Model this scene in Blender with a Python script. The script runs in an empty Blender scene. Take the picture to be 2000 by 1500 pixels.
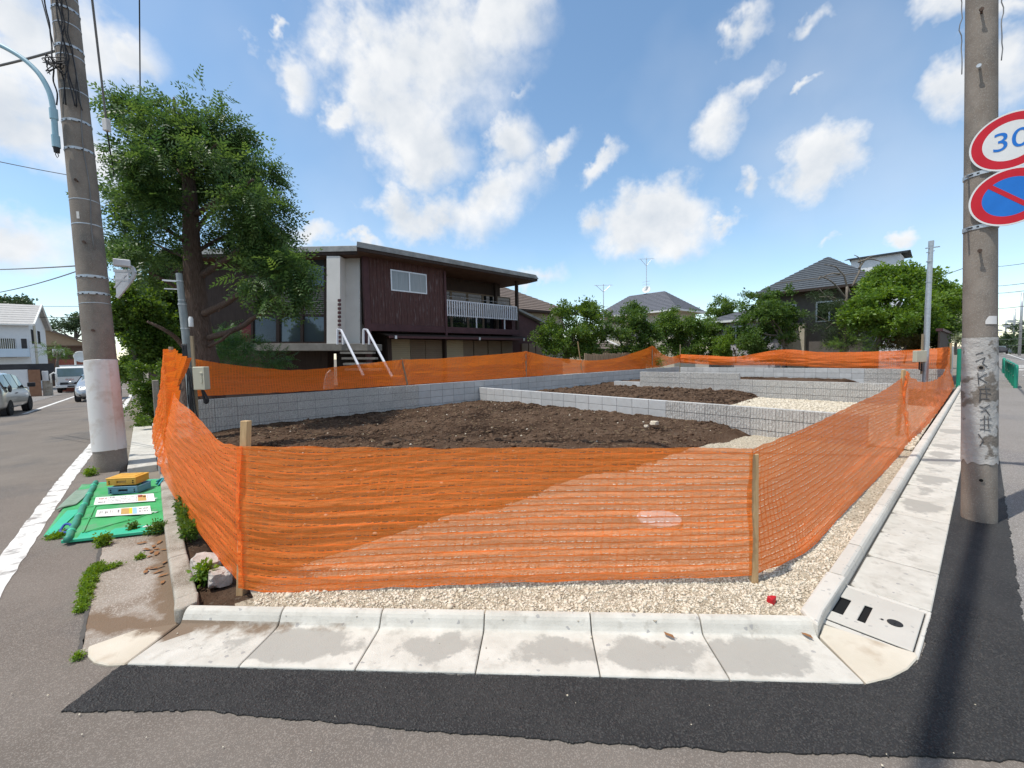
import bpy, math, random
import numpy as np
from mathutils import Vector, Matrix, noise as mnoise

random.seed(7)
RNG = np.random.default_rng(7)
S = bpy.context.scene
COL = S.collection

# ------------------------------------------------------------------ camera
# World axes: X runs along the right-hand street, Y along the left-hand street.
CAM_H, FOC, PITCH, ROLL, PPY = 1.55, 812.0, 0.060, 0.021, -7.0
_A = math.radians(48.5)
FWD0 = Vector((math.cos(_A), math.sin(_A), 0)); RIGHT0 = Vector((math.sin(_A), -math.cos(_A), 0)); UP0 = Vector((0, 0, 1))
FWD = FWD0 * math.cos(PITCH) - UP0 * math.sin(PITCH)
_U = UP0 * math.cos(PITCH) + FWD0 * math.sin(PITCH)
RIGHT = RIGHT0 * math.cos(ROLL) - _U * math.sin(ROLL)
UPV = _U * math.cos(ROLL) + RIGHT0 * math.sin(ROLL)
CAM = Vector((0, 0, CAM_H))
cam = bpy.data.cameras.new('camera')
cam.sensor_width = 36.0; cam.lens = FOC / 2000 * 36; cam.shift_y = PPY / 2000
cam.clip_start = 0.05; cam.clip_end = 6000
camo = bpy.data.objects.new('camera', cam); COL.objects.link(camo)
camo.matrix_world = Matrix(((RIGHT.x, UPV.x, -FWD.x, 0), (RIGHT.y, UPV.y, -FWD.y, 0), (RIGHT.z, UPV.z, -FWD.z, CAM_H), (0, 0, 0, 1)))
S.camera = camo

# ------------------------------------------------------------------ light
S.view_settings.view_transform = 'Standard'; S.view_settings.look = 'None'
S.view_settings.exposure = 0.06; S.view_settings.gamma = 1.0; S.view_settings.use_curve_mapping = False
SUN_EL = math.radians(68)
SUN_AZ = Vector((-0.93, 0.36, 0)).normalized()
SUN_DIR = Vector((SUN_AZ.x * math.cos(SUN_EL), SUN_AZ.y * math.cos(SUN_EL), math.sin(SUN_EL)))
sl = bpy.data.lights.new('sun', 'SUN'); sl.energy = 4.0; sl.angle = math.radians(0.5); sl.color = (1.0, 0.955, 0.88)
so = bpy.data.objects.new('sun', sl); COL.objects.link(so)
so.rotation_euler = (-SUN_DIR).to_track_quat('-Z', 'Y').to_euler(); so.location = (0, 0, 60)

def ray(px, py):
    return FWD + RIGHT * ((px - 1000) / FOC) - UPV * ((py - 750 - PPY) / FOC)

def at(px, py, d):
    "world point seen at photo pixel px,py, d metres deep"
    return CAM + ray(px, py) * d

def gz(px, py, z=0.0):
    r = ray(px, py); return CAM + r * ((z - CAM_H) / r.z)

def oy(px, py, y):
    r = ray(px, py); return CAM + r * (y / r.y)

def ox(px, py, x):
    r = ray(px, py); return CAM + r * (x / r.x)

W = bpy.data.worlds.new('World'); S.world = W; W.use_nodes = True
wn, wl = W.node_tree.nodes, W.node_tree.links
wn.clear()

def N(tree, typ, **kw):
    n = tree.nodes.new(typ)
    for k, v in kw.items():
        if k == 'inp':
            for kk, vv in v.items(): n.inputs[kk].default_value = vv
        else: setattr(n, k, v)
    return n

def MATH(tree, op, a, b=None, clamp=False):
    n = tree.nodes.new('ShaderNodeMath'); n.operation = op; n.use_clamp = clamp
    for i, x in enumerate((a, b)):
        if x is None: continue
        if isinstance(x, (int, float)): n.inputs[i].default_value = x
        else: tree.links.new(x, n.inputs[i])
    return n.outputs[0]

CLOUDS = [  # sky position in the photograph (px), half sizes (px), tilt (deg), weight
    (840, 110, 200, 175, 0, 1.15), (780, 215, 125, 120, 20, 1), (960, 45, 130, 90, -15, 1), (850, 290, 85, 75, 10, .9), (720, 60, 70, 120, 0, .8),
    (955, 375, 140, 62, -30, 1), (850, 430, 130, 58, -5, 1), (985, 285, 75, 60, -45, 1), (790, 415, 70, 45, 0, .8),
    (572, 148, 62, 52, 20, .95), (548, 58, 14, 18, 0, .7), (678, 220, 42, 26, 25, .85),
    (1088, 300, 58, 27, -38, .85), (1178, 315, 52, 20, -38, .85), (1028, 170, 20, 26, 10, .45),
    (1290, 435, 140, 66, -6, 1.1), (1165, 432, 34, 34, 0, .8), (1463, 362, 36, 36, 0, .95), (1415, 432, 60, 22, -30, .8),
    (1615, 300, 100, 70, -38, 1.1), (1580, 345, 80, 50, 0, .9), (1392, 248, 82, 58, -38, 1.0), (1465, 190, 85, 30, -48, .75),
    (1465, 60, 90, 34, -48, .8), (1590, 28, 66, 26, -52, .75), (1580, 168, 24, 12, -25, .6),
    (1900, 165, 130, 66, -25, 1), (1985, 130, 90, 90, 0, .9), (1860, 18, 80, 36, -20, .8), (1985, 20, 60, 30, 0, .7),
    (1775, 470, 44, 18, -14, .7), (1622, 472, 38, 12, -32, .55), (1700, 410, 0.1, 0.1, 0, .1),
    (140, 110, 200, 105, 0, 1.0), (30, 60, 130, 130, 0, 1.0), (250, 115, 85, 60, 0, .95), (60, 250, 190, 120, 0, .85), (50, 470, 170, 70, 0, .75), (180, 300, 120, 90, 0, .6),
    (615, 465, 60, 22, -8, .8), (712, 478, 42, 16, 0, .8), (1055, 545, 62, 30, 10, .9), (560, 470, 60, 30, 0, .6),
]

def cloud_group():
    g = bpy.data.node_groups.new('cloud_density', 'ShaderNodeTree')
    g.interface.new_socket('Vector', in_out='INPUT', socket_type='NodeSocketVector')
    g.interface.new_socket('Density', in_out='OUTPUT', socket_type='NodeSocketFloat'); g.interface.new_socket('Lit', in_out='OUTPUT', socket_type='NodeSocketFloat')
    gi = g.nodes.new('NodeGroupInput'); go = g.nodes.new('NodeGroupOutput'); L = g.links
    v = gi.outputs[0]
    wob = N(g, 'ShaderNodeTexNoise', inp={'Scale': 8.0, 'Detail': 5.0, 'Roughness': .62}); L.new(v, wob.inputs['Vector'])
    sub = N(g, 'ShaderNodeVectorMath', operation='SUBTRACT'); L.new(wob.outputs['Color'], sub.inputs[0]); sub.inputs[1].default_value = (.5, .5, .5)
    scl = N(g, 'ShaderNodeVectorMath', operation='SCALE'); L.new(sub.outputs[0], scl.inputs[0]); scl.inputs['Scale'].default_value = .15
    add = N(g, 'ShaderNodeVectorMath', operation='ADD'); L.new(v, add.inputs[0]); L.new(scl.outputs[0], add.inputs[1])
    vv = add.outputs[0]
    best = None
    for (cx, cy, rx, ry, rot, wgt) in CLOUDS:
        c = ray(cx, cy); dist = c.length; c = c.normalized(); t = math.radians(rot)
        e1 = ray(cx + 5 * math.cos(t), cy + 5 * math.sin(t)).normalized() - c
        e2 = ray(cx - 5 * math.sin(t), cy + 5 * math.cos(t)).normalized() - c
        s1, s2 = e1.length / 5 * rx, e2.length / 5 * ry
        e1.normalize(); e3 = c.copy(); e2 = e3.cross(e1).normalized(); e1 = e2.cross(e3).normalized()
        da = N(g, 'ShaderNodeVectorMath', operation='DOT_PRODUCT'); L.new(vv, da.inputs[0]); da.inputs[1].default_value = e1 / s1
        db = N(g, 'ShaderNodeVectorMath', operation='DOT_PRODUCT'); L.new(vv, db.inputs[0]); db.inputs[1].default_value = e2 / s2
        cb = N(g, 'ShaderNodeCombineXYZ'); L.new(da.outputs['Value'], cb.inputs[0]); L.new(db.outputs['Value'], cb.inputs[1])
        ln = N(g, 'ShaderNodeVectorMath', operation='LENGTH'); L.new(cb.outputs[0], ln.inputs[0])
        ma = N(g, 'ShaderNodeMath', operation='MULTIPLY_ADD'); L.new(ln.outputs['Value'], ma.inputs[0]); ma.inputs[1].default_value = -wgt; ma.inputs[2].default_value = 1.22 * wgt
        b = ma.outputs[0]
        best = b if best is None else MATH(g, 'MAXIMUM', best, b)
    # clouds of the rest of the sky, away from the frame
    fw = N(g, 'ShaderNodeVectorMath', operation='DOT_PRODUCT'); L.new(v, fw.inputs[0]); fw.inputs[1].default_value = FWD0
    n0 = N(g, 'ShaderNodeTexNoise', inp={'Scale': 3.2, 'Detail': 2.0}); L.new(v, n0.inputs['Vector'])
    away = MATH(g, 'MULTIPLY', MATH(g, 'SUBTRACT', .52, fw.outputs['Value'], ), 6.0, True)
    gen = MATH(g, 'MULTIPLY', MATH(g, 'SUBTRACT', n0.outputs['Fac'], .49), 9.0)
    gen = MATH(g, 'SUBTRACT', MATH(g, 'MULTIPLY', MATH(g, 'ADD', gen, 1.0), away), 1.0)
    best = MATH(g, 'MAXIMUM', MATH(g, 'MAXIMUM', best, gen), -1.0)
    LDIR = (UP0 * .9 - RIGHT0 * .35).normalized() * .035
    n1 = N(g, 'ShaderNodeTexNoise', inp={'Scale': 8.0, 'Detail': 8.0, 'Roughness': .56}); L.new(v, n1.inputs['Vector'])
    sh = N(g, 'ShaderNodeVectorMath', operation='ADD'); L.new(v, sh.inputs[0]); sh.inputs[1].default_value = LDIR
    n2 = N(g, 'ShaderNodeTexNoise', inp={'Scale': 8.0, 'Detail': 5.0, 'Roughness': .52}); L.new(sh.outputs[0], n2.inputs['Vector'])
    d = MATH(g, 'ADD', best, MATH(g, 'MULTIPLY', MATH(g, 'SUBTRACT', n1.outputs['Fac'], .50), 2.5))
    L.new(d, go.inputs[0])
    # sunlit tops against greyer bellies
    lit = MATH(g, 'ADD', MATH(g, 'MULTIPLY', MATH(g, 'SUBTRACT', n1.outputs['Fac'], n2.outputs['Fac']), 2.6), MATH(g, 'SUBTRACT', .92, MATH(g, 'MULTIPLY', d, .34)), True)
    L.new(lit, go.inputs[1])
    return g

CG = cloud_group(); WT = W.node_tree
tc = N(WT, 'ShaderNodeTexCoord')
sky = N(WT, 'ShaderNodeTexSky', sky_type='NISHITA', sun_disc=False, sun_elevation=SUN_EL, sun_rotation=math.atan2(SUN_DIR.x, SUN_DIR.y), altitude=40.0, air_density=1.0, dust_density=.25, ozone_density=1.6)
hs = N(WT, 'ShaderNodeHueSaturation', inp={'Saturation': 1.02, 'Value': 1.27, 'Hue': .492}); wl.new(sky.outputs[0], hs.inputs['Color'])
g1 = N(WT, 'ShaderNodeGroup', node_tree=CG); wl.new(tc.outputs['Generated'], g1.inputs[0])
mr = N(WT, 'ShaderNodeMapRange', interpolation_type='SMOOTHSTEP', inp={'From Min': .0, 'From Max': .95, 'To Min': 0, 'To Max': 1}); wl.new(g1.outputs[0], mr.inputs['Value'])
thin = N(WT, 'ShaderNodeTexNoise', inp={'Scale': 2.3, 'Detail': 4.0}); wl.new(tc.outputs['Generated'], thin.inputs['Vector'])
haz = MATH(WT, 'MULTIPLY', MATH(WT, 'SUBTRACT', thin.outputs['Fac'], .44, True), .8)
alpha = MATH(WT, 'MAXIMUM', MATH(WT, 'MULTIPLY', mr.outputs[0], .97), haz)
ccol = N(WT, 'ShaderNodeMix', data_type='RGBA'); wl.new(g1.outputs[1], ccol.inputs[0])
CLOUD_DARK, CLOUD_LIT = (4.1, 4.5, 5.0, 1), (6.2, 6.25, 6.3, 1)
ccol.inputs[6].default_value = CLOUD_DARK; ccol.inputs[7].default_value = CLOUD_LIT
mixs = N(WT, 'ShaderNodeMix', data_type='RGBA'); wl.new(alpha, mixs.inputs[0]); wl.new(hs.outputs[0], mixs.inputs[6]); wl.new(ccol.outputs[2], mixs.inputs[7])
bg = N(WT, 'ShaderNodeBackground', inp={'Strength': .15}); wl.new(mixs.outputs[2], bg.inputs['Color'])
wo = N(WT, 'ShaderNodeOutputWorld'); wl.new(bg.outputs[0], wo.inputs['Surface'])
S.world.cycles.sampling_method = 'MANUAL'; S.world.cycles.sample_map_resolution = 512

# ------------------------------------------------------------------ mesh helpers
class MB:
    "collects geometry, then links it as ONE mesh object"
    def __init__(s): s.v = []; s.f = []; s.m = []; s.uv = None
    def add(s, vs, fs, m=0):
        o = len(s.v); s.v += [tuple(v) for v in vs]; s.f += [tuple(i + o for i in f) for f in fs]; s.m += [m] * len(fs); return s
    def box(s, a, b, m=0):
        (x0, y0, z0), (x1, y1, z1) = a, b
        return s.add([(x0, y0, z0), (x1, y0, z0), (x1, y1, z0), (x0, y1, z0), (x0, y0, z1), (x1, y0, z1), (x1, y1, z1), (x0, y1, z1)],
                     [(0, 3, 2, 1), (4, 5, 6, 7), (0, 1, 5, 4), (1, 2, 6, 5), (2, 3, 7, 6), (3, 0, 4, 7)], m)
    def bar(s, p, q, w, h, m=0, up=(0, 0, 1)):
        "box along p->q, w across, h along up"
        p, q = Vector(p), Vector(q); d = (q - p).normalized(); u = Vector(up)
        r = d.cross(u)
        if r.length < 1e-4: r = d.cross(Vector((1, 0, 0)))
        r.normalize(); u = r.cross(d).normalized(); r *= w / 2; u *= h / 2
        return s.add([p - r - u, p + r - u, p + r + u, p - r + u, q - r - u, q + r - u, q + r + u, q - r + u],
                     [(0, 1, 2, 3), (7, 6, 5, 4), (0, 4, 5, 1), (1, 5, 6, 2), (2, 6, 7, 3), (3, 7, 4, 0)], m)
    def tube(s, pts, rad, n=8, m=0, cap=True):
        pts = [Vector(p) for p in pts]
        if isinstance(rad, (int, float)): rad = [rad] * len(pts)
        vs = []; fs = []; ref = None
        for i, p in enumerate(pts):
            d = (pts[min(i + 1, len(pts) - 1)] - pts[max(i - 1, 0)]).normalized()
            if ref is None:
                ref = d.cross(Vector((0, 0, 1)))
                if ref.length < .05: ref = d.cross(Vector((1, 0, 0)))
            r = (ref - d * ref.dot(d)).normalized(); ref = r; u = d.cross(r)
            for k in range(n):
                a = 2 * math.pi * k / n
                vs.append(p + (r * math.cos(a) + u * math.sin(a)) * rad[i])
        for i in range(len(pts) - 1):
            for k in range(n):
                k2 = (k + 1) % n; fs.append((i * n + k, i * n + k2, (i + 1) * n + k2, (i + 1) * n + k))
        if cap: fs += [tuple(range(n - 1, -1, -1)), tuple(range((len(pts) - 1) * n, len(pts) * n))]
        return s.add(vs, fs, m)
    def lathe(s, prof, c=(0, 0, 0), n=20, axis=(0, 0, 1), m=0):
        "prof: (radius, height) list along axis"
        c = Vector(c); ax = Vector(axis).normalized(); r = ax.cross(Vector((0, 1, 0)))
        if r.length < .1: r = ax.cross(Vector((1, 0, 0)))
        r.normalize(); u = ax.cross(r); vs = []; fs = []
        for (rr, h) in prof:
            for k in range(n):
                a = 2 * math.pi * k / n; vs.append(c + ax * h + (r * math.cos(a) + u * math.sin(a)) * rr)
        for i in range(len(prof) - 1):
            for k in range(n):
                k2 = (k + 1) % n; fs.append((i * n + k, i * n + k2, (i + 1) * n + k2, (i + 1) * n + k))
        fs += [tuple(range(n - 1, -1, -1)), tuple(range((len(prof) - 1) * n, len(prof) * n))]
        return s.add(vs, fs, m)
    def prism(s, pts, z0, z1, m=0):
        n = len(pts); area = sum(pts[i][0] * pts[(i + 1) % n][1] - pts[(i + 1) % n][0] * pts[i][1] for i in range(n))
        if area < 0: pts = pts[::-1]
        vs = [(p[0], p[1], z0) for p in pts] + [(p[0], p[1], z1) for p in pts]
        fs = [tuple(range(n - 1, -1, -1)), tuple(range(n, 2 * n))] + [(i, (i + 1) % n, n + (i + 1) % n, n + i) for i in range(n)]
        return s.add(vs, fs, m)
    def sweep(s, prof, p, q, up=(0, 0, 1), m=0):
        "extrude a closed (n, z) profile from p to q; n is to the left of p->q"
        p, q = Vector(p), Vector(q); d = (q - p).normalized(); l = Vector(up).cross(d).normalized(); u = Vector(up); k = len(prof)
        vs = [p + l * a + u * b for a, b in prof] + [q + l * a + u * b for a, b in prof]
        area = sum(prof[i][0] * prof[(i + 1) % k][1] - prof[(i + 1) % k][0] * prof[i][1] for i in range(k))
        fs = [(i, (i + 1) % k, k + (i + 1) % k, k + i) for i in range(k)] + [tuple(range(k - 1, -1, -1)), tuple(range(k, 2 * k))]
        if area > 0: pass
        else: fs = [f[::-1] for f in fs]
        return s.add(vs, fs, m)
    def grid(s, fn, nu, nv, m=0):
        vs = [fn(i / nu, j / nv) for j in range(nv + 1) for i in range(nu + 1)]; w = nu + 1
        fs = [(j * w + i, j * w + i + 1, (j + 1) * w + i + 1, (j + 1) * w + i) for j in range(nv) for i in range(nu)]
        return s.add(vs, fs, m)
    def mesh(s, name, mats):
        me = bpy.data.meshes.new(name); me.from_pydata(s.v, [], s.f)
        for x in (mats if isinstance(mats, (list, tuple)) else [mats]): me.materials.append(x)
        if len(me.materials) > 1: me.polygons.foreach_set('material_index', s.m)
        return me
    def build(s, name, mats, parent=None, smooth=False, bevel=0, seg=1, autos=None):
        me = s.mesh(name, mats)
        if smooth: me.polygons.foreach_set('use_smooth', [True] * len(me.polygons))
        if autos: me.set_sharp_from_angle(angle=math.radians(autos))
        return link(name, me, parent, bevel, seg)

def link(name, me, parent=None, bevel=0, seg=1):
    o = bpy.data.objects.new(name, me); COL.objects.link(o)
    if parent is not None: o.parent = parent
    if bevel:
        b = o.modifiers.new('bevel', 'BEVEL'); b.width = bevel; b.segments = seg; b.limit_method = 'ANGLE'; b.angle_limit = math.radians(40)
    return o

def tag(o, label, cat, group=None, kind=None):
    o['label'] = label; o['category'] = cat
    if group: o['group'] = group
    if kind: o['kind'] = kind
    return o

def struct(o, label=None):
    o['kind'] = 'structure'
    if label: o['label'] = label
    return o

def empty(name, loc=(0, 0, 0), rz=0.0, label=None, cat=None, group=None):
    o = bpy.data.objects.new(name, None); COL.objects.link(o); o.location = loc; o.rotation_euler = (0, 0, rz); o.empty_display_size = .2
    if label: tag(o, label, cat, group)
    return o

def fast_mesh(name, verts, faces, mats, tint=None, fm=None, smooth=False):
    "numpy verts (n,3) and faces (m,k) into a mesh"
    me = bpy.data.meshes.new(name); nv, nf, k = len(verts), len(faces), faces.shape[1]
    me.vertices.add(nv); me.vertices.foreach_set('co', np.ascontiguousarray(verts, dtype=np.float32).ravel())
    me.loops.add(nf * k); me.loops.foreach_set('vertex_index', np.ascontiguousarray(faces, dtype=np.int32).ravel())
    me.polygons.add(nf); me.polygons.foreach_set('loop_start', np.arange(0, nf * k, k, dtype=np.int32))
    if fm is not None: me.polygons.foreach_set('material_index', np.asarray(fm, dtype=np.int32))
    if smooth: me.polygons.foreach_set('use_smooth', np.ones(nf, dtype=bool))
    me.update(calc_edges=True)
    for x in (mats if isinstance(mats, (list, tuple)) else [mats]): me.materials.append(x)
    if tint is not None:
        a = me.attributes.new('tint', 'FLOAT', 'POINT'); a.data.foreach_set('value', np.asarray(tint, dtype=np.float32))
    return me

# ------------------------------------------------------------------ materials
def mat(name, c1, c2=None, scale=4.0, rough=.8, bump=0.0, bscale=40.0, metal=0.0, spec=.3, speck=None, sscale=200.0, samt=.3, stain=None, stscale=1.2, stthr=(.52, .62), rnd=0.0, detail=6.0, stretch=None, coat=0.0, bdist=.01, trans=0.0):
    m = bpy.data.materials.new(name); m.use_nodes = True; t = m.node_tree; L = t.links
    p = t.nodes['Principled BSDF']; p.inputs['Roughness'].default_value = rough; p.inputs['Metallic'].default_value = metal
    p.inputs['Specular IOR Level'].default_value = spec
    if coat: p.inputs['Coat Weight'].default_value = coat; p.inputs['Coat Roughness'].default_value = .05
    tcn = N(t, 'ShaderNodeTexCoord'); co = tcn.outputs['Object']
    if stretch:
        mp = N(t, 'ShaderNodeMapping'); mp.inputs['Scale'].default_value = stretch; L.new(co, mp.inputs['Vector']); co = mp.outputs[0]
    if rnd:
        oi = N(t, 'ShaderNodeObjectInfo'); cb = N(t, 'ShaderNodeCombineXYZ')
        for i in range(3): L.new(MATH(t, 'MULTIPLY', oi.outputs['Random'], 37.0 + 11 * i), cb.inputs[i])
        ad = N(t, 'ShaderNodeVectorMath', operation='ADD'); L.new(co, ad.inputs[0]); L.new(cb.outputs[0], ad.inputs[1]); co = ad.outputs[0]
    c2 = c2 or c1
    n = N(t, 'ShaderNodeTexNoise', inp={'Scale': scale, 'Detail': detail, 'Roughness': .6}); L.new(co, n.inputs['Vector'])
    r = N(t, 'ShaderNodeValToRGB'); r.color_ramp.elements[0].position = .3; r.color_ramp.elements[1].position = .7
    r.color_ramp.elements[0].color = (*c1, 1); r.color_ramp.elements[1].color = (*c2, 1); L.new(n.outputs['Fac'], r.inputs[0]); col = r.outputs[0]
    if stain:
        n2 = N(t, 'ShaderNodeTexNoise', inp={'Scale': stscale, 'Detail': 5.0, 'Roughness': .6}); L.new(co, n2.inputs['Vector'])
        mr_ = N(t, 'ShaderNodeMapRange', inp={'From Min': stthr[0], 'From Max': stthr[1]}); L.new(n2.outputs['Fac'], mr_.inputs['Value'])
        mx = N(t, 'ShaderNodeMix', data_type='RGBA'); L.new(mr_.outputs[0], mx.inputs[0]); L.new(col, mx.inputs[6]); mx.inputs[7].default_value = (*stain, 1); col = mx.outputs[2]
    if speck:
        vo = N(t, 'ShaderNodeTexVoronoi', inp={'Scale': sscale}); L.new(co, vo.inputs['Vector'])
        sp = N(t, 'ShaderNodeSeparateColor'); L.new(vo.outputs['Color'], sp.inputs[0])
        fac = MATH(t, 'MULTIPLY', MATH(t, 'GREATER_THAN', sp.outputs[0], 1 - samt), .8)
        mx = N(t, 'ShaderNodeMix', data_type='RGBA'); L.new(fac, mx.inputs[0]); L.new(col, mx.inputs[6]); mx.inputs[7].default_value = (*speck, 1); col = mx.outputs[2]
    if rnd:
        hv = N(t, 'ShaderNodeHueSaturation'); L.new(col, hv.inputs['Color']); L.new(MATH(t, 'ADD', MATH(t, 'MULTIPLY', oi.outputs['Random'], rnd), 1 - rnd / 2), hv.inputs['Value']); col = hv.outputs[0]
    L.new(col, p.inputs['Base Color'])
    if bump:
        n3 = N(t, 'ShaderNodeTexNoise', inp={'Scale': bscale, 'Detail': 5.0, 'Roughness': .65}); L.new(co, n3.inputs['Vector'])
        b = N(t, 'ShaderNodeBump', inp={'Strength': bump, 'Distance': bdist}); L.new(n3.outputs['Fac'], b.inputs['Height']); L.new(b.outputs[0], p.inputs['Normal'])
    return m

def leafmat(name, c1, c2, trans=.35, rough=.45):
    m = bpy.data.materials.new(name); m.use_nodes = True; t = m.node_tree; L = t.links; t.nodes.clear()
    at_ = N(t, 'ShaderNodeAttribute', attribute_name='tint'); r = N(t, 'ShaderNodeMix', data_type='RGBA')
    L.new(at_.outputs['Fac'], r.inputs[0]); r.inputs[6].default_value = (*c1, 1); r.inputs[7].default_value = (*c2, 1)
    d = N(t, 'ShaderNodeBsdfPrincipled', inp={'Roughness': rough, 'Specular IOR Level': .35}); L.new(r.outputs[2], d.inputs['Base Color'])
    tr = N(t, 'ShaderNodeBsdfTranslucent'); g = N(t, 'ShaderNodeHueSaturation', inp={'Hue': .48, 'Saturation': 1.15, 'Value': 1.5}); L.new(r.outputs[2], g.inputs['Color']); L.new(g.outputs[0], tr.inputs['Color'])
    mx = N(t, 'ShaderNodeMixShader', inp={0: trans}); L.new(d.outputs[0], mx.inputs[1]); L.new(tr.outputs[0], mx.inputs[2])
    o = N(t, 'ShaderNodeOutputMaterial'); L.new(mx.outputs[0], o.inputs['Surface'])
    return m

def glassmat(name, tint=(.02, .025, .03), rough=.04, spec=.6):
    return mat(name, tint, tint, rough=rough, spec=spec)

M = {}
M['asphalt'] = mat('old_asphalt', (.140, .119, .101), (.205, .178, .153), scale=.9, rough=.9, bump=.55, bscale=170, speck=(.265, .232, .20), sscale=240, samt=.24, spec=.2, stain=(.125, .115, .107), stscale=.5, bdist=.012)
M['road2'] = mat('street_asphalt', (.175, .158, .142), (.225, .208, .19), scale=.7, rough=.9, bump=.4, bscale=150, speck=(.36, .34, .32), sscale=200, samt=.2, spec=.2, stain=(.165, .155, .15), stscale=.4)
M['new_asphalt'] = mat('fresh_asphalt', (.026, .026, .027), (.046, .045, .044), scale=3, rough=.72, bump=.9, bscale=90, spec=.3, speck=(.07, .068, .066), sscale=150, samt=.16, bdist=.02)
M['aggregate'] = mat('asphalt_aggregate', (.018, .018, .018), (.062, .059, .056), scale=45, rough=.62, spec=.35)
M['concrete_new'] = mat('new_concrete', (.49, .465, .415), (.59, .565, .51), scale=2.2, rough=.85, bump=.25, bscale=120, rnd=.10, speck=(.36, .35, .33), sscale=70, samt=.02)
M['gutter'] = mat('gutter_concrete', (.47, .445, .39), (.60, .575, .515), scale=7, rough=.85, bump=.35, bscale=140, rnd=.12, stain=(.42, .395, .345), stscale=11, stthr=(.55, .70), speck=(.3, .29, .28), sscale=60, samt=.010)
def base_link(m):
    t = m.node_tree; p = t.nodes['Principled BSDF']; return t, p, p.inputs['Base Color'].links[0].from_socket
def wet_patch(m):
    "grey cement stain in the middle of each cast block, its outline ragged and different on every block"
    t, p, col = base_link(m); L = t.links; tcn = N(t, 'ShaderNodeTexCoord'); oi = N(t, 'ShaderNodeObjectInfo'); sp = N(t, 'ShaderNodeSeparateXYZ'); L.new(tcn.outputs['Object'], sp.inputs[0])
    cb = N(t, 'ShaderNodeCombineXYZ'); L.new(MATH(t, 'MULTIPLY', oi.outputs['Random'], 51.0), cb.inputs[0]); L.new(MATH(t, 'MULTIPLY', oi.outputs['Random'], 17.0), cb.inputs[1]); ad = N(t, 'ShaderNodeVectorMath', operation='ADD'); L.new(tcn.outputs['Object'], ad.inputs[0]); L.new(cb.outputs[0], ad.inputs[1])
    n = N(t, 'ShaderNodeTexNoise', inp={'Scale': 5.0, 'Detail': 8.0, 'Roughness': .66}); L.new(ad.outputs[0], n.inputs['Vector'])
    cx_ = MATH(t, 'ADD', .16, MATH(t, 'MULTIPLY', MATH(t, 'FRACT', MATH(t, 'MULTIPLY', oi.outputs['Random'], 7.3)), .3)); dx = MATH(t, 'MULTIPLY', MATH(t, 'ABSOLUTE', MATH(t, 'SUBTRACT', sp.outputs[0], cx_)), 1 / .28); dy = MATH(t, 'MULTIPLY', MATH(t, 'ABSOLUTE', MATH(t, 'SUBTRACT', MATH(t, 'ABSOLUTE', sp.outputs[1]), .165)), 1 / .125)
    d = MATH(t, 'ADD', MATH(t, 'MULTIPLY', MATH(t, 'POWER', dx, 2.0), 1.0), MATH(t, 'POWER', dy, 2.0))
    f = MATH(t, 'ADD', MATH(t, 'SUBTRACT', .55, MATH(t, 'MULTIPLY', d, .5)), MATH(t, 'MULTIPLY', MATH(t, 'SUBTRACT', n.outputs['Fac'], .5), 2.6))
    f = MATH(t, 'ADD', f, MATH(t, 'MULTIPLY', MATH(t, 'SUBTRACT', oi.outputs['Random'], .62), 1.7))
    mr_ = N(t, 'ShaderNodeMapRange', inp={'From Min': .18, 'From Max': .42}); L.new(f, mr_.inputs['Value'])
    mx = N(t, 'ShaderNodeMix', data_type='RGBA'); L.new(MATH(t, 'MULTIPLY', mr_.outputs[0], .9), mx.inputs[0]); L.new(col, mx.inputs[6]); mx.inputs[7].default_value = (.345, .33, .295, 1); L.new(mx.outputs[2], p.inputs['Base Color'])
def soil_dirt(m):
    "brown soil washed out beside the old corner of the kerb"
    t, p, col = base_link(m); L = t.links; ge = N(t, 'ShaderNodeNewGeometry'); sp = N(t, 'ShaderNodeSeparateXYZ'); L.new(ge.outputs['Position'], sp.inputs[0])
    n = N(t, 'ShaderNodeTexNoise', inp={'Scale': 6.0, 'Detail': 8.0, 'Roughness': .66}); L.new(ge.outputs['Position'], n.inputs['Vector'])
    nn_ = MATH(t, 'MULTIPLY', MATH(t, 'SUBTRACT', MATH(t, 'ADD', sp.outputs[0], sp.outputs[1]), 3.16), 1 / .22)       # 0 at the kerb foot, -1 out in the gutter
    near = MATH(t, 'SUBTRACT', 1.0, MATH(t, 'ABSOLUTE', nn_))
    along = MATH(t, 'MULTIPLY', MATH(t, 'SUBTRACT', 1.05, sp.outputs[0]), .9, True)
    left = MATH(t, 'SUBTRACT', 1.0, MATH(t, 'MULTIPLY', MATH(t, 'ABSOLUTE', MATH(t, 'SUBTRACT', sp.outputs[0], .07)), 6.0)); left = MATH(t, 'MULTIPLY', left, MATH(t, 'MULTIPLY', MATH(t, 'GREATER_THAN', sp.outputs[1], 2.95), MATH(t, 'LESS_THAN', sp.outputs[1], 5.6)))
    f = MATH(t, 'MAXIMUM', MATH(t, 'MULTIPLY', near, along), left); f = MATH(t, 'ADD', f, MATH(t, 'MULTIPLY', MATH(t, 'SUBTRACT', n.outputs['Fac'], .5), 1.6))
    f = MATH(t, 'MULTIPLY', f, MATH(t, 'LESS_THAN', sp.outputs[2], .03))
    mr_ = N(t, 'ShaderNodeMapRange', inp={'From Min': .25, 'From Max': .6, 'To Max': .92}); L.new(f, mr_.inputs['Value'])
    mx = N(t, 'ShaderNodeMix', data_type='RGBA'); L.new(mr_.outputs[0], mx.inputs[0]); L.new(col, mx.inputs[6]); mx.inputs[7].default_value = (.17, .115, .072, 1); L.new(mx.outputs[2], p.inputs['Base Color'])
wet_patch(M['gutter']); soil_dirt(M['gutter'])
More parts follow.
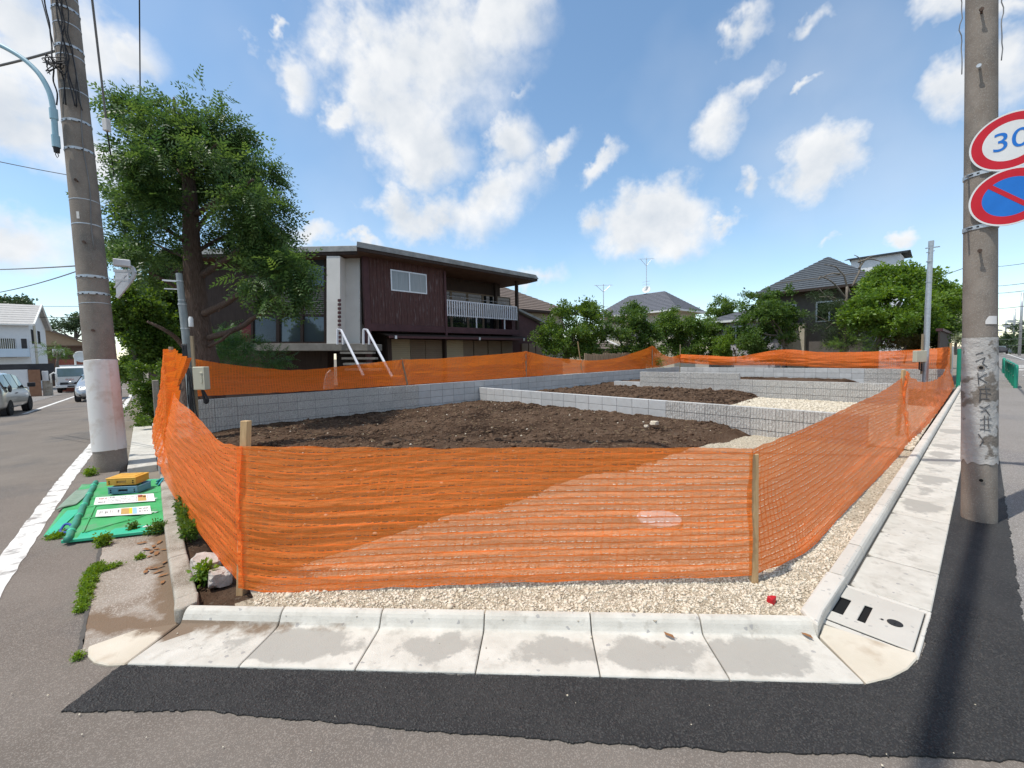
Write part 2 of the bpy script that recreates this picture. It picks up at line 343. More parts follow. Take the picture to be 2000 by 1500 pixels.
M['cream_concrete'] = mat('cream_concrete', (.52, .465, .37), (.61, .555, .46), scale=3, rough=.85, bump=.2, bscale=120, stain=(.43, .36, .27), stscale=2.4, stthr=(.56, .66))
M['old_concrete'] = mat('old_concrete', (.28, .25, .20), (.42, .38, .32), scale=3.5, rough=.9, bump=.6, bscale=60, speck=(.46, .43, .38), sscale=260, samt=.13, stain=(.20, .165, .125), stscale=2.2, stthr=(.5, .62))
M['pole_concrete'] = mat('pole_concrete', (.185, .155, .128), (.265, .23, .195), scale=5, rough=.9, bump=.45, bscale=90, speck=(.30, .28, .25), sscale=260, samt=.10, stretch=(1, 1, .8), stain=(.16, .145, .128), stscale=1.3)
M['apron'] = mat('worn_apron', (.25, .215, .175), (.35, .31, .265), scale=2.0, rough=.92, bump=.6, bscale=90, speck=(.43, .39, .34), sscale=170, samt=.20, stain=(.20, .155, .115), stscale=1.3, stthr=(.5, .62))
M['soil'] = mat('brown_soil', (.062, .037, .024), (.150, .098, .066), scale=1.6, rough=1, bump=1.0, bscale=26, spec=.05, stain=(.036, .022, .015), stscale=.7, bdist=.06, speck=(.15, .115, .085), sscale=45, samt=.06)
M['clod'] = mat('soil_clod', (.055, .034, .022), (.15, .10, .068), scale=9, rough=1, spec=.05)
M['gravel_base'] = mat('gravel_bed', (.47, .40, .29), (.60, .53, .41), scale=12, rough=.95, bump=1, bscale=60, spec=.1, bdist=.03, speck=(.26, .215, .155), sscale=60, samt=.22)
M['stone'] = mat('pale_stone', (.56, .485, .365), (.74, .675, .56), scale=14, rough=.9, spec=.15)
M['paint'] = mat('road_paint', (.60, .58, .54), (.78, .77, .74), scale=6, rough=.8, bump=.3, bscale=120, stain=(.26, .245, .225), stscale=7, stthr=(.52, .66))
M['block_smooth'] = mat('smooth_block', (.45, .455, .45), (.54, .545, .54), scale=5, rough=.92, bump=.4, bscale=180, rnd=.16)
M['block_split'] = mat('ribbed_block', (.46, .445, .415), (.60, .585, .55), scale=40, rough=.95, bump=.8, bscale=90, rnd=.10, speck=(.28, .265, .25), sscale=110, samt=.22)
M['mortar'] = mat('mortar', (.20, .20, .195), (.26, .255, .25), scale=20, rough=.95)
M['wood'] = mat('stake_wood', (.42, .27, .13), (.56, .38, .20), scale=6, rough=.8, stretch=(14, 14, 1.2), bump=.3, bscale=12, rnd=.2)
M['wood_grey'] = mat('weathered_stake', (.26, .20, .13), (.36, .28, .18), scale=6, rough=.85, stretch=(14, 14, 1.2), rnd=.2)
M['steel'] = mat('galvanised_steel', (.42, .44, .45), (.55, .57, .58), scale=12, rough=.45, metal=.75)
M['thin_pole'] = mat('grey_pole_paint', (.21, .245, .25), (.30, .33, .33), scale=7, rough=.55, metal=.25, bump=.1)
M['white_wrap'] = mat('white_wrap', (.66, .64, .61), (.72, .70, .67), scale=1.5, rough=.6, stain=(.58, .53, .48), stscale=3)
M['black'] = mat('black_rubber', (.015, .015, .016), (.03, .03, .03), rough=.6)
M['cable'] = mat('cable_black', (.018, .018, .02), (.03, .03, .033), rough=.55)
M['cable_grey'] = mat('cable_grey', (.16, .165, .17), (.22, .22, .22), rough=.6)
M['joint'] = mat('dark_joint', (.075, .07, .065), (.11, .105, .095), scale=20, rough=.95)
M['dark'] = mat('dark_void', (.006, .006, .006), (.01, .01, .01), rough=.9)
M['lampblue'] = mat('pale_blue_paint', (.26, .44, .52), (.33, .50, .58), rough=.45, scale=5)
M['bark'] = mat('bark', (.085, .056, .042), (.19, .135, .108), scale=5, rough=.95, stretch=(9, 9, 1.0), bump=1.0, bscale=8, bdist=.04)
M['bark_grey'] = mat('grey_bark', (.12, .10, .08), (.22, .19, .155), scale=8, rough=.95, bump=.6, bscale=20)

for _k in ('cream_concrete', 'apron'): soil_dirt(M[_k])
# ------------------------------------------------------------------ ground and roads
def sheet(name, pts, z, m, label=None):
    b = MB(); b.add([(x, y, z) for x, y in pts], [tuple(range(len(pts)))])
    area = sum(pts[i][0] * pts[(i + 1) % len(pts)][1] - pts[(i + 1) % len(pts)][0] * pts[i][1] for i in range(len(pts)))
    if area < 0: b.f = [f[::-1] for f in b.f]
    return struct(b.build(name, m), label)
M['ground'] = mat('dry_ground', (.16, .135, .105), (.24, .21, .17), scale=.6, rough=1, bump=.6, bscale=20)
zr_ = lambda y: -.017 * max(0.0, y - 8)   # the left street falls gently away
G = MB(); G.add([(-2500, -2500, -.03), (-.45, -2500, -.03), (-.45, 8, -.03), (-2500, 8, -.03)], [(0, 1, 2, 3)])
G.add([(-.45, -2500, -.03), (2500, -2500, -.03), (2500, 2500, -.03), (-.45, 2500, -.03)], [(0, 1, 2, 3)])
G.add([(-2500, 8, -.03), (-.45, 8, -.03), (-.45, 300, zr_(300) - .03), (-2500, 300, zr_(300) - .03), (-.45, 2500, zr_(300) - .03), (-2500, 2500, zr_(300) - .03)], [(0, 1, 2, 3), (3, 2, 4, 5)])
G.add([(-.45, 8, -.03), (-.45, 2500, -.03), (-.45, 2500, zr_(300) - .03), (-.45, 300, zr_(300) - .03)], [(0, 3, 2, 1)])
struct(G.build('ground', M['ground']))
# near crossing and left street share one asphalt sheet, the right-hand street another
R_ = MB(); R_.add([(x, y, 0) for x, y in [(-60, -60), (2.42, -60), (2.42, .33), (-.15, 2.9), (-.34, 3.2), (-.34, 8), (-60, 8)]], [tuple(range(7))])
R_.add([(-.34, 8, 0), (-.34, 13.3, zr_(13.3)), (-4.6, 13.3, zr_(13.3)), (-60, 13.3, zr_(13.3)), (-60, 8, 0)], [(0, 1, 2, 3, 4)])
R_.add([(-.34, 13.3, zr_(13.3)), (-.40, 200, zr_(200)), (-4.6, 200, zr_(200)), (-4.6, 13.3, zr_(13.3))], [(0, 1, 2, 3)]); struct(R_.build('road', M['asphalt']))
sheet('right_street', [(2.42, -60), (2.42, .3), (26, .2), (300, .2), (300, -11), (60, -60)], -.002, M['road2'])
R_ = MB(); R_.add([(-4.6, 30, zr_(30) + .01), (-4.6, 200, zr_(200) + .01), (-9, 200, zr_(200) + .01), (-9, 30, zr_(30) + .01)], [(3, 2, 1, 0)]); struct(R_.build('left_pavement', M['road2']))

def ragged(pts, step=.03, amp=.012, seed=3):
    rr = random.Random(seed); out = []
    for i in range(len(pts)):
        a, b = Vector(pts[i]).to_2d(), Vector(pts[(i + 1) % len(pts)]).to_2d(); L = (b - a).length; n = max(1, int(L / step)) if L < 9 else 1
        d = (b - a) / max(L, 1e-6); nn = Vector((-d.y, d.x))
        for k in range(n):
            p = a + (b - a) * (k / n)
            if n > 1: p = p + nn * (rr.uniform(-amp, amp) * .6 + amp * 1.5 * mnoise.noise(Vector((p.x * 9, p.y * 9, seed))))
            out.append((p.x, p.y))
    return out
PATCH_IN = [(-.17, 2.88), (2.4, .31), (2.52, .24), (2.66, .19), (2.8, .16), (2.96, .15), (3.41, .15), (60, .15)]
PATCH_OUT = [(60, -.2), (6.8, -.2), (4.2, -.2), (3.5, -.2), (3.1, -.33), (2.75, -.52), (2.42, -.20), (1.49, .73), (.62, 1.67), (.1, 2.26), (-.36, 2.68)]
pb = MB(); pp = ragged(PATCH_IN + PATCH_OUT, .02, .008); pb.prism(pp, -.01, .007)
struct(pb.build('asphalt_patch', M['new_asphalt']))

def inpoly(x, y, poly):
    c = False; j = len(poly) - 1
    for i in range(len(poly)):
        xi, yi = poly[i]; xj, yj = poly[j]
        if (yi > y) != (yj > y) and x < (xj - xi) * (y - yi) / (yj - yi) + xi: c = not c
        j = i
    return c

def inpoly_np(P, poly):
    x, y = P[:, 0], P[:, 1]; c = np.zeros(len(P), bool); j = len(poly) - 1
    for i in range(len(poly)):
        xi, yi = poly[i]; xj, yj = poly[j]
        if yi != yj: c ^= ((yi > y) != (yj > y)) & (x < (xj - xi) * (y - yi) / (yj - yi) + xi)
        j = i
    return c
# octahedron / icosahedron pebbles
_phi = (1 + 5 ** .5) / 2
ICO_V = np.array([(-1, _phi, 0), (1, _phi, 0), (-1, -_phi, 0), (1, -_phi, 0), (0, -1, _phi), (0, 1, _phi), (0, -1, -_phi), (0, 1, -_phi), (_phi, 0, -1), (_phi, 0, 1), (-_phi, 0, -1), (-_phi, 0, 1)]) / 1.9
ICO_F = np.array([(0, 11, 5), (0, 5, 1), (0, 1, 7), (0, 7, 10), (0, 10, 11), (1, 5, 9), (5, 11, 4), (11, 10, 2), (10, 7, 6), (7, 1, 8), (3, 9, 4), (3, 4, 2), (3, 2, 6), (3, 6, 8), (3, 8, 9), (4, 9, 5), (2, 4, 11), (6, 2, 10), (8, 6, 7), (9, 8, 1)])
OCT_V = np.array([(1, 0, 0), (-1, 0, 0), (0, 1, 0), (0, -1, 0), (0, 0, 1), (0, 0, -1)], float)
OCT_F = np.array([(0, 2, 4), (2, 1, 4), (1, 3, 4), (3, 0, 4), (2, 0, 5), (1, 2, 5), (3, 1, 5), (0, 3, 5)])

def rand_rot(n):
    q = RNG.normal(size=(n, 4)); q /= np.linalg.norm(q, axis=1)[:, None]; w, x, y, z = q.T
    return np.stack([np.stack([1 - 2 * (y * y + z * z), 2 * (x * y - z * w), 2 * (x * z + y * w)], -1), np.stack([2 * (x * y + z * w), 1 - 2 * (x * x + z * z), 2 * (y * z - x * w)], -1), np.stack([2 * (x * z - y * w), 2 * (y * z + x * w), 1 - 2 * (x * x + y * y)], -1)], 1)

def pebbles(name, P, R, m, base='ico', flat=.7, jit=.22, parent=None):
    "P (n,3) centres, R (n,) radii: one stuff mesh of rough stones"
    bv, bf = (ICO_V, ICO_F) if base == 'ico' else (OCT_V, OCT_F); n = len(P); k = len(bv)
    V = np.repeat(bv[None], n, 0) * (1 + RNG.uniform(-jit, jit, (n, k, 1))) * RNG.uniform(.65, 1.25, (n, 1, 3))
    V = np.einsum('nij,nkj->nki', rand_rot(n), V); V[:, :, 2] *= flat
    V = V * R[:, None, None] + P[:, None, :]
    F = bf[None] + (np.arange(n) * k)[:, None, None]
    o = link(name, fast_mesh(name, V.reshape(-1, 3), F.reshape(-1, 3), m), parent); o['kind'] = 'stuff'
    return o

# loose surface grains of the fresh asphalt
n = 30000
P = np.stack([RNG.uniform(-.4, 7, n), RNG.uniform(-.22, 2.95, n), np.full(n, .005)], 1)
P = P[inpoly_np(P, pp)]
dist = np.hypot(P[:, 0], P[:, 1])
extra = []
for _ in range(5):
    Q = np.stack([RNG.uniform(-.4, 3.6, n), RNG.uniform(-.52, 2.95, n), np.full(n, .005)], 1); extra.append(Q[inpoly_np(Q, pp)])
P = np.concatenate([P] + extra)[:30000]
pebbles('asphalt_grit', P, RNG.uniform(.0035, .0085, len(P)), M['aggregate'], 'oct', .8, .25)
n = 240; P = np.stack([RNG.uniform(-1.2, 5, n), RNG.uniform(-.6, 3, n), np.full(n, .010)], 1); P = P[(P[:, 0] + P[:, 1] < 2.65) & (P[:, 0] + P[:, 1] > 1.2)]
pebbles('asphalt_chips', P, RNG.uniform(.002, .0055, len(P)), M['stone'], 'oct', .6, .3)

# ------------------------------------------------------------------ street gutters and kerbs
kerb = struct(empty('kerb'))
SQ = 1 / math.sqrt(2)
def front(s, n):   # s along the cut corner from its left end, n from the road edge into the lot
    return (-.15 + s * SQ + n * SQ, 2.86 - s * SQ + n * SQ)
prof = [(0, -.08), (0, .016), (.02, .018), (.27, .010), (.305, .011), (.320, .015), (.333, .034), (.346, .058), (.358, .072), (.374, .081), (.396, .083), (.40, -.08)]
def fpt(s, n, z): x, y = front(s, n); return (x, y, z)
L6 = 3.606 / 6
gb = MB(); k = len(prof); s0, s1 = .003, L6 - .003
vs = [(s0, a, z) for a, z in prof] + [(s1, a, z) for a, z in prof]
gb.add(vs, [(i, k + i, k + (i + 1) % k, (i + 1) % k) for i in range(k)] + [tuple(range(k)), tuple(range(2 * k - 1, k - 1, -1))])
gme = gb.mesh('gutter_block', M['gutter'])
for i in range(6):
    o = link('gutter_block', gme, kerb, .004, 1)
    x, y = front(i * L6, 0); o.location = (x, y, random.uniform(-.002, .002)); o.rotation_euler = (0, 0, math.radians(-45 + random.uniform(-.12, .12)))
# rounded end piece left, wedge piece right
e = MB(); e.prism([(-.155, 2.865), (-.22, 2.92), (-.275, 3.0), (-.305, 3.09), (-.31, 3.19), (-.12, 3.2), (.075, 3.1)], -.08, .013); e.build('gutter_end', M['cream_concrete'], kerb, bevel=.006)
e = MB(); e.prism([(2.405, .305), (2.53, .235), (2.66, .188), (2.80, .162), (2.83, .175), (2.765, .545), (2.635, .53)], -.08, .014); e.build('gutter_wedge', M['cream_concrete'], kerb, bevel=.005)
# end stone of the front kerb and the turned stone towards the right street
e = MB(); e.prism([(.055, 3.145), (.085, 3.115), (.17, 3.15), (.185, 3.29), (.065, 3.28)], -.08, .086); e.build('kerb_stone', M['old_concrete'], kerb, bevel=.012, seg=2)
e = MB(); e.prism([(2.625, .535), (2.785, .545), (3.32, .535), (3.32, .64), (2.72, .64), (2.66, .59)], -.08, .082); e.build('kerb_stone', M['concrete_new'], kerb, bevel=.014, seg=2)
# right street: kerb stones and gutter lids
kp = [(0, -.08), (0, .022), (.008, .055), (.018, .072), (.032, .080), (.095, .078), (.10, -.08)]
b = MB(); b.sweep(kp, (.008, 0, 0), (.592, 0, 0)); ksme = b.mesh('kerb_stone', M['concrete_new'])
def gy(x): return .535 - (x - 3.3) * .0045
ang = math.atan(-.0045)
for i in range(40):
    x = 3.325 + i * .6; o = link('kerb_stone', ksme, kerb, .004, 1); o.location = (x, gy(x), random.uniform(-.003, .003)); o.rotation_euler = (0, 0, ang)
b = MB(); b.prism([(.007, -.375), (.593, -.375), (.593, -.03), (.565, -.002), (.036, -.002), (.007, -.03)], -.06, .016)
lidme = b.mesh('gutter_lid', M['gutter'])
for i in range(40):
    x = 3.345 + i * .6; o = link('gutter_lid', lidme, kerb, .005, 1); o.location = (x, gy(x) - .012, random.uniform(-.0025, .0025)); o.rotation_euler = (0, 0, ang)
b = MB(); b.box((3.36, .185, -.06), (24, .60, .004)); o = b.build('gutter_bed', M['joint'], kerb); o.location = (0, 0, -.004)
# drain cover in the corner
dr = empty('drain_cover', (2.80, .155, 0), math.radians(-1.5), 'pale drain cover with two black slots and a round black hole at the kerb corner', 'drain cover')
b = MB(); b.box((-.02, .005, -.06), (.545, .025, .010)).box((-.02, .395, -.06), (.545, .41, .004)).box((-.02, .025, -.06), (.022, .395, .010)).box((.51, .02, -.06), (.545, .395, .012)); b.build('drain_frame', M['concrete_new'], dr, bevel=.004)
xs, ys = [.026, .13, .345, .497], [.03, .235, .27, .335, .392]
b = MB()
for i in range(3):
    for j in range(4):
        if i == 1 and j in (1, 3): continue
        b.add([(xs[i], ys[j], .018), (xs[i + 1], ys[j], .018), (xs[i + 1], ys[j + 1], .018), (xs[i], ys[j + 1], .018)], [(0, 1, 2, 3)])
o = b.build('drain_lid', M['concrete_new'], dr)
w = o.modifiers.new('weld', 'WELD'); sd = o.modifiers.new('thick', 'SOLIDIFY'); sd.thickness = .011; sd.offset = -1
bv = o.modifiers.new('bevel', 'BEVEL'); bv.width = .006; bv.segments = 2
b = MB(); b.box((.11, .2, -.3), (.37, .41, .0035)).box((.498, .03, -.3), (.509, .39, .0035)); b.build('drain_shade', M['dark'], dr)  # solid black blocks painted as the shade below the slots and edge gap
b = MB(); b.lathe([(.034, 0), (.034, .0035), (.03, .0045)], (.245, .125, .0175), 24); b.lathe([(.007, 0), (.007, .0035)], (.235, .178, .0175), 10); b.bar((.228, .125, .0235), (.262, .125, .0235), .005, .003); b.build('lifting_hole', M['black'], dr)
# old kerb of the left street, its worn apron, and the newer slabs beyond
ok = struct(empty('old_kerb'))
kp2 = [(0, -.1), (0, .068), (-.012, .08), (-.105, .08), (-.115, .07), (-.115, -.1)]
for (a, c, x0, x1) in [(3.29, 4.02, .065, .06), (4.026, 5.05, .058, .062), (5.056, 6.1, .062, .07), (6.106, 7.18, .072, .085)]:
    b = MB(); b.sweep(kp2, (x0, a, 0), (x1, c, 0)); b.build('kerb_stone', M['old_concrete'], ok, bevel=.01, seg=2)
sheet('apron', ragged([(-.34, 3.2), (-.155, 2.9), (.06, 3.12), (.075, 3.3), (.09, 7.3), (-.36, 7.35), (-.35, 5.0)], .05, .008), .004, M['apron'])
sheet('joint_crack', ragged([(-.352, 3.2), (-.335, 3.2), (-.343, 4.0), (-.345, 5.1), (-.368, 5.1), (-.362, 4.0)], .03, .005, 9), .0075, M['joint'])
lp = struct(empty('left_gutter'))
for i in range(9):
    y = 7.95 + i * .6
    b = MB(); b.box((-.25, y + .004, -.1), (.075, y + .596, .07)); b.build('gutter_slab', M['gutter'], lp, bevel=.006)
    b = MB(); b.box((.082, y - .3 + .004, -.1), (.19, y + .3 - .004, .13)); b.build('kerb_stone', M['concrete_new'], lp, bevel=.008)
# markings
mk = MB()
def line(mb, x0, x1, y0, y1, z=.004): mb.add([(x0, y0, z), (x1, y0, z), (x1, y1, z), (x0, y1, z)], [(0, 1, 2, 3)])
def drape(b, xy0, xy1, w0, w1, y0, y1, n=None, z=.004):
    n = n or max(1, int((y1 - y0) / .1)) if y1 - y0 < 15 else 60; vs = []
    for i in range(n + 1):
        t = i / n; y = y0 + (y1 - y0) * t; x = xy0 + (xy1 - xy0) * t; w = w0 + (w1 - w0) * t; j = .006 if n > 10 else 0; vs += [(x - w / 2 + random.uniform(-j, j), y, zr_(y) + z), (x + w / 2 + random.uniform(-j, j), y, zr_(y) + z)]
    b.add(vs, [(2 * i, 2 * i + 1, 2 * i + 3, 2 * i + 2) for i in range(n)])
b = MB(); drape(b, -.895, -.87, .15, .16, 1.8, 8); drape(b, -.87, -.72, .16, .16, 8, 20); drape(b, -.72, -.66, .16, .16, 20, 60); struct(b.build('road_line', M['paint']))
b = MB(); drape(b, -3.48, -3.48, .15, .15, 24, 80); drape(b, -1.15, -1.15, 1.4, 1.4, 52, 52.5, 1); drape(b, -1.05, -.95, .3, .3, 29, 33, 1); drape(b, -2.12, -2.12, .13, .13, 9, 10.5); struct(b.build('road_marking', M['paint']))
b = MB(); z = .003
for i in range(6): line(b, 44 + i * 1.1, 44.5 + i * 1.1, -6.0, -1.2, z)
line(b, 40, 41, -5.5, -.9, z); line(b, 52, 200, -3.0, -2.85, z); line(b, 33, 33.4, -6, -1.4, z); line(b, 50, 200, -6.2, -6.05, z)
for i in range(6): line(b, 8 + i * 3.1, 8.12 + i * 3.1, -3.6, -1.5, z)
struct(b.build('street_marking', M['paint']))

# ------------------------------------------------------------------ the cleared lot
def fb(p, sc, seed=0.0): return mnoise.fractal(Vector((p[0] * sc + seed, p[1] * sc, seed)), 1.0, 2.0, 5)
def sstep(a, b, x):
    t = min(1, max(0, (x - a) / (b - a))); return t * t * (3 - 2 * t)
def soil_h(x, y):
    w = .25 * fb((x, y), .9, 3.1)
    lump = .035 * fb((x, y), 3.0) + .018 * fb((x, y), 9.0, 7.7)
    for k in (0, 1):   # digger tracks
        q = y - 5.0 - k * 1.25 - .16 * x + .25 * math.sin(x * .7); lump -= math.exp(-(q / .17) ** 2) * (.030 + .014 * math.sin(x * 38 + y * 6))
    if x < 8.1:
        m = sstep(2.95, 3.55, y + w - .30 * sstep(3.0, 7.2, x) * -1) * sstep(.5, 1.6, x)
        h = .012 + m * (.10 + .07 * sstep(2.5, 6.5, x) * sstep(10.6, 8.3, y) + lump)
        h += .02 * sstep(6.2, 7.9, x) * sstep(2.2, 3.2, y)
    elif x < 14.5:
        m = sstep(4.2, 5.3, y + w); h = -.02 + m * (.27 + 1.4 * lump) * (0.55 + .45 * sstep(8.1, 10.5, x))
    else:
        m = sstep(2.6, 3.8, y + w); h = .0 + m * (.31 + lump)
    return h
nx, ny = 300, 150
xs = np.concatenate([np.linspace(.165, 8.06, 190), np.linspace(8.2, 21.4, 111)]); ysx = np.linspace(.62, 10.72, ny + 1)
V = np.array([(x, y, soil_h(x, y)) for y in ysx for x in xs]); wdt = len(xs)
keep = V[:, 0] + V[:, 1] > 3.20
F = []
for j in range(ny):
    for i in range(wdt - 1):
        a = j * wdt + i
        if keep[a] and keep[a + 1] and keep[a + wdt] and keep[a + wdt + 1]: F.append((a, a + 1, a + wdt + 1, a + wdt))
struct(link('soil', fast_mesh('soil', V, np.array(F), M['soil'], smooth=True)))
# crushed-stone bed
def bed_h(x, y): return .055 + .012 * fb((x, y), 2.5, 5.5)
BED = [(.34, 2.86), (2.66, .55), (9.2, .60), (9.2, 2.3), (7.4, 2.75), (5.4, 3.0), (2.4, 3.3), (.9, 3.2), (.55, 3.12)]
BED2 = [(8.2, .62), (14.35, .7), (14.35, 4.6), (10.3, 4.4), (8.2, 4.0)]
for poly, nm in ((BED, 'gravel_bed'), (BED2, 'gravel_bed')):
    xa, xb = min(p[0] for p in poly), max(p[0] for p in poly); ya, yb = min(p[1] for p in poly), max(p[1] for p in poly)
    gx, gyy = np.arange(xa, xb + .1, .1), np.arange(ya, yb + .06, .06); w = len(gx)
    VV = np.array([(x, y, bed_h(x, y) + (0 if nm == 'gravel_bed' and poly is BED else .02)) for y in gyy for x in gx]); ins = inpoly_np(VV, poly)
    F = [(j * w + i, j * w + i + 1, (j + 1) * w + i + 1, (j + 1) * w + i) for j in range(len(gyy) - 1) for i in range(w - 1) if ins[j * w + i] or ins[j * w + i + 1] or ins[(j + 1) * w + i] or ins[(j + 1) * w + i + 1]]
    F = [f for f in F if all(VV[q][0] + VV[q][1] > 3.19 for q in f)]
    struct(link(nm, fast_mesh(nm, VV, np.array(F), M['gravel_base'], smooth=True)))
def scatter(poly, n):
    xa, xb = min(p[0] for p in poly), max(p[0] for p in poly); ya, yb = min(p[1] for p in poly), max(p[1] for p in poly)
    P = np.stack([RNG.uniform(xa, xb, n), RNG.uniform(ya, yb, n), np.zeros(n)], 1); return P[inpoly_np(P, poly)]
FRONT = [(.42, 2.86), (2.70, .585), (4.5, .60), (4.5, .9), (3.0, 1.2), (.8, 3.25), (.5, 3.2)]
P1 = scatter(FRONT, 75000); P2 = scatter(BED, 30000); P = np.concatenate([P1, P2]); P = P[P[:, 0] + P[:, 1] > 3.285]
P[:, 2] = [bed_h(x, y) for x, y in P[:, :2]]
R = np.exp(RNG.normal(math.log(.0062), .42, len(P))).clip(.003, .024); big = RNG.uniform(size=len(P)) < .02; R[big] *= 1.6; P[:, 2] += R * .15
pebbles('gravel', P, R, M['stone'], 'oct', .75, .3)
P = scatter(BED2, 9000); P[:, 2] = [bed_h(x, y) + .02 for x, y in P[:, :2]]
pebbles('gravel', P, RNG.uniform(.012, .04, len(P)), M['stone'], 'oct', .7, .3)
n = 15000; P = np.stack([RNG.uniform(.3, 8, n), RNG.uniform(2.9, 10.5, n), np.zeros(n)], 1); hh = np.array([soil_h(x, y) for x, y in P[:, :2]]); P[:, 2] = hh; P = P[hh > .03]
pebbles('soil_clods', P, np.exp(RNG.normal(math.log(.016), .55, len(P))).clip(.006, .08), M['clod'], 'ico', .7, .3)
n = 5000; P = np.stack([RNG.uniform(8.2, 14.3, n), RNG.uniform(4.2, 10.5, n), np.zeros(n)], 1); hh = np.array([soil_h(x, y) for x, y in P[:, :2]]); P[:, 2] = hh; P = P[hh > .05]
pebbles('soil_clods', P, np.exp(RNG.normal(math.log(.03), .5, len(P))).clip(.01, .11), M['clod'], 'ico', .7, .3)

n = 420; P = np.stack([RNG.uniform(-.1, 9, n), RNG.uniform(.15, 3.2, n), np.full(n, .016)], 1); _s = P[:, 0] + P[:, 1]; P = P[((_s > 2.95) & (_s < 3.15) & (P[:, 0] < 2.6)) | ((P[:, 0] > 3.4) & (P[:, 1] > .42) & (P[:, 1] < .5)) | ((_s > 2.75) & (P[:, 0] < 2.5) & (_s < 3.15) & (RNG.uniform(size=n) < .35)) | ((P[:, 0] > 3.4) & (P[:, 1] > .17) & (P[:, 1] < .5) & (RNG.uniform(size=n) < .3))]
pebbles('gutter_grit', P, RNG.uniform(.002, .007, len(P)), M['stone'], 'oct', .7, .3)
n = 160; P = np.stack([RNG.uniform(.6, 8, n), RNG.uniform(2.9, 10.3, n), np.zeros(n)], 1); P[:, 2] = [soil_h(x, y) + .004 for x, y in P[:, :2]]
pebbles('scattered_stones', P[P[:, 2] > .05], RNG.uniform(.006, .022, int((P[:, 2] > .05).sum())), M['stone'], 'ico', .8, .3)
# dry straw and root bits on the soil
n = 800; P = np.stack([RNG.uniform(.6, 8, n), RNG.uniform(2.9, 10.3, n), np.zeros(n)], 1); P[:, 2] = [soil_h(x, y) + .012 for x, y in P[:, :2]]; P = P[P[:, 2] > .06]; n = len(P)
M['straw'] = mat('dry_straw', (.30, .22, .12), (.45, .36, .22), scale=20, rough=.9)
th = RNG.uniform(0, 6.283, n); Lq = RNG.uniform(.02, .09, n); dx = np.stack([np.cos(th), np.sin(th), RNG.uniform(-.15, .2, n)], 1) * Lq[:, None]; sd = np.stack([-np.sin(th), np.cos(th), np.zeros(n)], 1) * .003; up3 = np.array([0, 0, .004])
VV = np.stack([P - sd, P + sd, P + up3, P + dx - sd, P + dx + sd, P + dx + up3], 1).reshape(-1, 3); o6 = (np.arange(n) * 6)[:, None, None]; FF = (np.array([(0, 3, 5, 2), (2, 5, 4, 1), (1, 4, 3, 0)])[None] + o6).reshape(-1, 4)
link('dry_straw', fast_mesh('dry_straw', VV, FF, M['straw']))['kind'] = 'stuff'

# ------------------------------------------------------------------ block walls
def smooth_block(w=.392, h=.19, t=.12):
    return MB().box((-w / 2, -t / 2, 0), (w / 2, t / 2, h)).mesh('block', M['block_smooth'])
def ribbed_block(w=.394, h=.19, t=.12, n=8, seed=0):
    b = MB(); rr = random.Random(seed); b.box((-w / 2, -t / 2 + .004, 0), (w / 2, t / 2, h)); p = w / n
    for i in range(n):
        x0 = -w / 2 + i * p + .003; x1 = x0 + p - .006; rows = 4
        vs = [(x, -t / 2 + .004 - (0 if (c in (0, 3)) else .011 * rr.uniform(.55, 1.3)), h * (r / rows) * .98 + .002) for r in range(rows + 1) for c, x in enumerate((x0, x0 + .007, x1 - .007, x1))]
        b.add(vs, [(r * 4 + c, r * 4 + c + 1, (r + 1) * 4 + c + 1, (r + 1) * 4 + c) for r in range(rows) for c in range(3)])
        b.add([vs[16], vs[17], vs[18], vs[19]], [(0, 1, 2, 3)])
    return b.mesh('block', M['block_split'])
SM = smooth_block(); RB = [ribbed_block(seed=i) for i in range(4)]
def block_wall(label, origin, rz, runs, z0, group='new concrete block walls on the cleared lot'):
    "runs: (x start, columns, courses, kind); the face looks along local -y"
    t = empty('block_wall', origin, rz, label, 'wall', group); core = MB()
    for (xs_, ncol, nrow, kind) in runs:
        for r in range(nrow):
            for c in range(ncol):
                me = SM if kind == 's' else RB[(r * 3 + c * 7) % 4]
                o = link('block', me, t, .003 if kind == 's' else 0); o.location = (xs_ + .2 + c * .4, random.uniform(-.0015, .0015), z0 + r * .2 + .002)
        core.box((xs_ + .004, -.05, z0 - .1), (xs_ + ncol * .4 - .004, .05, z0 + nrow * .2 - .012))
    core.build('mortar', M['mortar'], t)
    return t
block_wall('longest grey block wall along the dark house side, ribbed near end and smooth far part', (.68, 10.78, 0), 0, [(0, 13, 4, 'r'), (5.2, 39, 4, 's')], -.03)
# cross walls run along Y; local -y must look to -X: rotate by -90 degrees, local x runs to -Y
block_wall('nearest pale cross wall running from the soil to the orange net at right', (8.10, 10.70, 0), -math.pi / 2, [(0, 16, 3, 's'), (6.4, 8, 3, 'r')], -.05)
block_wall('stepped ribbed block wall in the middle of the lot behind the second soil heap', (14.5, 10.0, 0), -math.pi / 2, [(0, 3, 2, 's'), (1.2, 9, 4, 'r'), (4.8, 10, 3, 'r')], .02)
block_wall('farthest block wall below the back net with ribbed right end', (21.55, 10.68, 0), -math.pi / 2, [(0, 19, 4, 's'), (7.6, 6, 4, 'r')], -.06)

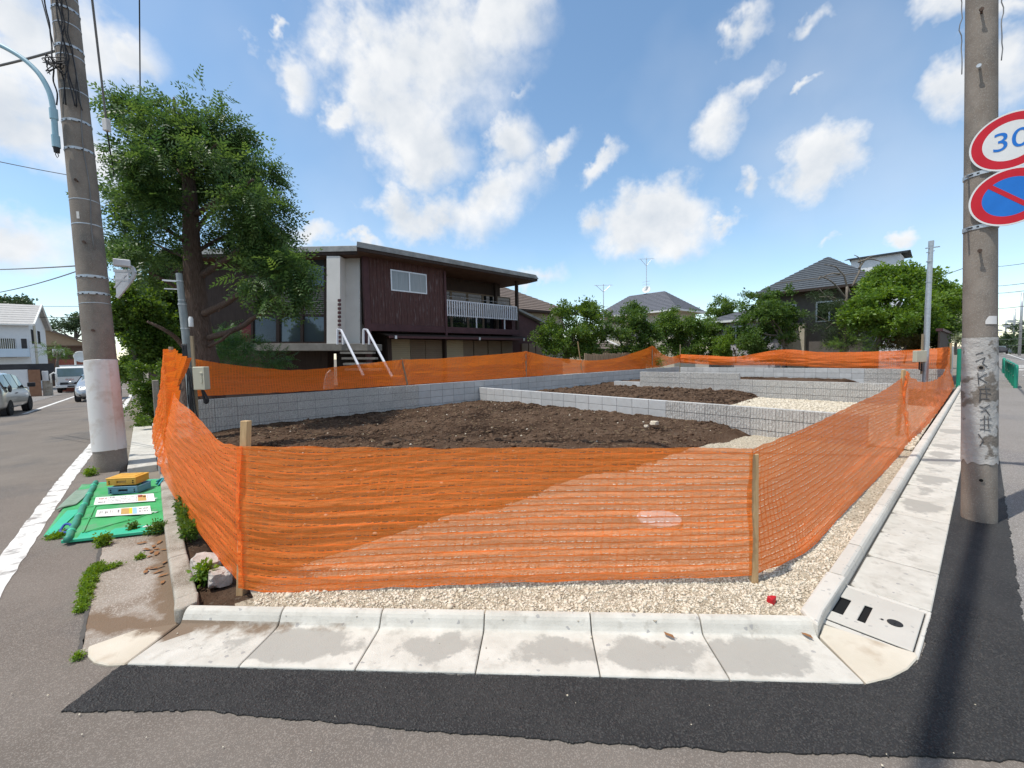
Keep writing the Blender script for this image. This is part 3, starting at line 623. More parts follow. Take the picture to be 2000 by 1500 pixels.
# ------------------------------------------------------------------ orange net and stakes
def netmat(name='orange_net', vert=1.0, dens=0.0, c1=(1.0, .27, .036, 1), c2=(.92, .165, .016, 1)):
    m = bpy.data.materials.new(name); m.use_nodes = True; t = m.node_tree; L = t.links; t.nodes.clear()
    uv = N(t, 'ShaderNodeUVMap'); sp = N(t, 'ShaderNodeSeparateXYZ'); L.new(uv.outputs[0], sp.inputs[0]); u, v = sp.outputs[0], sp.outputs[1]
    wob = N(t, 'ShaderNodeTexNoise', inp={'Scale': 9.0, 'Detail': 3.0}); L.new(uv.outputs[0], wob.inputs['Vector'])
    w1 = MATH(t, 'MULTIPLY', MATH(t, 'SUBTRACT', wob.outputs['Fac'], .5), .018)
    pu = MATH(t, 'FRACT', MATH(t, 'MULTIPLY', MATH(t, 'ADD', u, w1), 1 / .055)); pv = MATH(t, 'FRACT', MATH(t, 'MULTIPLY', MATH(t, 'ADD', v, w1), 1 / .043))
    nl = N(t, 'ShaderNodeTexNoise', inp={'Scale': 2.2, 'Detail': 2.0}); L.new(uv.outputs[0], nl.inputs['Vector']); lu = MATH(t, 'MULTIPLY', MATH(t, 'LESS_THAN', pu, .22), MATH(t, 'MULTIPLY', MATH(t, 'SUBTRACT', nl.outputs['Fac'], .30, True), 4.0 * vert, vert >= 1)); lv = MATH(t, 'LESS_THAN', pv, .20)
    slit = MATH(t, 'MULTIPLY', MATH(t, 'MULTIPLY', MATH(t, 'GREATER_THAN', pv, .24), MATH(t, 'LESS_THAN', pv, .36)), MATH(t, 'GREATER_THAN', pu, .3))
    n1 = N(t, 'ShaderNodeTexNoise', inp={'Scale': 13.0, 'Detail': 3.0}); mp = N(t, 'ShaderNodeMapping'); mp.inputs['Scale'].default_value = (.5, 1.6, 1); L.new(uv.outputs[0], mp.inputs['Vector']); L.new(mp.outputs[0], n1.inputs['Vector'])
    slit = MATH(t, 'MULTIPLY', slit, MATH(t, 'GREATER_THAN', n1.outputs['Fac'], .50))
    thr = MATH(t, 'MAXIMUM', lu, lv)
    n2 = N(t, 'ShaderNodeTexNoise', inp={'Scale': 160.0, 'Detail': 2.0}); L.new(uv.outputs[0], n2.inputs['Vector'])
    a = MATH(t, 'ADD', MATH(t, 'ADD', .68 + dens, MATH(t, 'MULTIPLY', MATH(t, 'SUBTRACT', n2.outputs['Fac'], .5), .6)), MATH(t, 'MULTIPLY', thr, .24), True)
    a = MATH(t, 'MULTIPLY', a, MATH(t, 'SUBTRACT', 1.0, MATH(t, 'MULTIPLY', slit, .65)))
    c = N(t, 'ShaderNodeMix', data_type='RGBA'); L.new(thr, c.inputs[0]); c.inputs[6].default_value = c1; c.inputs[7].default_value = c2
    d = N(t, 'ShaderNodeBsdfPrincipled', inp={'Roughness': .55, 'Specular IOR Level': .3}); L.new(c.outputs[2], d.inputs['Base Color'])
    bn = N(t, 'ShaderNodeTexNoise', inp={'Scale': 1.0, 'Detail': 4.0}); mp2 = N(t, 'ShaderNodeMapping'); mp2.inputs['Scale'].default_value = (7, 34, 1); L.new(uv.outputs[0], mp2.inputs['Vector']); L.new(mp2.outputs[0], bn.inputs['Vector'])
    bp = N(t, 'ShaderNodeBump', inp={'Strength': .8, 'Distance': .014}); L.new(bn.outputs['Fac'], bp.inputs['Height']); L.new(bp.outputs[0], d.inputs['Normal'])
    tl = N(t, 'ShaderNodeBsdfTranslucent'); tl.inputs['Color'].default_value = (1.0, .29, .03, 1)
    mx = N(t, 'ShaderNodeMixShader', inp={0: .32}); L.new(d.outputs[0], mx.inputs[1]); L.new(tl.outputs[0], mx.inputs[2])
    tp = N(t, 'ShaderNodeBsdfTransparent'); m2 = N(t, 'ShaderNodeMixShader'); L.new(a, m2.inputs[0]); L.new(tp.outputs[0], m2.inputs[1]); L.new(mx.outputs[0], m2.inputs[2])
    o = N(t, 'ShaderNodeOutputMaterial'); L.new(m2.outputs[0], o.inputs['Surface'])
    return m
M['net'] = netmat('orange_net', 1.0, .05, (1.0, .225, .03, 1), (.92, .15, .015, 1)); M['net_front'] = netmat('orange_net_front', .30, .05, (1.0, .265, .046, 1), (1.0, .20, .03, 1)); M['net_right'] = netmat('orange_net_right', 1.0, .13, (1.0, .225, .03, 1), (.90, .15, .014, 1))

def interp(pts, s):
    "piecewise Catmull-Rom through 3D points with parameter 0..1 spread by index"
    n = len(pts) - 1; f = min(max(s * n, 0), n - 1e-6); i = int(f); t = f - i
    p0, p1, p2, p3 = (Vector(pts[max(i - 1, 0)]), Vector(pts[i]), Vector(pts[i + 1]), Vector(pts[min(i + 2, n)]))
    return .5 * ((2 * p1) + (p2 - p0) * t + (2 * p0 - 5 * p1 + 4 * p2 - p3) * t * t + (3 * p1 - p0 - 3 * p2 + p3) * t ** 3)

def net(label, tops, bots, nu, nv, amp=.012, pleat=0.0, pfreq=9.0, belly=.0, seed=0.0, hfreq=22.0, gather=(), m='net'):
    "cloth between a top and a bottom edge; tops and bots are matching lists of points"
    V = []; UV = []; run = 0.0; prev = None
    for i in range(nu + 1):
        s = i / nu; T = interp(tops, s); B = interp(bots, s); mid = (T + B) / 2
        if prev is not None: run += (mid - prev).length
        prev = mid; H = (T - B).length
        T2, B2 = interp(tops, min(1, s + .004)), interp(bots, min(1, s + .004)); T1, B1 = interp(tops, max(0, s - .004)), interp(bots, max(0, s - .004))
        d = ((T2 + B2) - (T1 + B1)); d.z = 0; d.normalize() if d.length > 0 else None; nrm = Vector((d.y, -d.x, 0))
        gat = sum(math.exp(-((s - g) / .05) ** 2) for g in gather)
        for j in range(nv + 1):
            v = j / nv; P = B.lerp(T, v)
            hor = mnoise.noise(Vector((run * 1.1 + seed, v * H * hfreq, seed))) + .5 * mnoise.noise(Vector((run * 2.6, v * H * hfreq * 2.1, seed + 4)))
            big = mnoise.noise(Vector((run * .9, v * 2.0, seed + 9)))
            pl = math.sin(run * pfreq * 2 + 3 * mnoise.noise(Vector((run * .7, v * 1.5, seed + 2)))) * pleat * (.35 + v)
            pl += math.sin((run - v * .5) * 46 + seed) * .02 * gat
            off = amp * hor * math.sin(math.pi * min(1, max(0, v * 1.0)) ** .6) + .03 * big * math.sin(math.pi * v) + pl - belly * math.sin(math.pi * v)
            edge = .010 * mnoise.noise(Vector((run * 6, 0, seed + 5))) * (1 if j in (0, nv) else 0)
            V.append(P + nrm * off + Vector((0, 0, edge))); UV.append((run, v * max(H, .9)))
    w = nv + 1; F = [(i * w + j, (i + 1) * w + j, (i + 1) * w + j + 1, i * w + j + 1) for i in range(nu) for j in range(nv)]
    me = bpy.data.meshes.new('orange_net'); me.from_pydata(V, [], F); me.materials.append(M[m]); me.polygons.foreach_set('use_smooth', [True] * len(F))
    ul = me.uv_layers.new(name='UVMap'); idx = np.zeros(len(me.loops), dtype=np.int32); me.loops.foreach_get('vertex_index', idx); ul.data.foreach_set('uv', np.array(UV, dtype=np.float32)[idx].ravel())
    o = bpy.data.objects.new('orange_net', me); COL.objects.link(o)
    return tag(o, label, 'safety net', 'orange safety netting around the lot')

net('front stretch of orange netting facing the street corner between the two near stakes',
    [(.42, 3.17, 1.005), (.75, 2.85, .995), (1.3, 2.36, .97), (2.0, 1.72, .955), (2.6, 1.18, .94), (2.87, .95, .925)],
    [(.38, 3.15, .085), (.60, 2.93, .055), (1.15, 2.44, .075), (1.9, 1.80, .085), (2.55, 1.21, .092), (2.86, .94, .10)], 220, 120, amp=.009, seed=1.3, hfreq=23, m='net_front')
net('left stretch of orange netting sagging beside the left street to the meter pole',
    [(.445, 3.135, 1.005), (.40, 3.76, .955), (.36, 4.32, 1.02), (.31, 4.95, 1.10), (.27, 5.75, 1.13), (.25, 6.3, 1.20)],
    [(.405, 3.115, .09), (.33, 3.55, .14), (.27, 4.25, .14), (.20, 4.95, .17), (.14, 5.6, .21), (.085, 6.5, .25)], 130, 70, amp=.012, seed=4.2, hfreq=20, belly=.02)
net('bunched orange netting hanging in folds from the leaning stake at the left corner',
    [(.25, 6.28, 1.20), (.255, 6.6, 1.32), (.27, 7.1, 1.70), (.30, 7.5, 1.72), (.40, 7.9, 1.66), (.55, 8.4, 1.60)],
    [(.085, 6.48, .25), (.06, 6.9, .42), (.05, 7.5, .55), (.10, 8.1, .75), (.20, 8.4, .80), (.32, 8.7, .95)], 120, 60, amp=.02, pleat=.05, pfreq=16, seed=7.7, hfreq=9, belly=-.03)
net('right stretch of orange netting along the gravel strip and new kerb',
    [(2.87, .95, .925), (3.6, .925, .925), (4.6, .91, .93), (6.0, .90, .945), (7.6, .885, .96), (9.35, .86, 1.05)],
    [(2.86, .94, .10), (3.5, .80, .09), (4.4, .78, .08), (5.8, .75, .07), (7.2, .72, .06), (8.75, .70, .05)], 240, 70, amp=.010, seed=2.4, hfreq=14, belly=.02, m='net_right')
net('second right stretch of orange netting sagging low in front of the far wall',
    [(9.35, .82, 1.16), (10.9, .80, .92), (13.0, .78, .77), (16.0, .76, .70), (19.0, .75, .80), (21.5, .75, 1.5)],
    [(8.75, .70, .05), (10.3, .64, .06), (12.8, .62, .07), (15.5, .62, .06), (18.5, .62, .06), (21.6, .62, .1)], 160, 50, amp=.02, seed=8.4, hfreq=8, belly=.05, pleat=.015, pfreq=3, gather=(0, 1))
BACK = [(.76, 1.63), (1.3, 1.50), (1.9, 1.40), (2.86, 1.31), (4.23, 1.40), (5.47, 1.50)]
net('orange netting behind the ribbed wall below the big tree', [(x, 10.86, z) for x, z in BACK], [(x, 10.86, zz) for x, zz in [(.72, .84), (1.3, .82), (1.9, .81), (2.9, .79), (4.2, .78), (5.6, .775)]], 130, 40, amp=.025, seed=3.3, hfreq=13, pleat=.012, pfreq=1.5, belly=.06, gather=(1.0,))
net('orange netting behind the smooth wall in front of the shutters of the dark house', [(5.47, 10.86, 1.50), (6.5, 10.86, 1.50), (7.47, 10.86, 1.54), (9.0, 10.86, 1.60), (10.32, 10.86, 1.69)], [(5.6, 10.86, .775), (6.6, 10.86, .77), (7.6, 10.86, .77), (9.0, 10.86, .77), (10.3, 10.86, .775)], 110, 40, amp=.025, seed=5.3, hfreq=10, pleat=.012, pfreq=1.5, belly=.05, gather=(0, 1.0))
net('orange netting peaking at a stake left of the back corner', [(10.32, 10.86, 1.69), (11.3, 10.86, 1.50), (12.3, 10.86, 1.39), (14.24, 10.86, 1.27), (16.0, 10.86, 1.36), (18.0, 10.86, 1.68), (18.98, 10.86, 1.87), (19.7, 10.86, 1.55), (20.78, 10.86, 1.30), (21.8, 10.8, 1.43)],
    [(10.3, 10.86, .775), (11.3, 10.86, .775), (12.3, 10.86, .775), (14.2, 10.86, .775), (16.0, 10.86, .775), (18.0, 10.86, .78), (19.0, 10.86, .80), (19.7, 10.86, .80), (20.8, 10.86, .90), (21.8, 10.8, 1.0)], 220, 36, amp=.025, seed=6.3, hfreq=8, pleat=.02, pfreq=1.2, belly=.05, gather=(0, .667, 1.0))
net('far stretch of orange netting above the farthest wall', [(21.75, 10.8, 1.43), (21.75, 9.2, 1.33), (21.75, 7.9, 1.27), (21.75, 6.06, 1.56), (21.75, 4.6, 1.42), (21.75, 3.1, 1.40), (21.75, 1.5, 1.46), (21.75, .72, 1.54)],
    [(21.75, 10.8, .95), (21.75, 9.2, .86), (21.75, 7.9, .83), (21.75, 6.06, .84), (21.75, 4.6, .76), (21.75, 3.1, .70), (21.75, 1.5, .70), (21.75, .72, .72)], 200, 36, amp=.03, seed=9.1, hfreq=8, pleat=.015, pfreq=1.5, belly=-.05, gather=(.43, 1.0))

def stake(p, q, w, label, m='wood', strap=None):
    b = MB(); b.bar(p, q, w, w, up=(.7, .7, 0)); o = b.build('wooden_stake', M[m], None, bevel=.003)
    tag(o, label, 'stake', 'stakes holding the orange net')
    return o
stake((.40, 3.20, -.05), (.49, 3.225, 1.155), .048, 'square wooden stake at the near left netting corner, its cut top above the net')
stake((2.885, .935, -.05), (2.915, .955, .885), .042, 'bamboo coloured wooden stake at the near right corner of the netting', 'wood')
stake((9.36, .90, -.05), (9.32, .84, 1.18), .045, 'wooden stake halfway along the right netting where the net sags beyond', 'wood')
stake((.26, 7.25, .0), (.29, 7.2, 1.76), .04, 'stake at the left corner hidden in bunched netting with only its tip bare', 'wood_grey')
stake((5.72, 10.87, .3), (5.47, 10.87, 1.52), .04, 'dark leaning stake behind the wall in front of the stairs', 'wood_grey')
stake((10.32, 10.88, .3), (10.32, 10.88, 1.70), .04, 'stake under the net peak in front of the shutters end', 'wood_grey')
stake((13.6, 10.9, .3), (13.25, 10.9, 2.05), .04, 'pale thin slanting stake above the sagging net left of the tallest net peak', 'wood')
stake((18.98, 10.88, .3), (18.98, 10.88, 1.88), .04, 'stake under the tallest net peak along the house side', 'wood_grey')
stake((21.8, 10.84, .3), (21.8, 10.84, 1.95), .04, 'stake at the far back corner of the netting', 'wood_grey')
stake((21.78, 6.06, .3), (21.78, 6.06, 1.57), .04, 'stake in the middle of the far netting', 'wood_grey')
stake((21.6, .72, -.05), (21.6, .74, 1.66), .045, 'stake at the far right end of the netting beside the green rails', 'wood')
# ------------------------------------------------------------------ poles
def ring_strap(b, c, r, h, w=.03, t=.004, tilt=(0, 0), n=28, m=0):
    "a strap round a pole at centre c"
    prof = [(r, -w / 2), (r + t, -w / 2), (r + t, w / 2), (r, w / 2)]
    ax = Vector((tilt[0], tilt[1], 1)); b.lathe(prof, Vector(c) + Vector((0, 0, h)), n, ax, m)

def axis_pt(p0, p1, z):
    t = (z - p0.z) / (p1.z - p0.z); return p0.lerp(p1, t)

LP0, LP1 = Vector((-.43, 8.44, -.05)), Vector((-.60, 9.12, 9.0)); LR0, LR1 = .185, .13
def lrad(z): return LR0 + (LR1 - LR0) * z / 9
lp_ = empty('utility_pole', LP0, 0, 'thick concrete utility pole at left with a white wrap round its lower part', 'utility pole', 'concrete utility poles')
def lput(b): b.v = [tuple(Vector(v) - LP0) for v in b.v]; return b
b = MB(); zs = [-.05, .3, 1.6, 3, 4.5, 6, 7.5, 9]; b.tube([axis_pt(LP0, LP1, z) for z in zs], [lrad(z) for z in zs], 36); lput(b).build('shaft', M['pole_concrete'], lp_, True, autos=40)
b = MB(); zs = [.29, .295, .7, 1.2, 1.60, 1.605]; b.tube([axis_pt(LP0, LP1, z) for z in zs], [lrad(z) + (.007 if 0 < i < 5 else .002) for i, z in enumerate(zs)], 36)
b.bar(axis_pt(LP0, LP1, .3) + Vector((.075, -.178, 0)), axis_pt(LP0, LP1, 1.6) + Vector((.072, -.173, 0)), .03, .006); lput(b).build('wrap', M['white_wrap'], lp_, True, autos=40)
bands = [(2.56, .035), (2.80, .035), (2.42, .008), (3.55, .014), (3.9, .01), (4.62, .035), (5.02, .035), (5.45, .014), (5.95, .014), (6.08, .035), (6.4, .012), (6.62, .035), (6.8, .012)]
for z, w_ in bands:
    b = MB(); c = axis_pt(LP0, LP1, z); ring_strap(b, c, lrad(z) - .001, 0, w_, .006 if w_ > .02 else .004, (-.02 + random.uniform(-.02, .02), .08))
    if w_ > .03:
        for k in range(14):
            a = 2 * math.pi * k / 14; p = c + Vector((math.cos(a), math.sin(a), 0)) * (lrad(z) + .005); b.bar(p + Vector((0, 0, -.006)), p + Vector((0, 0, .006)), .022, .004, up=(math.cos(a), math.sin(a), 0), m=1)
        p = c + Vector((-.05, -1, 0)).normalized() * (lrad(z) + .012); b.bar(p - Vector((.03, 0, 0)), p + Vector((.03, 0, 0)), .03, .026)
    lput(b).build('steel_band', [M['steel'], M['dark']], lp_)
for z, a in ((2.03, -1.75), (3.28, -1.75), (4.15, -1.85)):
    b = MB(); c = axis_pt(LP0, LP1, z); d = Vector((math.cos(a), math.sin(a), 0)); b.tube([c + d * (lrad(z) - .01), c + d * (lrad(z) + .05)], .012, 8); b.lathe([(.02, 0), (.02, .012)], c + d * (lrad(z) + .05), 8, d); lput(b).build('bolt', M['bark'], lp_)
def surf(z, a, off=.012): c = axis_pt(LP0, LP1, z); return c + Vector((math.cos(a), math.sin(a), 0)) * (lrad(z) + off)
rr = random.Random(5)
for k in range(7):
    a0 = -2.1 + rr.uniform(-.35, .5); pts = []
    for i in range(14):
        z = 7.4 - i * .17 + rr.uniform(-.02, .02); a0 += rr.uniform(-.16, .16); pts.append(surf(z, a0, .02 + .012 * k % .05 + rr.uniform(0, .03)))
    b = MB(); b.tube([interp(pts, t / 40) for t in range(41)], .009 if k < 4 else .006, 6); lput(b).build('pole_cable', M['cable'], lp_, True)
for k in range(5):
    pts = [surf(5.75 + rr.uniform(-.15, .15), -2.6 + rr.uniform(-.3, 1.0), rr.uniform(.03, .16)) for i in range(7)]
    b = MB(); b.tube([interp(pts, t / 40) for t in range(41)], .006, 5); lput(b).build('pole_cable', M['cable'], lp_, True)
b = MB(); b.tube([surf(z, -1.2 + .08 * math.sin(z * 5), .008) for z in np.linspace(3.2, 5.9, 24)], .006, 5); lput(b).build('pole_cable', M['cable_grey'], lp_, True)
b = MB(); c = axis_pt(LP0, LP1, 3.66); st = [surf(3.62, -2.15 + .05 * i, .003) for i in range(5)] + [surf(3.72, -2.15 + .05 * i, .003) for i in range(4, -1, -1)]; b.add(st, [tuple(range(len(st)))]); lput(b).build('sticker', M['paint'], lp_)
# street lamp arm clamped to the left pole
lamp = empty('street_lamp_arm', axis_pt(LP0, LP1, 4.6) + Vector((-.22, -.13, 0)), 0, 'pale blue curved street lamp arm clamped to the left utility pole', 'street lamp')
lb = lamp.location; dirn = (-RIGHT0 * .93 - FWD0 * .1).normalized(); b = MB()
pts = [Vector((0, 0, -.02)), Vector((0, 0, .2)), Vector((0, 0, .5)), dirn * .04 + Vector((0, 0, .75)), dirn * .17 + Vector((0, 0, 1.0)), dirn * .42 + Vector((0, 0, 1.22)), dirn * .8 + Vector((0, 0, 1.38)), dirn * 1.6 + Vector((0, 0, 1.52)), dirn * 2.1 + Vector((0, 0, 1.55))]
b.tube([interp(pts, t / 50) for t in range(51)], [.034 - .008 * t / 50 for t in range(51)], 14); b.build('arm', M['lampblue'], lamp, True)
b = MB(); b.lathe([(.044, -.02), (.044, .14)], (0, 0, 0), 16); b.build('clamp', M['lampblue'], lamp, autos=30); b = MB(); b.lathe([(.044, .36), (.044, .5)], (0, 0, 0), 16); b.build('clamp', M['lampblue'], lamp, autos=30)
b = MB(); b.lathe([(.03, -.09), (.036, -.02)], (0, 0, 0), 14); b.tube([Vector((0, 0, -.07)), Vector((.015, 0, -.13)), Vector((0, 0, -.16)), Vector((-.015, 0, -.12)), Vector((-.005, 0, -.07))], .005, 5); b.build('cable_gland', M['black'], lamp)
b = MB(); b.lathe([(.03, 0), (.1, .03), (.12, .12), (.08, .2)], dirn * 2.1 + Vector((0, 0, 1.46)), 16, dirn); b.build('lamp_head', M['lampblue'], lamp, True, autos=40)
# perforated cable rack and box behind the left pole
rk = empty('cable_rack', at(226, 545, 6.5), 0, 'white angled metal bracket rack with a small box on the back of the left pole', 'bracket')
rl = rk.location
def rel(px, py, d=6.5): return at(px, py, d) - rl
M['white_metal'] = mat('white_metal', (.55, .56, .58), (.64, .65, .67), rough=.5, metal=.2, scale=9)
b = MB(); pth = [rel(225, 517), rel(250, 519), rel(259, 523), rel(263, 533), rel(258, 545), rel(229, 581)]
for p, q in zip(pth[:-1], pth[1:]): b.bar(p, q, .05, .03, up=FWD0)
b.build('rack_frame', M['white_metal'], rk)
b = MB()
for y in (530, 547): b.bar(rel(222, y - 1), rel(262 - (y - 530) * .5, y), .03, .02, up=FWD0)
b.bar(rel(224, 562), rel(247, 536), .022, .02, up=FWD0); b.build('rack_bar', M['white_metal'], rk)
b = MB(); c = rel(238, 514, 6.42); b.box((c.x - .10, c.y - .05, c.z - .05), (c.x + .10, c.y + .05, c.z + .055)); b.build('junction_box', M['white_metal'], rk, bevel=.01)
b = MB(); b.add([rel(224, 526), rel(258, 527), rel(250, 548), rel(228, 576)], [(0, 1, 2, 3)]); o = b.build('mesh_plate', M['white_metal'], rk); o.modifiers.new('thick', 'SOLIDIFY').thickness = .006

RP0, RP1 = Vector((5.50, -.03, -.05)), Vector((5.92, .22, 9.0)); RR0, RR1 = .112, .085
def rrad(z): return RR0 + (RR1 - RR0) * z / 9
rp_ = empty('utility_pole', RP0, 0, 'slimmer concrete utility pole at right with road signs and a peeling white lower coat', 'utility pole', 'concrete utility poles')
def rput(b): b.v = [tuple(Vector(v) - RP0) for v in b.v]; return b
b = MB(); zs = [-.05, .3, 1.0, 1.6, 3, 4.5, 6, 9]; b.tube([axis_pt(RP0, RP1, z) for z in zs], [rrad(z) for z in zs], 36); rput(b).build('shaft', M['pole_concrete'], rp_, True, autos=40)
M['old_coat'] = mat('peeling_coat', (.36, .34, .315), (.46, .445, .42), scale=6, rough=.75, bump=1.0, bscale=14, stain=(.185, .16, .135), stscale=3.0, stthr=(.53, .56), bdist=.02)
b = MB(); zs = list(np.linspace(.52, 1.62, 30)); nn = 48; vs = []
for i, z in enumerate(zs):
    for k in range(nn):
        a = 2 * math.pi * k / nn; o_ = .003 + .004 * max(0, mnoise.fractal(Vector((math.cos(a) * 1.2, math.sin(a) * 1.2, z * 5)), 1, 2, 4)); zz = z + (.035 * mnoise.noise(Vector((a * 3, 1, 2))) if i == 0 else 0); c = axis_pt(RP0, RP1, zz); vs.append(c + Vector((math.cos(a), math.sin(a), 0)) * (rrad(zz) + o_))
b.add(vs, [(i * nn + k, i * nn + (k + 1) % nn, (i + 1) * nn + (k + 1) % nn, (i + 1) * nn + k) for i in range(len(zs) - 1) for k in range(nn)]); rput(b).build('peeling_coat', M['old_coat'], rp_, True)
camdir = math.atan2(-RP0.y, -RP0.x)   # bearing of the photographer from the pole
def rsurf(px, py, off=.004):
    "point on the right pole's skin seen at the pixel"
    c = axis_pt(RP0, RP1, max(.0, at(px, py, 3.66).z)); z = c.z
    r = ray(px, py); o = CAM; dx, dy = r.x, r.y; fx, fy = o.x - c.x, o.y - c.y; R = rrad(z) + off
    A = dx * dx + dy * dy; B = 2 * (fx * dx + fy * dy); C = fx * fx + fy * fy - R * R; D = B * B - 4 * A * C
    t = (-B - math.sqrt(max(D, 0))) / (2 * A); return o + r * t
M['scrawl'] = mat('black_scrawl', (.05, .05, .055), (.14, .14, .14), rough=.8)
strokes = [[(1909, 727), (1912, 752)], [(1928, 729), (1912, 739)], [(1913, 740), (1928, 748)], [(1912, 760), (1934, 758)], [(1925, 753), (1927, 778)], [(1913, 768), (1935, 769)], [(1914, 779), (1933, 778)], [(1914, 793), (1923, 798), (1934, 790)], [(1915, 805), (1925, 800), (1933, 812)],
           [(1914, 820), (1936, 818)], [(1922, 812), (1923, 840)], [(1930, 814), (1931, 838)], [(1913, 829), (1936, 829)], [(1914, 838), (1935, 840)], [(1916, 760), (1914, 785)], [(1906, 705), (1924, 698), (1918, 710), (1928, 716)], [(1905, 692), (1920, 688)], [(1911, 848), (1920, 860), (1913, 872)]]
b = MB()
for st in strokes: b.tube([rsurf(x + random.uniform(-1, 1), y + random.uniform(-1, 1), .0075) for x, y in st], .0033, 5)
rput(b).build('scrawled_letters', M['scrawl'], rp_)
for px_, py_ in ((1916, 718), (1916, 938)):
    p = rsurf(px_, py_, .006); c = axis_pt(RP0, RP1, p.z); d = (p - c); d.z = 0; d.normalize(); b = MB(); b.lathe([(.022, -.004), (.022, .004)], p, 16, d, 0); b.lathe([(.013, .004), (.013, .007)], p, 14, d, 1); rput(b).build('bolt_hole', [M['pole_concrete'], M['dark']], rp_)
for px_, py_ in ((1917, 27), (1914, 135), (1914, 492)):
    p = rsurf(px_, py_, -.01); c = axis_pt(RP0, RP1, p.z); d = (p - c); d.z = 0; d.normalize(); b = MB(); b.tube([p, p + d * .075], .009, 8); b.lathe([(.016, 0), (.016, .01)], p + d * .07, 8, d); rput(b).build('bolt', M['bark'] if py_ != 135 else M['steel'], rp_)
b = MB(); cols = [(1924.5, 627), (1929, 620)] + [(1929 + i * 3, 617) for i in range(1, 7)]; q = [rsurf(x, y, .005) for x, y in cols] + [rsurf(x, 633, .005) for x, y in cols]; b.add(q, [(i, 8 + i, 9 + i, i + 1) for i in range(7)]); rput(b).build('sticker', M['white_wrap'], rp_)
for side in (-1, 1):
    pts = []; a0 = camdir + side * 1.5
    for i in range(60):
        z = 4.0 + i * .05; c = axis_pt(RP0, RP1, z); rad_ = rrad(z) + .016 + .02 * abs(math.sin(i * .55)) * abs(mnoise.noise(Vector((i * .3, side, 1)))) * 2; pts.append(c + Vector((math.cos(a0 + .1 * math.sin(i * .9)), math.sin(a0 + .1 * math.sin(i * .9)), 0)) * rad_)
    b = MB(); b.tube(pts, .004, 5); rput(b).build('loose_wire', M['cable_grey'], rp_, True)

# road signs on the right pole
M['sign_red'] = mat('sign_red', (.50, .010, .022), (.55, .014, .028), rough=.4, scale=8); M['sign_blue'] = mat('sign_blue', (.012, .15, .52), (.015, .17, .58), rough=.4, scale=8)
M['sign_white'] = mat('sign_white', (.66, .67, .66), (.72, .73, .72), rough=.4, scale=5); M['sign_back'] = mat('sign_back', (.5, .5, .5), (.58, .58, .58), rough=.5, metal=.4)
def text_mesh(txt, size):
    cu = bpy.data.curves.new('t', 'FONT'); cu.body = txt; cu.size = size; cu.align_x = 'CENTER'; cu.align_y = 'CENTER'; ob = bpy.data.objects.new('t', cu); COL.objects.link(ob)
    dg = bpy.context.evaluated_depsgraph_get(); dg.update(); me = bpy.data.meshes.new_from_object(ob.evaluated_get(dg)); bpy.data.objects.remove(ob); return me
SIGN_N = Vector((-.985, .05, 0)).normalized(); SR = SIGN_N.cross(Vector((0, 0, 1))) * -1   # right as a viewer sees it
SR = Vector((0, 0, 1)).cross(SIGN_N).normalized()
def disc(b, r0, r1, off, m, n=56):
    vs = []
    for k in range(n):
        a = 2 * math.pi * k / n; d = SR * math.cos(a) + Vector((0, 0, 1)) * math.sin(a); vs += [d * r0 + SIGN_N * off, d * r1 + SIGN_N * off]
    b.add(vs, [(2 * k, 2 * k + 1, 2 * ((k + 1) % n) + 1, 2 * ((k + 1) % n)) for k in range(n)] if r0 > 0 else [tuple(2 * k + 1 for k in range(n))], m)
def sign(px_, py_, label):
    c = at(px_, py_, 3.47); e = empty('road_sign', c, 0, label, 'road sign', 'round road signs on the right pole')
    b = MB(); b.lathe([(.228, -.004), (.235, -.002), (.235, .002), (.23, .004)], (0, 0, 0), 56, SIGN_N); disc(b, .222, .2345, .005, 0); b.build('plate', M['sign_white'], e)
    b = MB(); disc(b, .158, .222, .0052, 0); b.build('red_ring', M['sign_red'], e)
    b = MB(); hz = [-.03, .03]
    pz = axis_pt(RP0, RP1, c.z - .20); b.bar(SIGN_N * -.02 + Vector((0, 0, -.22)), SIGN_N * -.02 + Vector((0, 0, .16)), .03, .025, up=SIGN_N)
    b.bar(SIGN_N * -.02 + Vector((0, 0, -.2)), (pz - c) + SIGN_N * (rrad(c.z)), .03, .03); b.build('bracket', M['steel'], e)
    b = MB(); cc = pz - c; ring_strap(b, cc, rrad(c.z) + .001, 0, .035, .006, (0, .03)); b.bar(cc + RIGHT0 * -.11 + Vector((0, 0, -.005)), cc + RIGHT0 * -.19 + FWD0 * -.05 + Vector((0, 0, -.02)), .012, .012); b.build('strap', M['steel'], e)
    for k in (-.6, .0, .55):
        a = camdir + k; d = Vector((math.cos(a), math.sin(a), 0)); b = MB(); p = cc + d * (rrad(c.z) + .0075); t_ = Vector((-d.y, d.x, 0)); b.bar(p - t_ * .022, p + t_ * .022, .010, .002, up=d); b.build('strap_slot', M['dark'], e)
    return e
s30 = sign(1974, 275, 'round 30 speed limit sign with red ring and blue digits')
b = MB(); disc(b, 0, .158, .0051, 0); b.build('face', M['sign_white'], s30)
tm = text_mesh('30', .215); tm.transform(Matrix.Scale(1.0, 4)); tm.materials.append(M['sign_blue'])
o = link('digits', tm, s30); o.matrix_local = Matrix((( SR.x, 0, SIGN_N.x, SIGN_N.x * .0072), (SR.y, 0, SIGN_N.y, SIGN_N.y * .0072), (0, 1, 0, .0), (0, 0, 0, 1)))
snp = sign(1973, 384, 'round blue no parking sign with red ring and one red slash')
b = MB(); disc(b, 0, .158, .0051, 0); b.build('face', M['sign_blue'], snp)
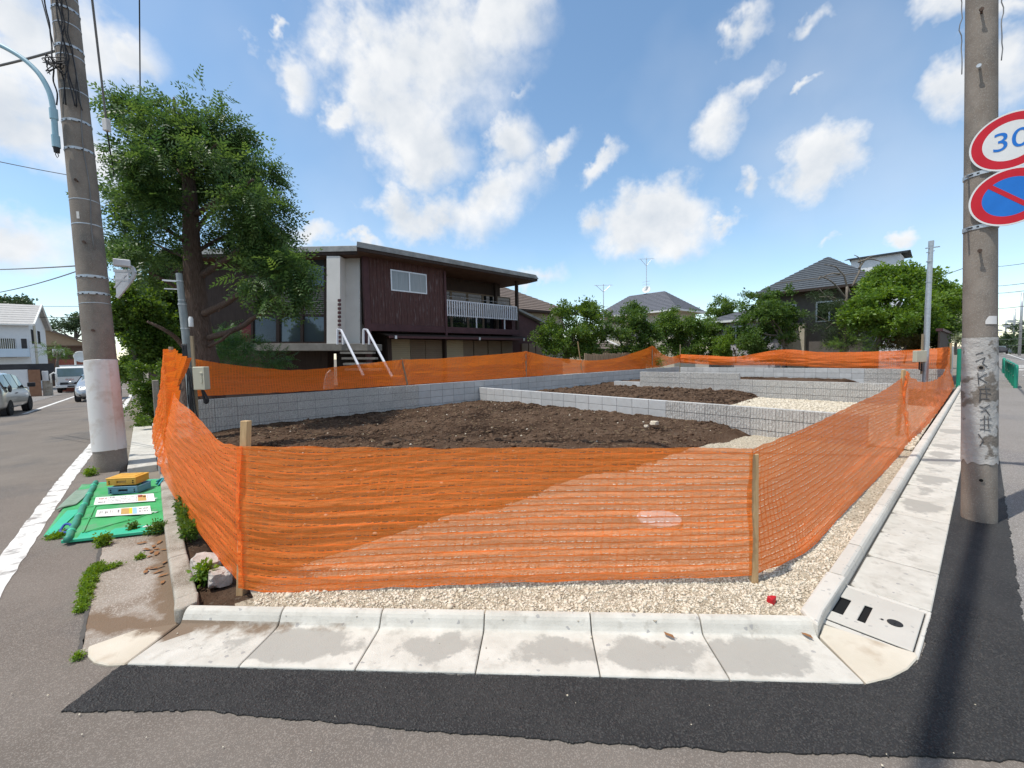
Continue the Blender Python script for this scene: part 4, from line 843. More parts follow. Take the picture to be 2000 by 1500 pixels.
b = MB(); d = (SR * 1 - Vector((0, 0, 1))).normalized(); up_ = (SR + Vector((0, 0, 1))).normalized(); q = [-d * .166 - up_ * .016, d * .166 - up_ * .016, d * .166 + up_ * .016, -d * .166 + up_ * .016]; b.add([p + SIGN_N * .0068 for p in q], [(0, 1, 2, 3)]); b.build('red_slash', M['sign_red'], snp)

# slim steel meter poles inside the lot
def box_at(b, c, sx, sy, sz, ax, ay, m=0):
    c = Vector(c); ax = Vector(ax); ay = Vector(ay); b.bar(c - ax * sx / 2, c + ax * sx / 2, sy, sz, m)
M['beige'] = mat('beige_plastic', (.50, .475, .36), (.56, .53, .41), rough=.45, scale=4)
tp = Vector((.66, 10.15, 0)); mp_ = empty('meter_pole', tp, 0, 'grey steel temporary power pole with beige meter box in the left corner of the lot', 'meter pole', 'temporary power poles')
b = MB(); b.tube([Vector((.02, -.02, 0)), Vector((.0, 0, 1.6)), Vector((-.035, .06, 2.7))], [.075, .068, .064], 18); b.tube([Vector((-.035, .06, 2.7)), Vector((-.05, .10, 3.25))], [.055, .052], 18); b.build('tube', M['thin_pole'], mp_, True, autos=40)
for z in (1.45, 2.2, 2.66, 2.74, 3.1):
    b = MB(); ring_strap(b, (-.0 - .035 * max(0, z - 1.6) / 1.1, .06 * max(0, z - 1.6) / 1.1, z), .066 if z < 2.7 else .055, 0, .02, .005, n=18)
    b.build('ring', M['steel'], mp_)
px_ = (RIGHT0 * .13 - FWD0 * .05); b = MB(); b.bar(px_ + Vector((0, 0, .25)), px_ + Vector((0, 0, 2.05)), .05, .035, up=FWD0); b.build('wood_batten', M['wood_grey'], mp_)
bx = RIGHT0 * .30 - FWD0 * .10 + Vector((0, 0, 1.24)); b = MB(); b.bar(bx - RIGHT0 * .115, bx + RIGHT0 * .115, .14, .44); o = b.build('meter_box', M['beige'], mp_, bevel=.012)
b = MB(); q = bx - FWD0 * .078; b.bar(q + RIGHT0 * .04 + Vector((0, 0, .0)), q + RIGHT0 * .075 + Vector((0, 0, .0)), .02, .18); b.bar(q + RIGHT0 * .085, q + RIGHT0 * .12, .02, .43); b.bar(q + RIGHT0 * .03 + Vector((0, 0, .10)), q + RIGHT0 * .09 + Vector((0, 0, .10)), .03, .03); b.build('box_latch', M['beige'], mp_, bevel=.004)
for k in range(6):
    rr = random.Random(k); pts = [Vector((0, 0, 1.9)) - FWD0 * .075 + RIGHT0 * rr.uniform(-.06, .03), Vector((0, 0, 1.5)) - FWD0 * .09 + RIGHT0 * rr.uniform(-.03, .05), Vector((0, 0, 1.15)) - FWD0 * .10 + RIGHT0 * rr.uniform(.02, .14), Vector((0, 0, .7)) - FWD0 * .10 + RIGHT0 * rr.uniform(.02, .15), Vector((0, 0, rr.uniform(.15, .5))) - FWD0 * .10 + RIGHT0 * rr.uniform(.06, .2)]
    b = MB(); b.tube([interp(pts, t / 24) for t in range(25)], .012, 6); b.build('power_cable', M['cable'], mp_, True)
pts = [bx + Vector((0, 0, -.22)), bx + Vector((0, 0, -.36)) + RIGHT0 * .02, bx + Vector((0, 0, -.48)) + RIGHT0 * .05, bx + Vector((0, 0, -.42)) + RIGHT0 * .1, bx + Vector((0, 0, -.24)) + RIGHT0 * .02]
b = MB(); b.tube([interp(pts, t / 24) for t in range(25)], .02, 7); b.lathe([(.035, 0), (.04, .08)], pts[2], 8); b.build('plug', M['black'], mp_, True, autos=50)
b = MB(); t0 = Vector((-.05, .10, 3.1)); b.bar(t0, t0 - RIGHT0 * .32 + Vector((0, 0, .03)), .03, .03); b.bar(t0 - Vector((0, 0, .15)), t0 - RIGHT0 * .3 - Vector((0, 0, .13)), .02, .02); b.build('cross_arm', M['white_metal'], mp_)
b = MB(); b.lathe([(.04, -.09), (.04, .06), (.025, .1)], RIGHT0 * .095 + Vector((0, 0, 2.32)), 12); b.build('lamp', M['sign_white'], mp_, True, autos=50)

tp2 = Vector((20.6, 1.30, 0)); mp2_ = empty('meter_pole', tp2, 0, 'tall thin galvanised power pole with small beige meter box at far right of the lot', 'meter pole', 'temporary power poles')
b = MB(); b.tube([Vector((0, 0, 0)), Vector((0, 0, 3.2)), Vector((.02, -.02, 5.1))], [.085, .08, .065], 14); b.build('tube', M['steel'], mp2_, True, autos=40)
b = MB(); b.lathe([(.075, 5.02), (.075, 5.2)], (.02, -.02, 0), 12); b.bar(Vector((.02, -.02, 4.95)) - RIGHT0 * .18, Vector((.02, -.02, 5.0)) + RIGHT0 * .3, .035, .035); b.bar(Vector((.02, -.02, 4.8)) - RIGHT0 * .14, Vector((.02, -.02, 4.86)) + RIGHT0 * .12, .03, .03); b.build('pole_cap', M['steel'], mp2_)
for z in (1.7, 2.9, 3.8, 4.5): b = MB(); ring_strap(b, (.005, 0, z), .079, 0, .03, .01, n=14); b.build('ring', M['steel'], mp2_)
bx = -RIGHT0 * .30 - FWD0 * .08 + Vector((0, 0, 1.22)); b = MB(); b.bar(bx - RIGHT0 * .18, bx + RIGHT0 * .18, .16, .40); b.build('meter_box', M['beige'], mp2_, bevel=.012)
b = MB(); b.bar(-RIGHT0 * .14 + Vector((0, 0, .6)), -RIGHT0 * .14 + Vector((0, 0, 2.0)), .05, .04, up=FWD0); b.build('wood_batten', M['wood_grey'], mp2_)
b = MB(); b.tube([bx + Vector((0, 0, -.2)), bx + Vector((.02, 0, -.45)), bx + Vector((0, 0, -.52)) + RIGHT0 * .1, bx + Vector((0, 0, -.25)) + RIGHT0 * .08], .02, 6); b.build('power_cable', M['cable'], mp2_, True)

# overhead wires
def wire(label, p, q, r, sag=.0, m='cable', n=16):
    p, q = Vector(p), Vector(q); b = MB(); pts = [p.lerp(q, t / n) - Vector((0, 0, sag * 4 * (t / n) * (1 - t / n))) for t in range(n + 1)]; b.tube(pts, r, 6)
    return tag(b.build('overhead_wire', M[m], None, True), label, 'wire', 'overhead wires')
TL = axis_pt(LP0, LP1, 8.6); TR = axis_pt(RP0, RP1, 8.4)
wire('thick grey service cable dropping past the right side of the left pole', at(166, -120, 6.3), at(208, 240, 7.4), .016, 0, 'cable_grey')
cn = MB(); c1 = at(208, 243, 7.4); cn.bar(c1 + Vector((0, 0, .09)), c1 - Vector((0, 0, .12)), .09, .09, up=FWD0); tag(cn.build('cable_splice_box', M['white_wrap'], None, bevel=.01), 'small pale splice box hanging on the cable beside the left pole', 'splice box')
wire('thin dark cable running down from the pale splice box into the big tree', c1 - Vector((0, 0, .12)), at(223, 345, 8.6), .012)
wire('dark cable hanging straight above the big tree top', at(271, -160, 9.0), at(275, 330, 13.0), .014)
wire('thin wire crossing the left pole steeply from the top left', at(66, -60, 6.0), at(136, 205, 7.0), .007, 0, 'cable_grey')
wire('second thin steep wire just left of the left pole top', at(102, -40, 6.0), at(128, 150, 7.0), .006, 0, 'cable_grey')
wire('stout grey cable leaving the left pole to the left below the black tangle', at(-60, 140, 6.2), at(122, 95, 5.9), .016, .02, 'cable_grey')
wire('thin wire behind the lamp arm at left sky', at(-60, 303, 12), at(140, 343, 14), .012, .02, 'cable_grey')
wire('level wire reaching the left pole at the upper clamp', at(-80, 527, 9), at(152, 519, 6.2), .010, .02, 'cable_grey')
wire('slack wire rising to the left pole at the lower clamp', at(-80, 580, 9), at(155, 528, 6.2), .008, .08, 'cable_grey')
for i, (ya, yb) in enumerate(((596, 597), (617, 619))):
    wire(('upper' if i == 0 else 'lower') + ' of the two far level wires behind the white house roof', at(-40, ya, 45), at(240, yb, 45), .025, .1)
wire('wire joining the two poles along the right street out of the top', TR, Vector((60, .5, 9.0)), .03, .4)
_k = 7.2 / SUN_DIR.z
g1_, g2_ = gz(1915, 1027) + SUN_DIR * _k, gz(1835, 1400) + SUN_DIR * _k; _d = (g1_ - g2_).normalized(); _e = g2_ + _d * ((5.72 - g2_.x) / _d.x)
wire('heavy cable bundle over the right street above the kerb', g2_ - _d * 14, _e, .05, 0)
b = MB(); b.bar((5.72, -.7, 7.25), (5.72, _e.y + .15, 7.25), .09, .09); rput(b).build('cross_arm', M['steel'], rp_)
wire('wire above the new asphalt beside the heavy cable bundle', Vector((-14, .55, 8.4)), Vector((5.72, -.6, 7.35)), .022, .2)
wire('wire crossing high over the lot between the two near poles', TL, TR, .03, .5)
wire('second wire crossing over the lot beside the first', TL + Vector((0, .2, -.5)), TR + Vector((0, .1, -.6)), .02, .55)
for i, (ya, yb) in enumerate(((505, 515), (545, 552), (560, 566), (590, 596), (625, 628), (640, 642), (655, 655), (668, 667))):
    wire(['highest', 'second highest', 'third', 'fourth', 'fifth', 'sixth', 'seventh', 'lowest'][i] + ' of the stacked wires beyond the right pole over the street', at(2060, ya, 30), at(1905, yb + 6, 90), .03, .3)
wire('far wire slanting left of the right pole above the bright tree', at(1890, 521, 24), at(1848, 536, 34), .02)
# ------------------------------------------------------------------ vegetation
M['leaf_big'] = leafmat('cedar_leaf', (.030, .080, .030), (.135, .215, .055), .40)
M['leaf_dark'] = leafmat('dark_leaf', (.036, .088, .022), (.135, .215, .042), .40)
M['leaf_mid'] = leafmat('mid_leaf', (.045, .105, .022), (.155, .24, .042), .42)
M['leaf_bright'] = leafmat('bright_leaf', (.075, .16, .022), (.19, .29, .05), .42)
M['leaf_pine'] = leafmat('pine_leaf', (.03, .06, .022), (.075, .115, .04), .25)
M['leaf_rust'] = leafmat('rust_leaf', (.07, .075, .02), (.16, .12, .035), .3)
M['leaf_white'] = leafmat('flower_leaf', (.20, .28, .08), (.70, .70, .52), .25)
M['leaf_far'] = leafmat('far_leaf', (.04, .075, .035), (.09, .135, .06), .25)

def tmpl_pinnate(k=5, w=.13, ln=.36):
    V, F = [], []
    for i in range(k):
        t = .12 + .88 * i / (k - 1)
        for sgn in (-1, 1):
            a = math.radians(62 - 28 * t); d = np.array([math.cos(a), sgn * math.sin(a), -.18]); l = ln * (1 - .45 * t); sd = np.array([-math.sin(a) * sgn, math.cos(a), 0]) * w * (1 - .3 * t)
            b = np.array([t, 0, -.28 * t * t]); o = len(V); V += [b, b + d * l * .5 + sd * .5, b + d * l, b + d * l * .5 - sd * .5]; F.append((o, o + 1, o + 2, o + 3))
    return np.array(V), np.array(F)
def tmpl_broad(k=7, seed=1, w=.34, ln=.62):
    rr = np.random.default_rng(seed); V, F = [], []
    for i in range(k):
        a = rr.uniform(0, 2 * math.pi); e = rr.uniform(-.5, .6); d = np.array([math.cos(a) * math.cos(e), math.sin(a) * math.cos(e), math.sin(e)]); sd = np.cross(d, rr.normal(size=3)); sd /= np.linalg.norm(sd); b = d * rr.uniform(.1, .5); o = len(V)
        V += [b, b + d * ln * .5 + sd * w * .5, b + d * ln, b + d * ln * .5 - sd * w * .5]; F.append((o, o + 1, o + 2, o + 3))
    return np.array(V), np.array(F)
def tmpl_needle(k=10, seed=2): return tmpl_broad(k, seed, .07, .8)
TPL = {'pinnate': [tmpl_pinnate()], 'broad': [tmpl_broad(7, s) for s in (1, 2, 3)], 'needle': [tmpl_needle(10, s) for s in (1, 2)], 'small': [tmpl_broad(9, s, .30, .5) for s in (4, 5)]}

def sample_blobs(blobs, n, gap=.0, gscale=1.2, shell=.55, seed=0.0):
    "points and outward directions spread through ellipsoid blobs (centre, (rx, ry, rz))"
    wts = np.array([(r[0] * r[1] + r[1] * r[2] + r[0] * r[2]) for c, r in blobs]); wts /= wts.sum(); cnt = RNG.multinomial(n, wts); P, D = [], []
    for (c, r), k in zip(blobs, cnt):
        u = RNG.normal(size=(k, 3)); u /= np.linalg.norm(u, axis=1)[:, None]; rad = shell + (1 - shell) * RNG.uniform(0, 1, (k, 1)) ** .7
        rad = rad * (1 + .16 * RNG.normal(size=(k, 1)) * (RNG.uniform(size=(k, 1)) < .5))
        P.append(np.array(c)[None] + u * np.array(r)[None] * rad); D.append(u)
    P, D = np.concatenate(P), np.concatenate(D)
    if gap:
        g = np.array([mnoise.noise(Vector(p * gscale) + Vector((seed, 0, 0))) + .6 * mnoise.noise(Vector(p * gscale * 2.7) + Vector((0, seed, 0))) for p in P]); keep = g > (gap - 1) * .5
        P, D = P[keep], D[keep]
    return P, D

def sample_tufts(blobs, n, per, tr, gap, gscale, shell, seed):
    "leaves gathered into tufts, the tufts spread through the blobs"
    C, D = sample_blobs(blobs, max(8, n // per), gap, gscale, shell, seed); k = len(C); rad_ = tr * RNG.uniform(.6, 1.4, k)
    off = RNG.normal(size=(k, per, 3)); off /= np.linalg.norm(off, axis=2)[:, :, None]; off *= RNG.uniform(.25, 1, (k, per, 1)) * np.array([1, 1, .62])
    P = C[:, None, :] + off * rad_[:, None, None]; DD = off * .8 + D[:, None, :] * .5 + np.array([0, 0, .1]); DD /= np.linalg.norm(DD, axis=2)[:, :, None]
    return P.reshape(-1, 3), DD.reshape(-1, 3)

def leaves(name, P, D, size, tpl, m, parent, droop=.3, up=.5, tint_up=.0):
    V, F, T = [], [], []; off = 0; n = len(P); which = RNG.integers(0, len(TPL[tpl]), n)
    for ti, (tv, tf) in enumerate(TPL[tpl]):
        sel = which == ti; p, d = P[sel], D[sel]; k = len(p)
        if not k: continue
        x = d + np.array([0, 0, -droop]) + RNG.normal(scale=.45, size=(k, 3)); x /= np.linalg.norm(x, axis=1)[:, None]
        z = np.array([0, 0, 1.0]) * up + RNG.normal(scale=.45, size=(k, 3)) + d * .3; y = np.cross(z, x); y /= np.linalg.norm(y, axis=1)[:, None]; z = np.cross(x, y)
        s = size * RNG.uniform(.6, 1.35, k); Rm = np.stack([x, y, z], -1)
        vv = np.einsum('nij,kj->nki', Rm, tv) * s[:, None, None] + p[:, None, :]
        V.append(vv.reshape(-1, 3)); F.append((tf[None] + (np.arange(k) * len(tv))[:, None, None]).reshape(-1, 4) + off); off += k * len(tv)
        t = np.clip(RNG.beta(2, 2.4, k), 0, 1); T.append(np.repeat(t, len(tv)))
    V = np.concatenate(V)
    if parent is not None: V = V - np.array(parent.location)
    o = link(name, fast_mesh(name, V, np.concatenate(F), m, tint=np.concatenate(T)), parent); o['kind'] = 'stuff'
    return o

def branch(parent, pts, r0, r1, m='bark_grey', name='branch', n=8, seed=0):
    b = MB(); k = 4 * (len(pts) - 1); q = [interp(pts, t / k) for t in range(k + 1)]
    q = [p + Vector((mnoise.noise(p * 2.1), mnoise.noise(p * 2.3 + Vector((5, 0, 0))), 0)) * .05 for p in q]
    b.tube([p - parent.location for p in q], [r0 + (r1 - r0) * t / k for t in range(k + 1)], n); return b.build(name, M[m], parent, True)

def tree(label, base, blobs, n, size, tpl='broad', m='leaf_mid', name='tree', group=None, trunk_r=.12, gap=.55, bark='bark_grey', limbs=5, cat='tree', droop=.2, trunk_top=None, gscale=1.2, up=.5):
    base = Vector(base); e = empty(name, base, 0, label, cat, group)
    cs = [Vector(c) for c, r in blobs]; cen = sum(cs, Vector()) / len(cs); top = trunk_top or cen
    if trunk_r: branch(e, [base - Vector((0, 0, .1)), base.lerp(top, .35) + Vector((.1 * random.uniform(-1, 1), .1 * random.uniform(-1, 1), 0)), top], trunk_r, trunk_r * .45, bark, 'trunk')
    rr = random.Random(int(abs(base.x * 91 + base.y * 37)))
    for i in range(limbs if trunk_r else 0):
        c = cs[i % len(cs)]; s = base.lerp(top, rr.uniform(.3, .85)); mid = s.lerp(c, .5) + Vector((rr.uniform(-.2, .2), rr.uniform(-.2, .2), rr.uniform(-.1, .3))); branch(e, [s, mid, c], trunk_r * .45, trunk_r * .12, bark)
    P, D = sample_tufts(blobs, int(n * 1.15), 16, size * 1.9, gap, gscale, .5, rr.uniform(0, 50)); leaves('crown', P, D, size, tpl, M[m], e, droop, up)
    return e

def pxblobs(lst, d, dr=.9):
    "blobs given as (px, py, rx px, ry px[, depth shift]) at depth d"
    out = []
    for t in lst:
        x, y, rx, ry = t[:4]; dd = d + (t[4] if len(t) > 4 else 0); s = dd / FOC * (1.16 if 20.6 < d < 27.5 else 1.0); a, b_ = rx * s, ry * s; rr_ = (a + b_) / 2 * dr
        # ellipsoid axes: keep horizontal radius isotropic
        out.append((tuple(at(x, y, dd)), ((a + rr_) / 2, (a + rr_) / 2, b_)))
    return out

# the big tree
TD = 9.5
bt = empty('big_tree', at(393, 703, TD) * 1 + Vector((0, 0, -1.3)), 0, 'tall bushy conifer with shaggy brown trunk behind the netting at left', 'tree')
tp_ = [at(397, 790, TD), at(394, 715, TD), at(389, 650, TD), at(382, 590, TD), at(378, 530, TD), at(374, 470, TD), at(372, 410, TD), at(368, 350, TD), at(360, 290, TD), at(350, 220, TD)]
rad = [.40, .31, .235, .21, .19, .175, .15, .12, .075, .03]
b = MB(); K = 60; nn = 22; vs = []
for i in range(K + 1):
    p = interp(tp_, i / K); f = i / K * (len(rad) - 1); r_ = rad[int(f)] + (rad[min(int(f) + 1, len(rad) - 1)] - rad[int(f)]) * (f - int(f))
    for k in range(nn):
        a = 2 * math.pi * k / nn; dn = Vector((math.cos(a), math.sin(a), 0)); w_ = 1 + .10 * mnoise.noise(Vector((math.cos(a) * 3.2, math.sin(a) * 3.2, p.z * .8))) + .05 * math.sin(a * 9 + p.z * .7) + (.12 * math.sin(a * 5 + 1) if i < 9 else 0)
        vs.append(p + dn * r_ * w_ - bt.location)
b.add(vs, [(i * nn + k, i * nn + (k + 1) % nn, (i + 1) * nn + (k + 1) % nn, (i + 1) * nn + k) for i in range(K) for k in range(nn)]); b.build('trunk', M['bark'], bt, True)
LIMBS = [([(396, 615, 0), (440, 593, -.4), (470, 573, -.8), (507, 549, -1.1)], .085), ([(402, 662, 0), (454, 645, -.3), (492, 625, -.7), (517, 604, -1.0)], .075), ([(402, 680, 0), (430, 664, -.3), (456, 643, -.6)], .045), ([(390, 540, 0), (424, 518, .1), (465, 492, .0), (502, 458, -.2)], .085),
         ([(372, 690, 0), (347, 663, -.3), (317, 642, -.6), (288, 628, -.7)], .06), ([(372, 580, 0), (330, 553, -.4), (290, 530, -.6)], .055), ([(370, 545, 0), (320, 515, .3), (280, 490, .4)], .06), ([(382, 450, 0), (408, 420, .3), (442, 388, .6)], .06), ([(385, 420, 0), (422, 392, -.4), (465, 372, -.7), (495, 350, -.9)], .06),
         ([(368, 415, 0), (330, 395, -.3), (300, 372, -.6)], .055), ([(370, 480, 0), (335, 455, -.5), (300, 430, -.9)], .06), ([(366, 350, 0), (335, 320, .3), (305, 295, .5)], .045), ([(368, 345, 0), (395, 310, -.3), (425, 280, -.5)], .045), ([(388, 490, 0), (430, 466, .6), (480, 440, .9)], .05), ([(372, 505, 0), (330, 490, .8), (290, 470, 1.2)], .05), ([(360, 300, 0), (345, 250, -.2), (340, 190, -.3)], .04), ([(427, 608, -.35), (436, 597, -.35), (441, 583, -.4)], .02)]
for pts, r_ in LIMBS: branch(bt, [at(x, y, TD + dd) for x, y, dd in pts], r_, r_ * .45, 'bark')
CB = [(338, 205, 26, 38, -.2), (392, 200, 30, 34, .1), (260, 222, 38, 34, .2), (300, 245, 48, 40, -.5), (440, 245, 48, 42, .0), (350, 262, 62, 42, -.7), (400, 262, 50, 40, .8), (252, 300, 40, 44, .1), (320, 318, 62, 44, -.9), (310, 320, 60, 40, .9), (430, 315, 66, 50, -.7), (440, 320, 60, 44, .9), (500, 338, 42, 52, .0), (246, 375, 36, 40, -.2), (285, 395, 44, 40, -.9), (300, 400, 46, 36, 1.0), (480, 400, 56, 44, -.8), (470, 395, 50, 42, .9), (528, 415, 34, 52, .0),
      (248, 455, 36, 40, .0), (290, 475, 44, 34, -.9), (300, 480, 42, 30, 1.0), (500, 470, 54, 34, .7), (538, 480, 42, 44, -.1), (555, 525, 42, 44, -.7), (510, 530, 44, 30, -1.0), (576, 560, 20, 34, -.8), (540, 575, 30, 24, -.9), (395, 360, 40, 30, 1.1), (340, 360, 40, 30, 1.2), (262, 515, 38, 28, -.4), (440, 450, 30, 22, 1.1)]
bl = pxblobs([(x + 4, y + 8, rx * .78, ry * .78, dd) for x, y, rx, ry, dd in CB], TD, 1.0); P, D = sample_tufts(bl, 20000, 20, .30, .98, 1.7, .5, 3.0)
_w = np.array(P) - np.array(CAM); _dp = _w @ np.array(FWD); _u = 1000 + FOC * (_w @ np.array(RIGHT)) / _dp; _z = P[:, 2]
_tx = np.interp(_z, [p.z for p in tp_], [395 - 30 * i / 9 for i in range(10)])   # keep the front of the trunk clear of leaves, as pruned trees are
keep = ~((np.abs(_u - _tx) < 40) & (_dp < TD + .2) & (_z < at(368, 345, TD).z) & (RNG.uniform(size=len(P)) < .96)); P, D = P[keep], D[keep]
leaves('crown', P, D, .33, 'pinnate', M['leaf_big'], bt, .55, .6)

# trees and hedge along the left street boundary
GT = 'garden trees around the lot'
tree('dense leafy tree rising between the left pole and the big trunk', at(265, 735, 11.5), pxblobs([(262, 590, 34, 44), (250, 640, 26, 46), (300, 640, 40, 50, .6), (285, 580, 36, 36, .8), (258, 690, 30, 40), (310, 690, 38, 40, .7), (330, 600, 34, 50, 1.4), (350, 660, 40, 60, 1.6), (250, 676, 20, 30, -.2), (244, 705, 16, 30, -.1), (252, 735, 18, 24)], 11.5), 10500, .15, 'broad', 'leaf_mid', 'hedge_tree', GT, .14, .75)
iv = tree('ivy covered hedge at the left lot corner beside the street', at(285, 830, 9.6), pxblobs([(290, 800, 22, 40), (283, 760, 20, 40, .2), (297, 735, 24, 26), (278, 720, 16, 20, .3), (305, 780, 14, 50, .2), (285, 830, 18, 20, -.2), (300, 755, 26, 60, .5), (288, 790, 24, 60, .3)], 9.6), 7000, .085, 'broad', 'leaf_mid', 'hedge', None, 0, .9, cat='hedge')
b = MB(); c = at(311, 770, 9.4) - iv.location; tag(MB().box((-.06, -.06, 0), (.06, .06, 1.15)).build('gate_post', M['apron'], None, bevel=.01), 'speckled old concrete gate post beside the ivy hedge', 'post').location = gz(310, 838, 0)
tag(MB().lathe([(.045, 0), (.045, 1.75)], (0, 0, 0), 12).build('boundary_post', M['concrete_new'], None), 'thin pale post at the street edge behind the ivy hedge', 'post').location = gz(262, 790, 0)

M['leaf_shrub'] = leafmat('shrub_leaf', (.03, .085, .025), (.08, .17, .04), .34)
tree('feathery green shrub under the big tree in front of the raised deck', at(505, 725, 11.5), pxblobs([(470, 690, 36, 24), (520, 700, 38, 18, -.3), (500, 680, 24, 18, .2), (440, 665, 28, 30, .4)], 11.5), 1500, .20, 'pinnate', 'leaf_shrub', 'shrub', 'shrubs', .03, .8, cat='shrub', limbs=3)
# trees beyond the far wall
tree('glossy leaved tree with bent grey branches just right of the dark house', at(1108, 705, 21), pxblobs([(1095, 625, 30, 28), (1135, 620, 34, 26), (1120, 650, 46, 26, -.4), (1080, 655, 26, 30), (1155, 655, 24, 28), (1150, 605, 12, 14), (1100, 610, 14, 14), (1110, 680, 40, 18), (1150, 684, 30, 16)], 21), 3600, .20, 'broad', 'leaf_mid', 'tree', GT, .13, .6)
tree('upright dark green tree with thin shoots in front of the hip roofed house', at(1215, 705, 22), pxblobs([(1225, 630, 34, 26), (1215, 660, 38, 30), (1245, 655, 30, 32, .3), (1190, 640, 20, 34), (1192, 600, 5, 14), (1240, 610, 22, 16), (1270, 660, 18, 26), (1225, 688, 40, 16), (1262, 690, 24, 14)], 22), 3200, .19, 'broad', 'leaf_dark', 'tree', GT, .13, .7)
tree('clipped dome shaped tree right of the tallest net peak', at(1340, 705, 25), pxblobs([(1325, 625, 42, 22), (1360, 640, 40, 28, .2), (1310, 650, 36, 30), (1345, 670, 46, 24, -.3), (1295, 672, 24, 24), (1385, 655, 22, 30, .4), (1340, 690, 46, 14), (1395, 688, 22, 14), (1310, 640, 30, 26)], 25), 4600, .21, 'small', 'leaf_mid', 'tree', GT, .14, .75)
tree('rounded green tree top behind the clipped dome tree', at(1412, 690, 27), pxblobs([(1410, 605, 34, 20), (1400, 630, 28, 24), (1432, 625, 24, 26)], 27), 1700, .2, 'small', 'leaf_mid', 'tree', GT, .12, .75)
tree('bright yellow green bush in the gap left of the dark evergreen', at(1437, 705, 23), pxblobs([(1430, 672, 28, 22), (1455, 680, 16, 18), (1415, 685, 14, 14)], 23), 1300, .16, 'broad', 'leaf_bright', 'bush', 'shrubs', .05, .85, cat='bush')
tree('dark evergreen tree with leaning pale trunk in front of the grey house', at(1547, 705, 21.5), pxblobs([(1480, 590, 34, 26), (1520, 590, 30, 28, .3), (1500, 620, 44, 30), (1475, 645, 28, 40, -.2), (1530, 640, 24, 26), (1495, 670, 34, 24), (1550, 622, 10, 16), (1465, 570, 12, 10), (1500, 688, 30, 14)], 21.5), 4600, .19, 'broad', 'leaf_dark', 'tree', GT, .13, .72, trunk_top=at(1515, 640, 21.5))
tree('sparse layered pine with bare grey twigs before the grey house', at(1645, 705, 20.2), pxblobs([(1600, 580, 26, 8), (1640, 600, 34, 10), (1590, 615, 20, 9), (1650, 625, 46, 14), (1610, 645, 30, 12), (1690, 640, 30, 14), (1640, 665, 40, 14)], 20.2, .9), 2100, .2, 'needle', 'leaf_pine', 'pine_tree', GT, .11, .75, limbs=7, trunk_top=at(1655, 560, 20.2))
pn = bpy.data.objects['pine_tree']
for pts in ([(1655, 585), (1630, 555), (1605, 540), (1598, 548)], [(1660, 575), (1648, 540), (1632, 522), (1610, 516)], [(1665, 560), (1680, 525), (1678, 505), (1668, 498)], [(1678, 525), (1692, 505), (1712, 498)], [(1660, 600), (1625, 585), (1600, 565)], [(1676, 512), (1700, 506), (1725, 512)], [(1640, 535), (1622, 535), (1600, 545)]):
    branch(pn, [at(x, y, 20.2) for x, y in pts], .05, .012, 'bark_grey')
tree('large bright green maple spreading behind the thin power pole', at(1700, 712, 18.5), pxblobs([(1740, 545, 52, 26, .3), (1790, 550, 42, 28, .2), (1715, 575, 36, 24), (1760, 590, 66, 34, -.5), (1690, 605, 36, 26, -.3), (1830, 580, 34, 34, .3), (1730, 630, 54, 26, -.6), (1795, 625, 46, 30), (1670, 625, 26, 18), (1855, 590, 22, 28, .6)], 18.5), 7600, .20, 'broad', 'leaf_bright', 'maple_tree', GT, .15, .70, up=.9, gscale=1.6)
tree('dark shaded tree standing behind the right half of the maple', at(1835, 712, 20.5), pxblobs([(1835, 600, 34, 36), (1815, 640, 40, 36), (1850, 640, 24, 34), (1790, 655, 30, 28)], 20.5), 2600, .2, 'broad', 'leaf_dark', 'tree', GT, .14, .8)
tree('low rusty green clipped shrub above the far netting', at(1765, 705, 18.0), pxblobs([(1765, 668, 36, 16), (1745, 676, 20, 12), (1785, 676, 20, 12)], 18.0), 1700, .10, 'small', 'leaf_rust', 'shrub', 'shrubs', .04, .9, cat='shrub')
tree('mid green undergrowth below the sparse pine', at(1640, 712, 18.4), pxblobs([(1620, 688, 24, 18), (1660, 680, 34, 24), (1700, 685, 26, 22), (1590, 692, 16, 12), (1735, 690, 20, 16)], 18.4), 2000, .15, 'pinnate', 'leaf_mid', 'undergrowth', 'shrubs', .03, .85, cat='shrub')
tree('small white flowering tree right of the maple', at(1868, 690, 29), pxblobs([(1868, 625, 18, 18), (1855, 645, 16, 16), (1880, 645, 16, 22), (1866, 660, 22, 10)], 29), 1500, .24, 'broad', 'leaf_white', 'flowering_tree', GT, .1, .85)
tree('grass tuft of lily leaves at the foot of the tallest net peak', oy(1272, 715, 11.25), [(tuple(oy(1272, 708, 11.25)), (.28, .28, .16))], 130, .22, 'needle', 'leaf_bright', 'lily_clump', None, 0, 0, cat='plant', droop=-.6)
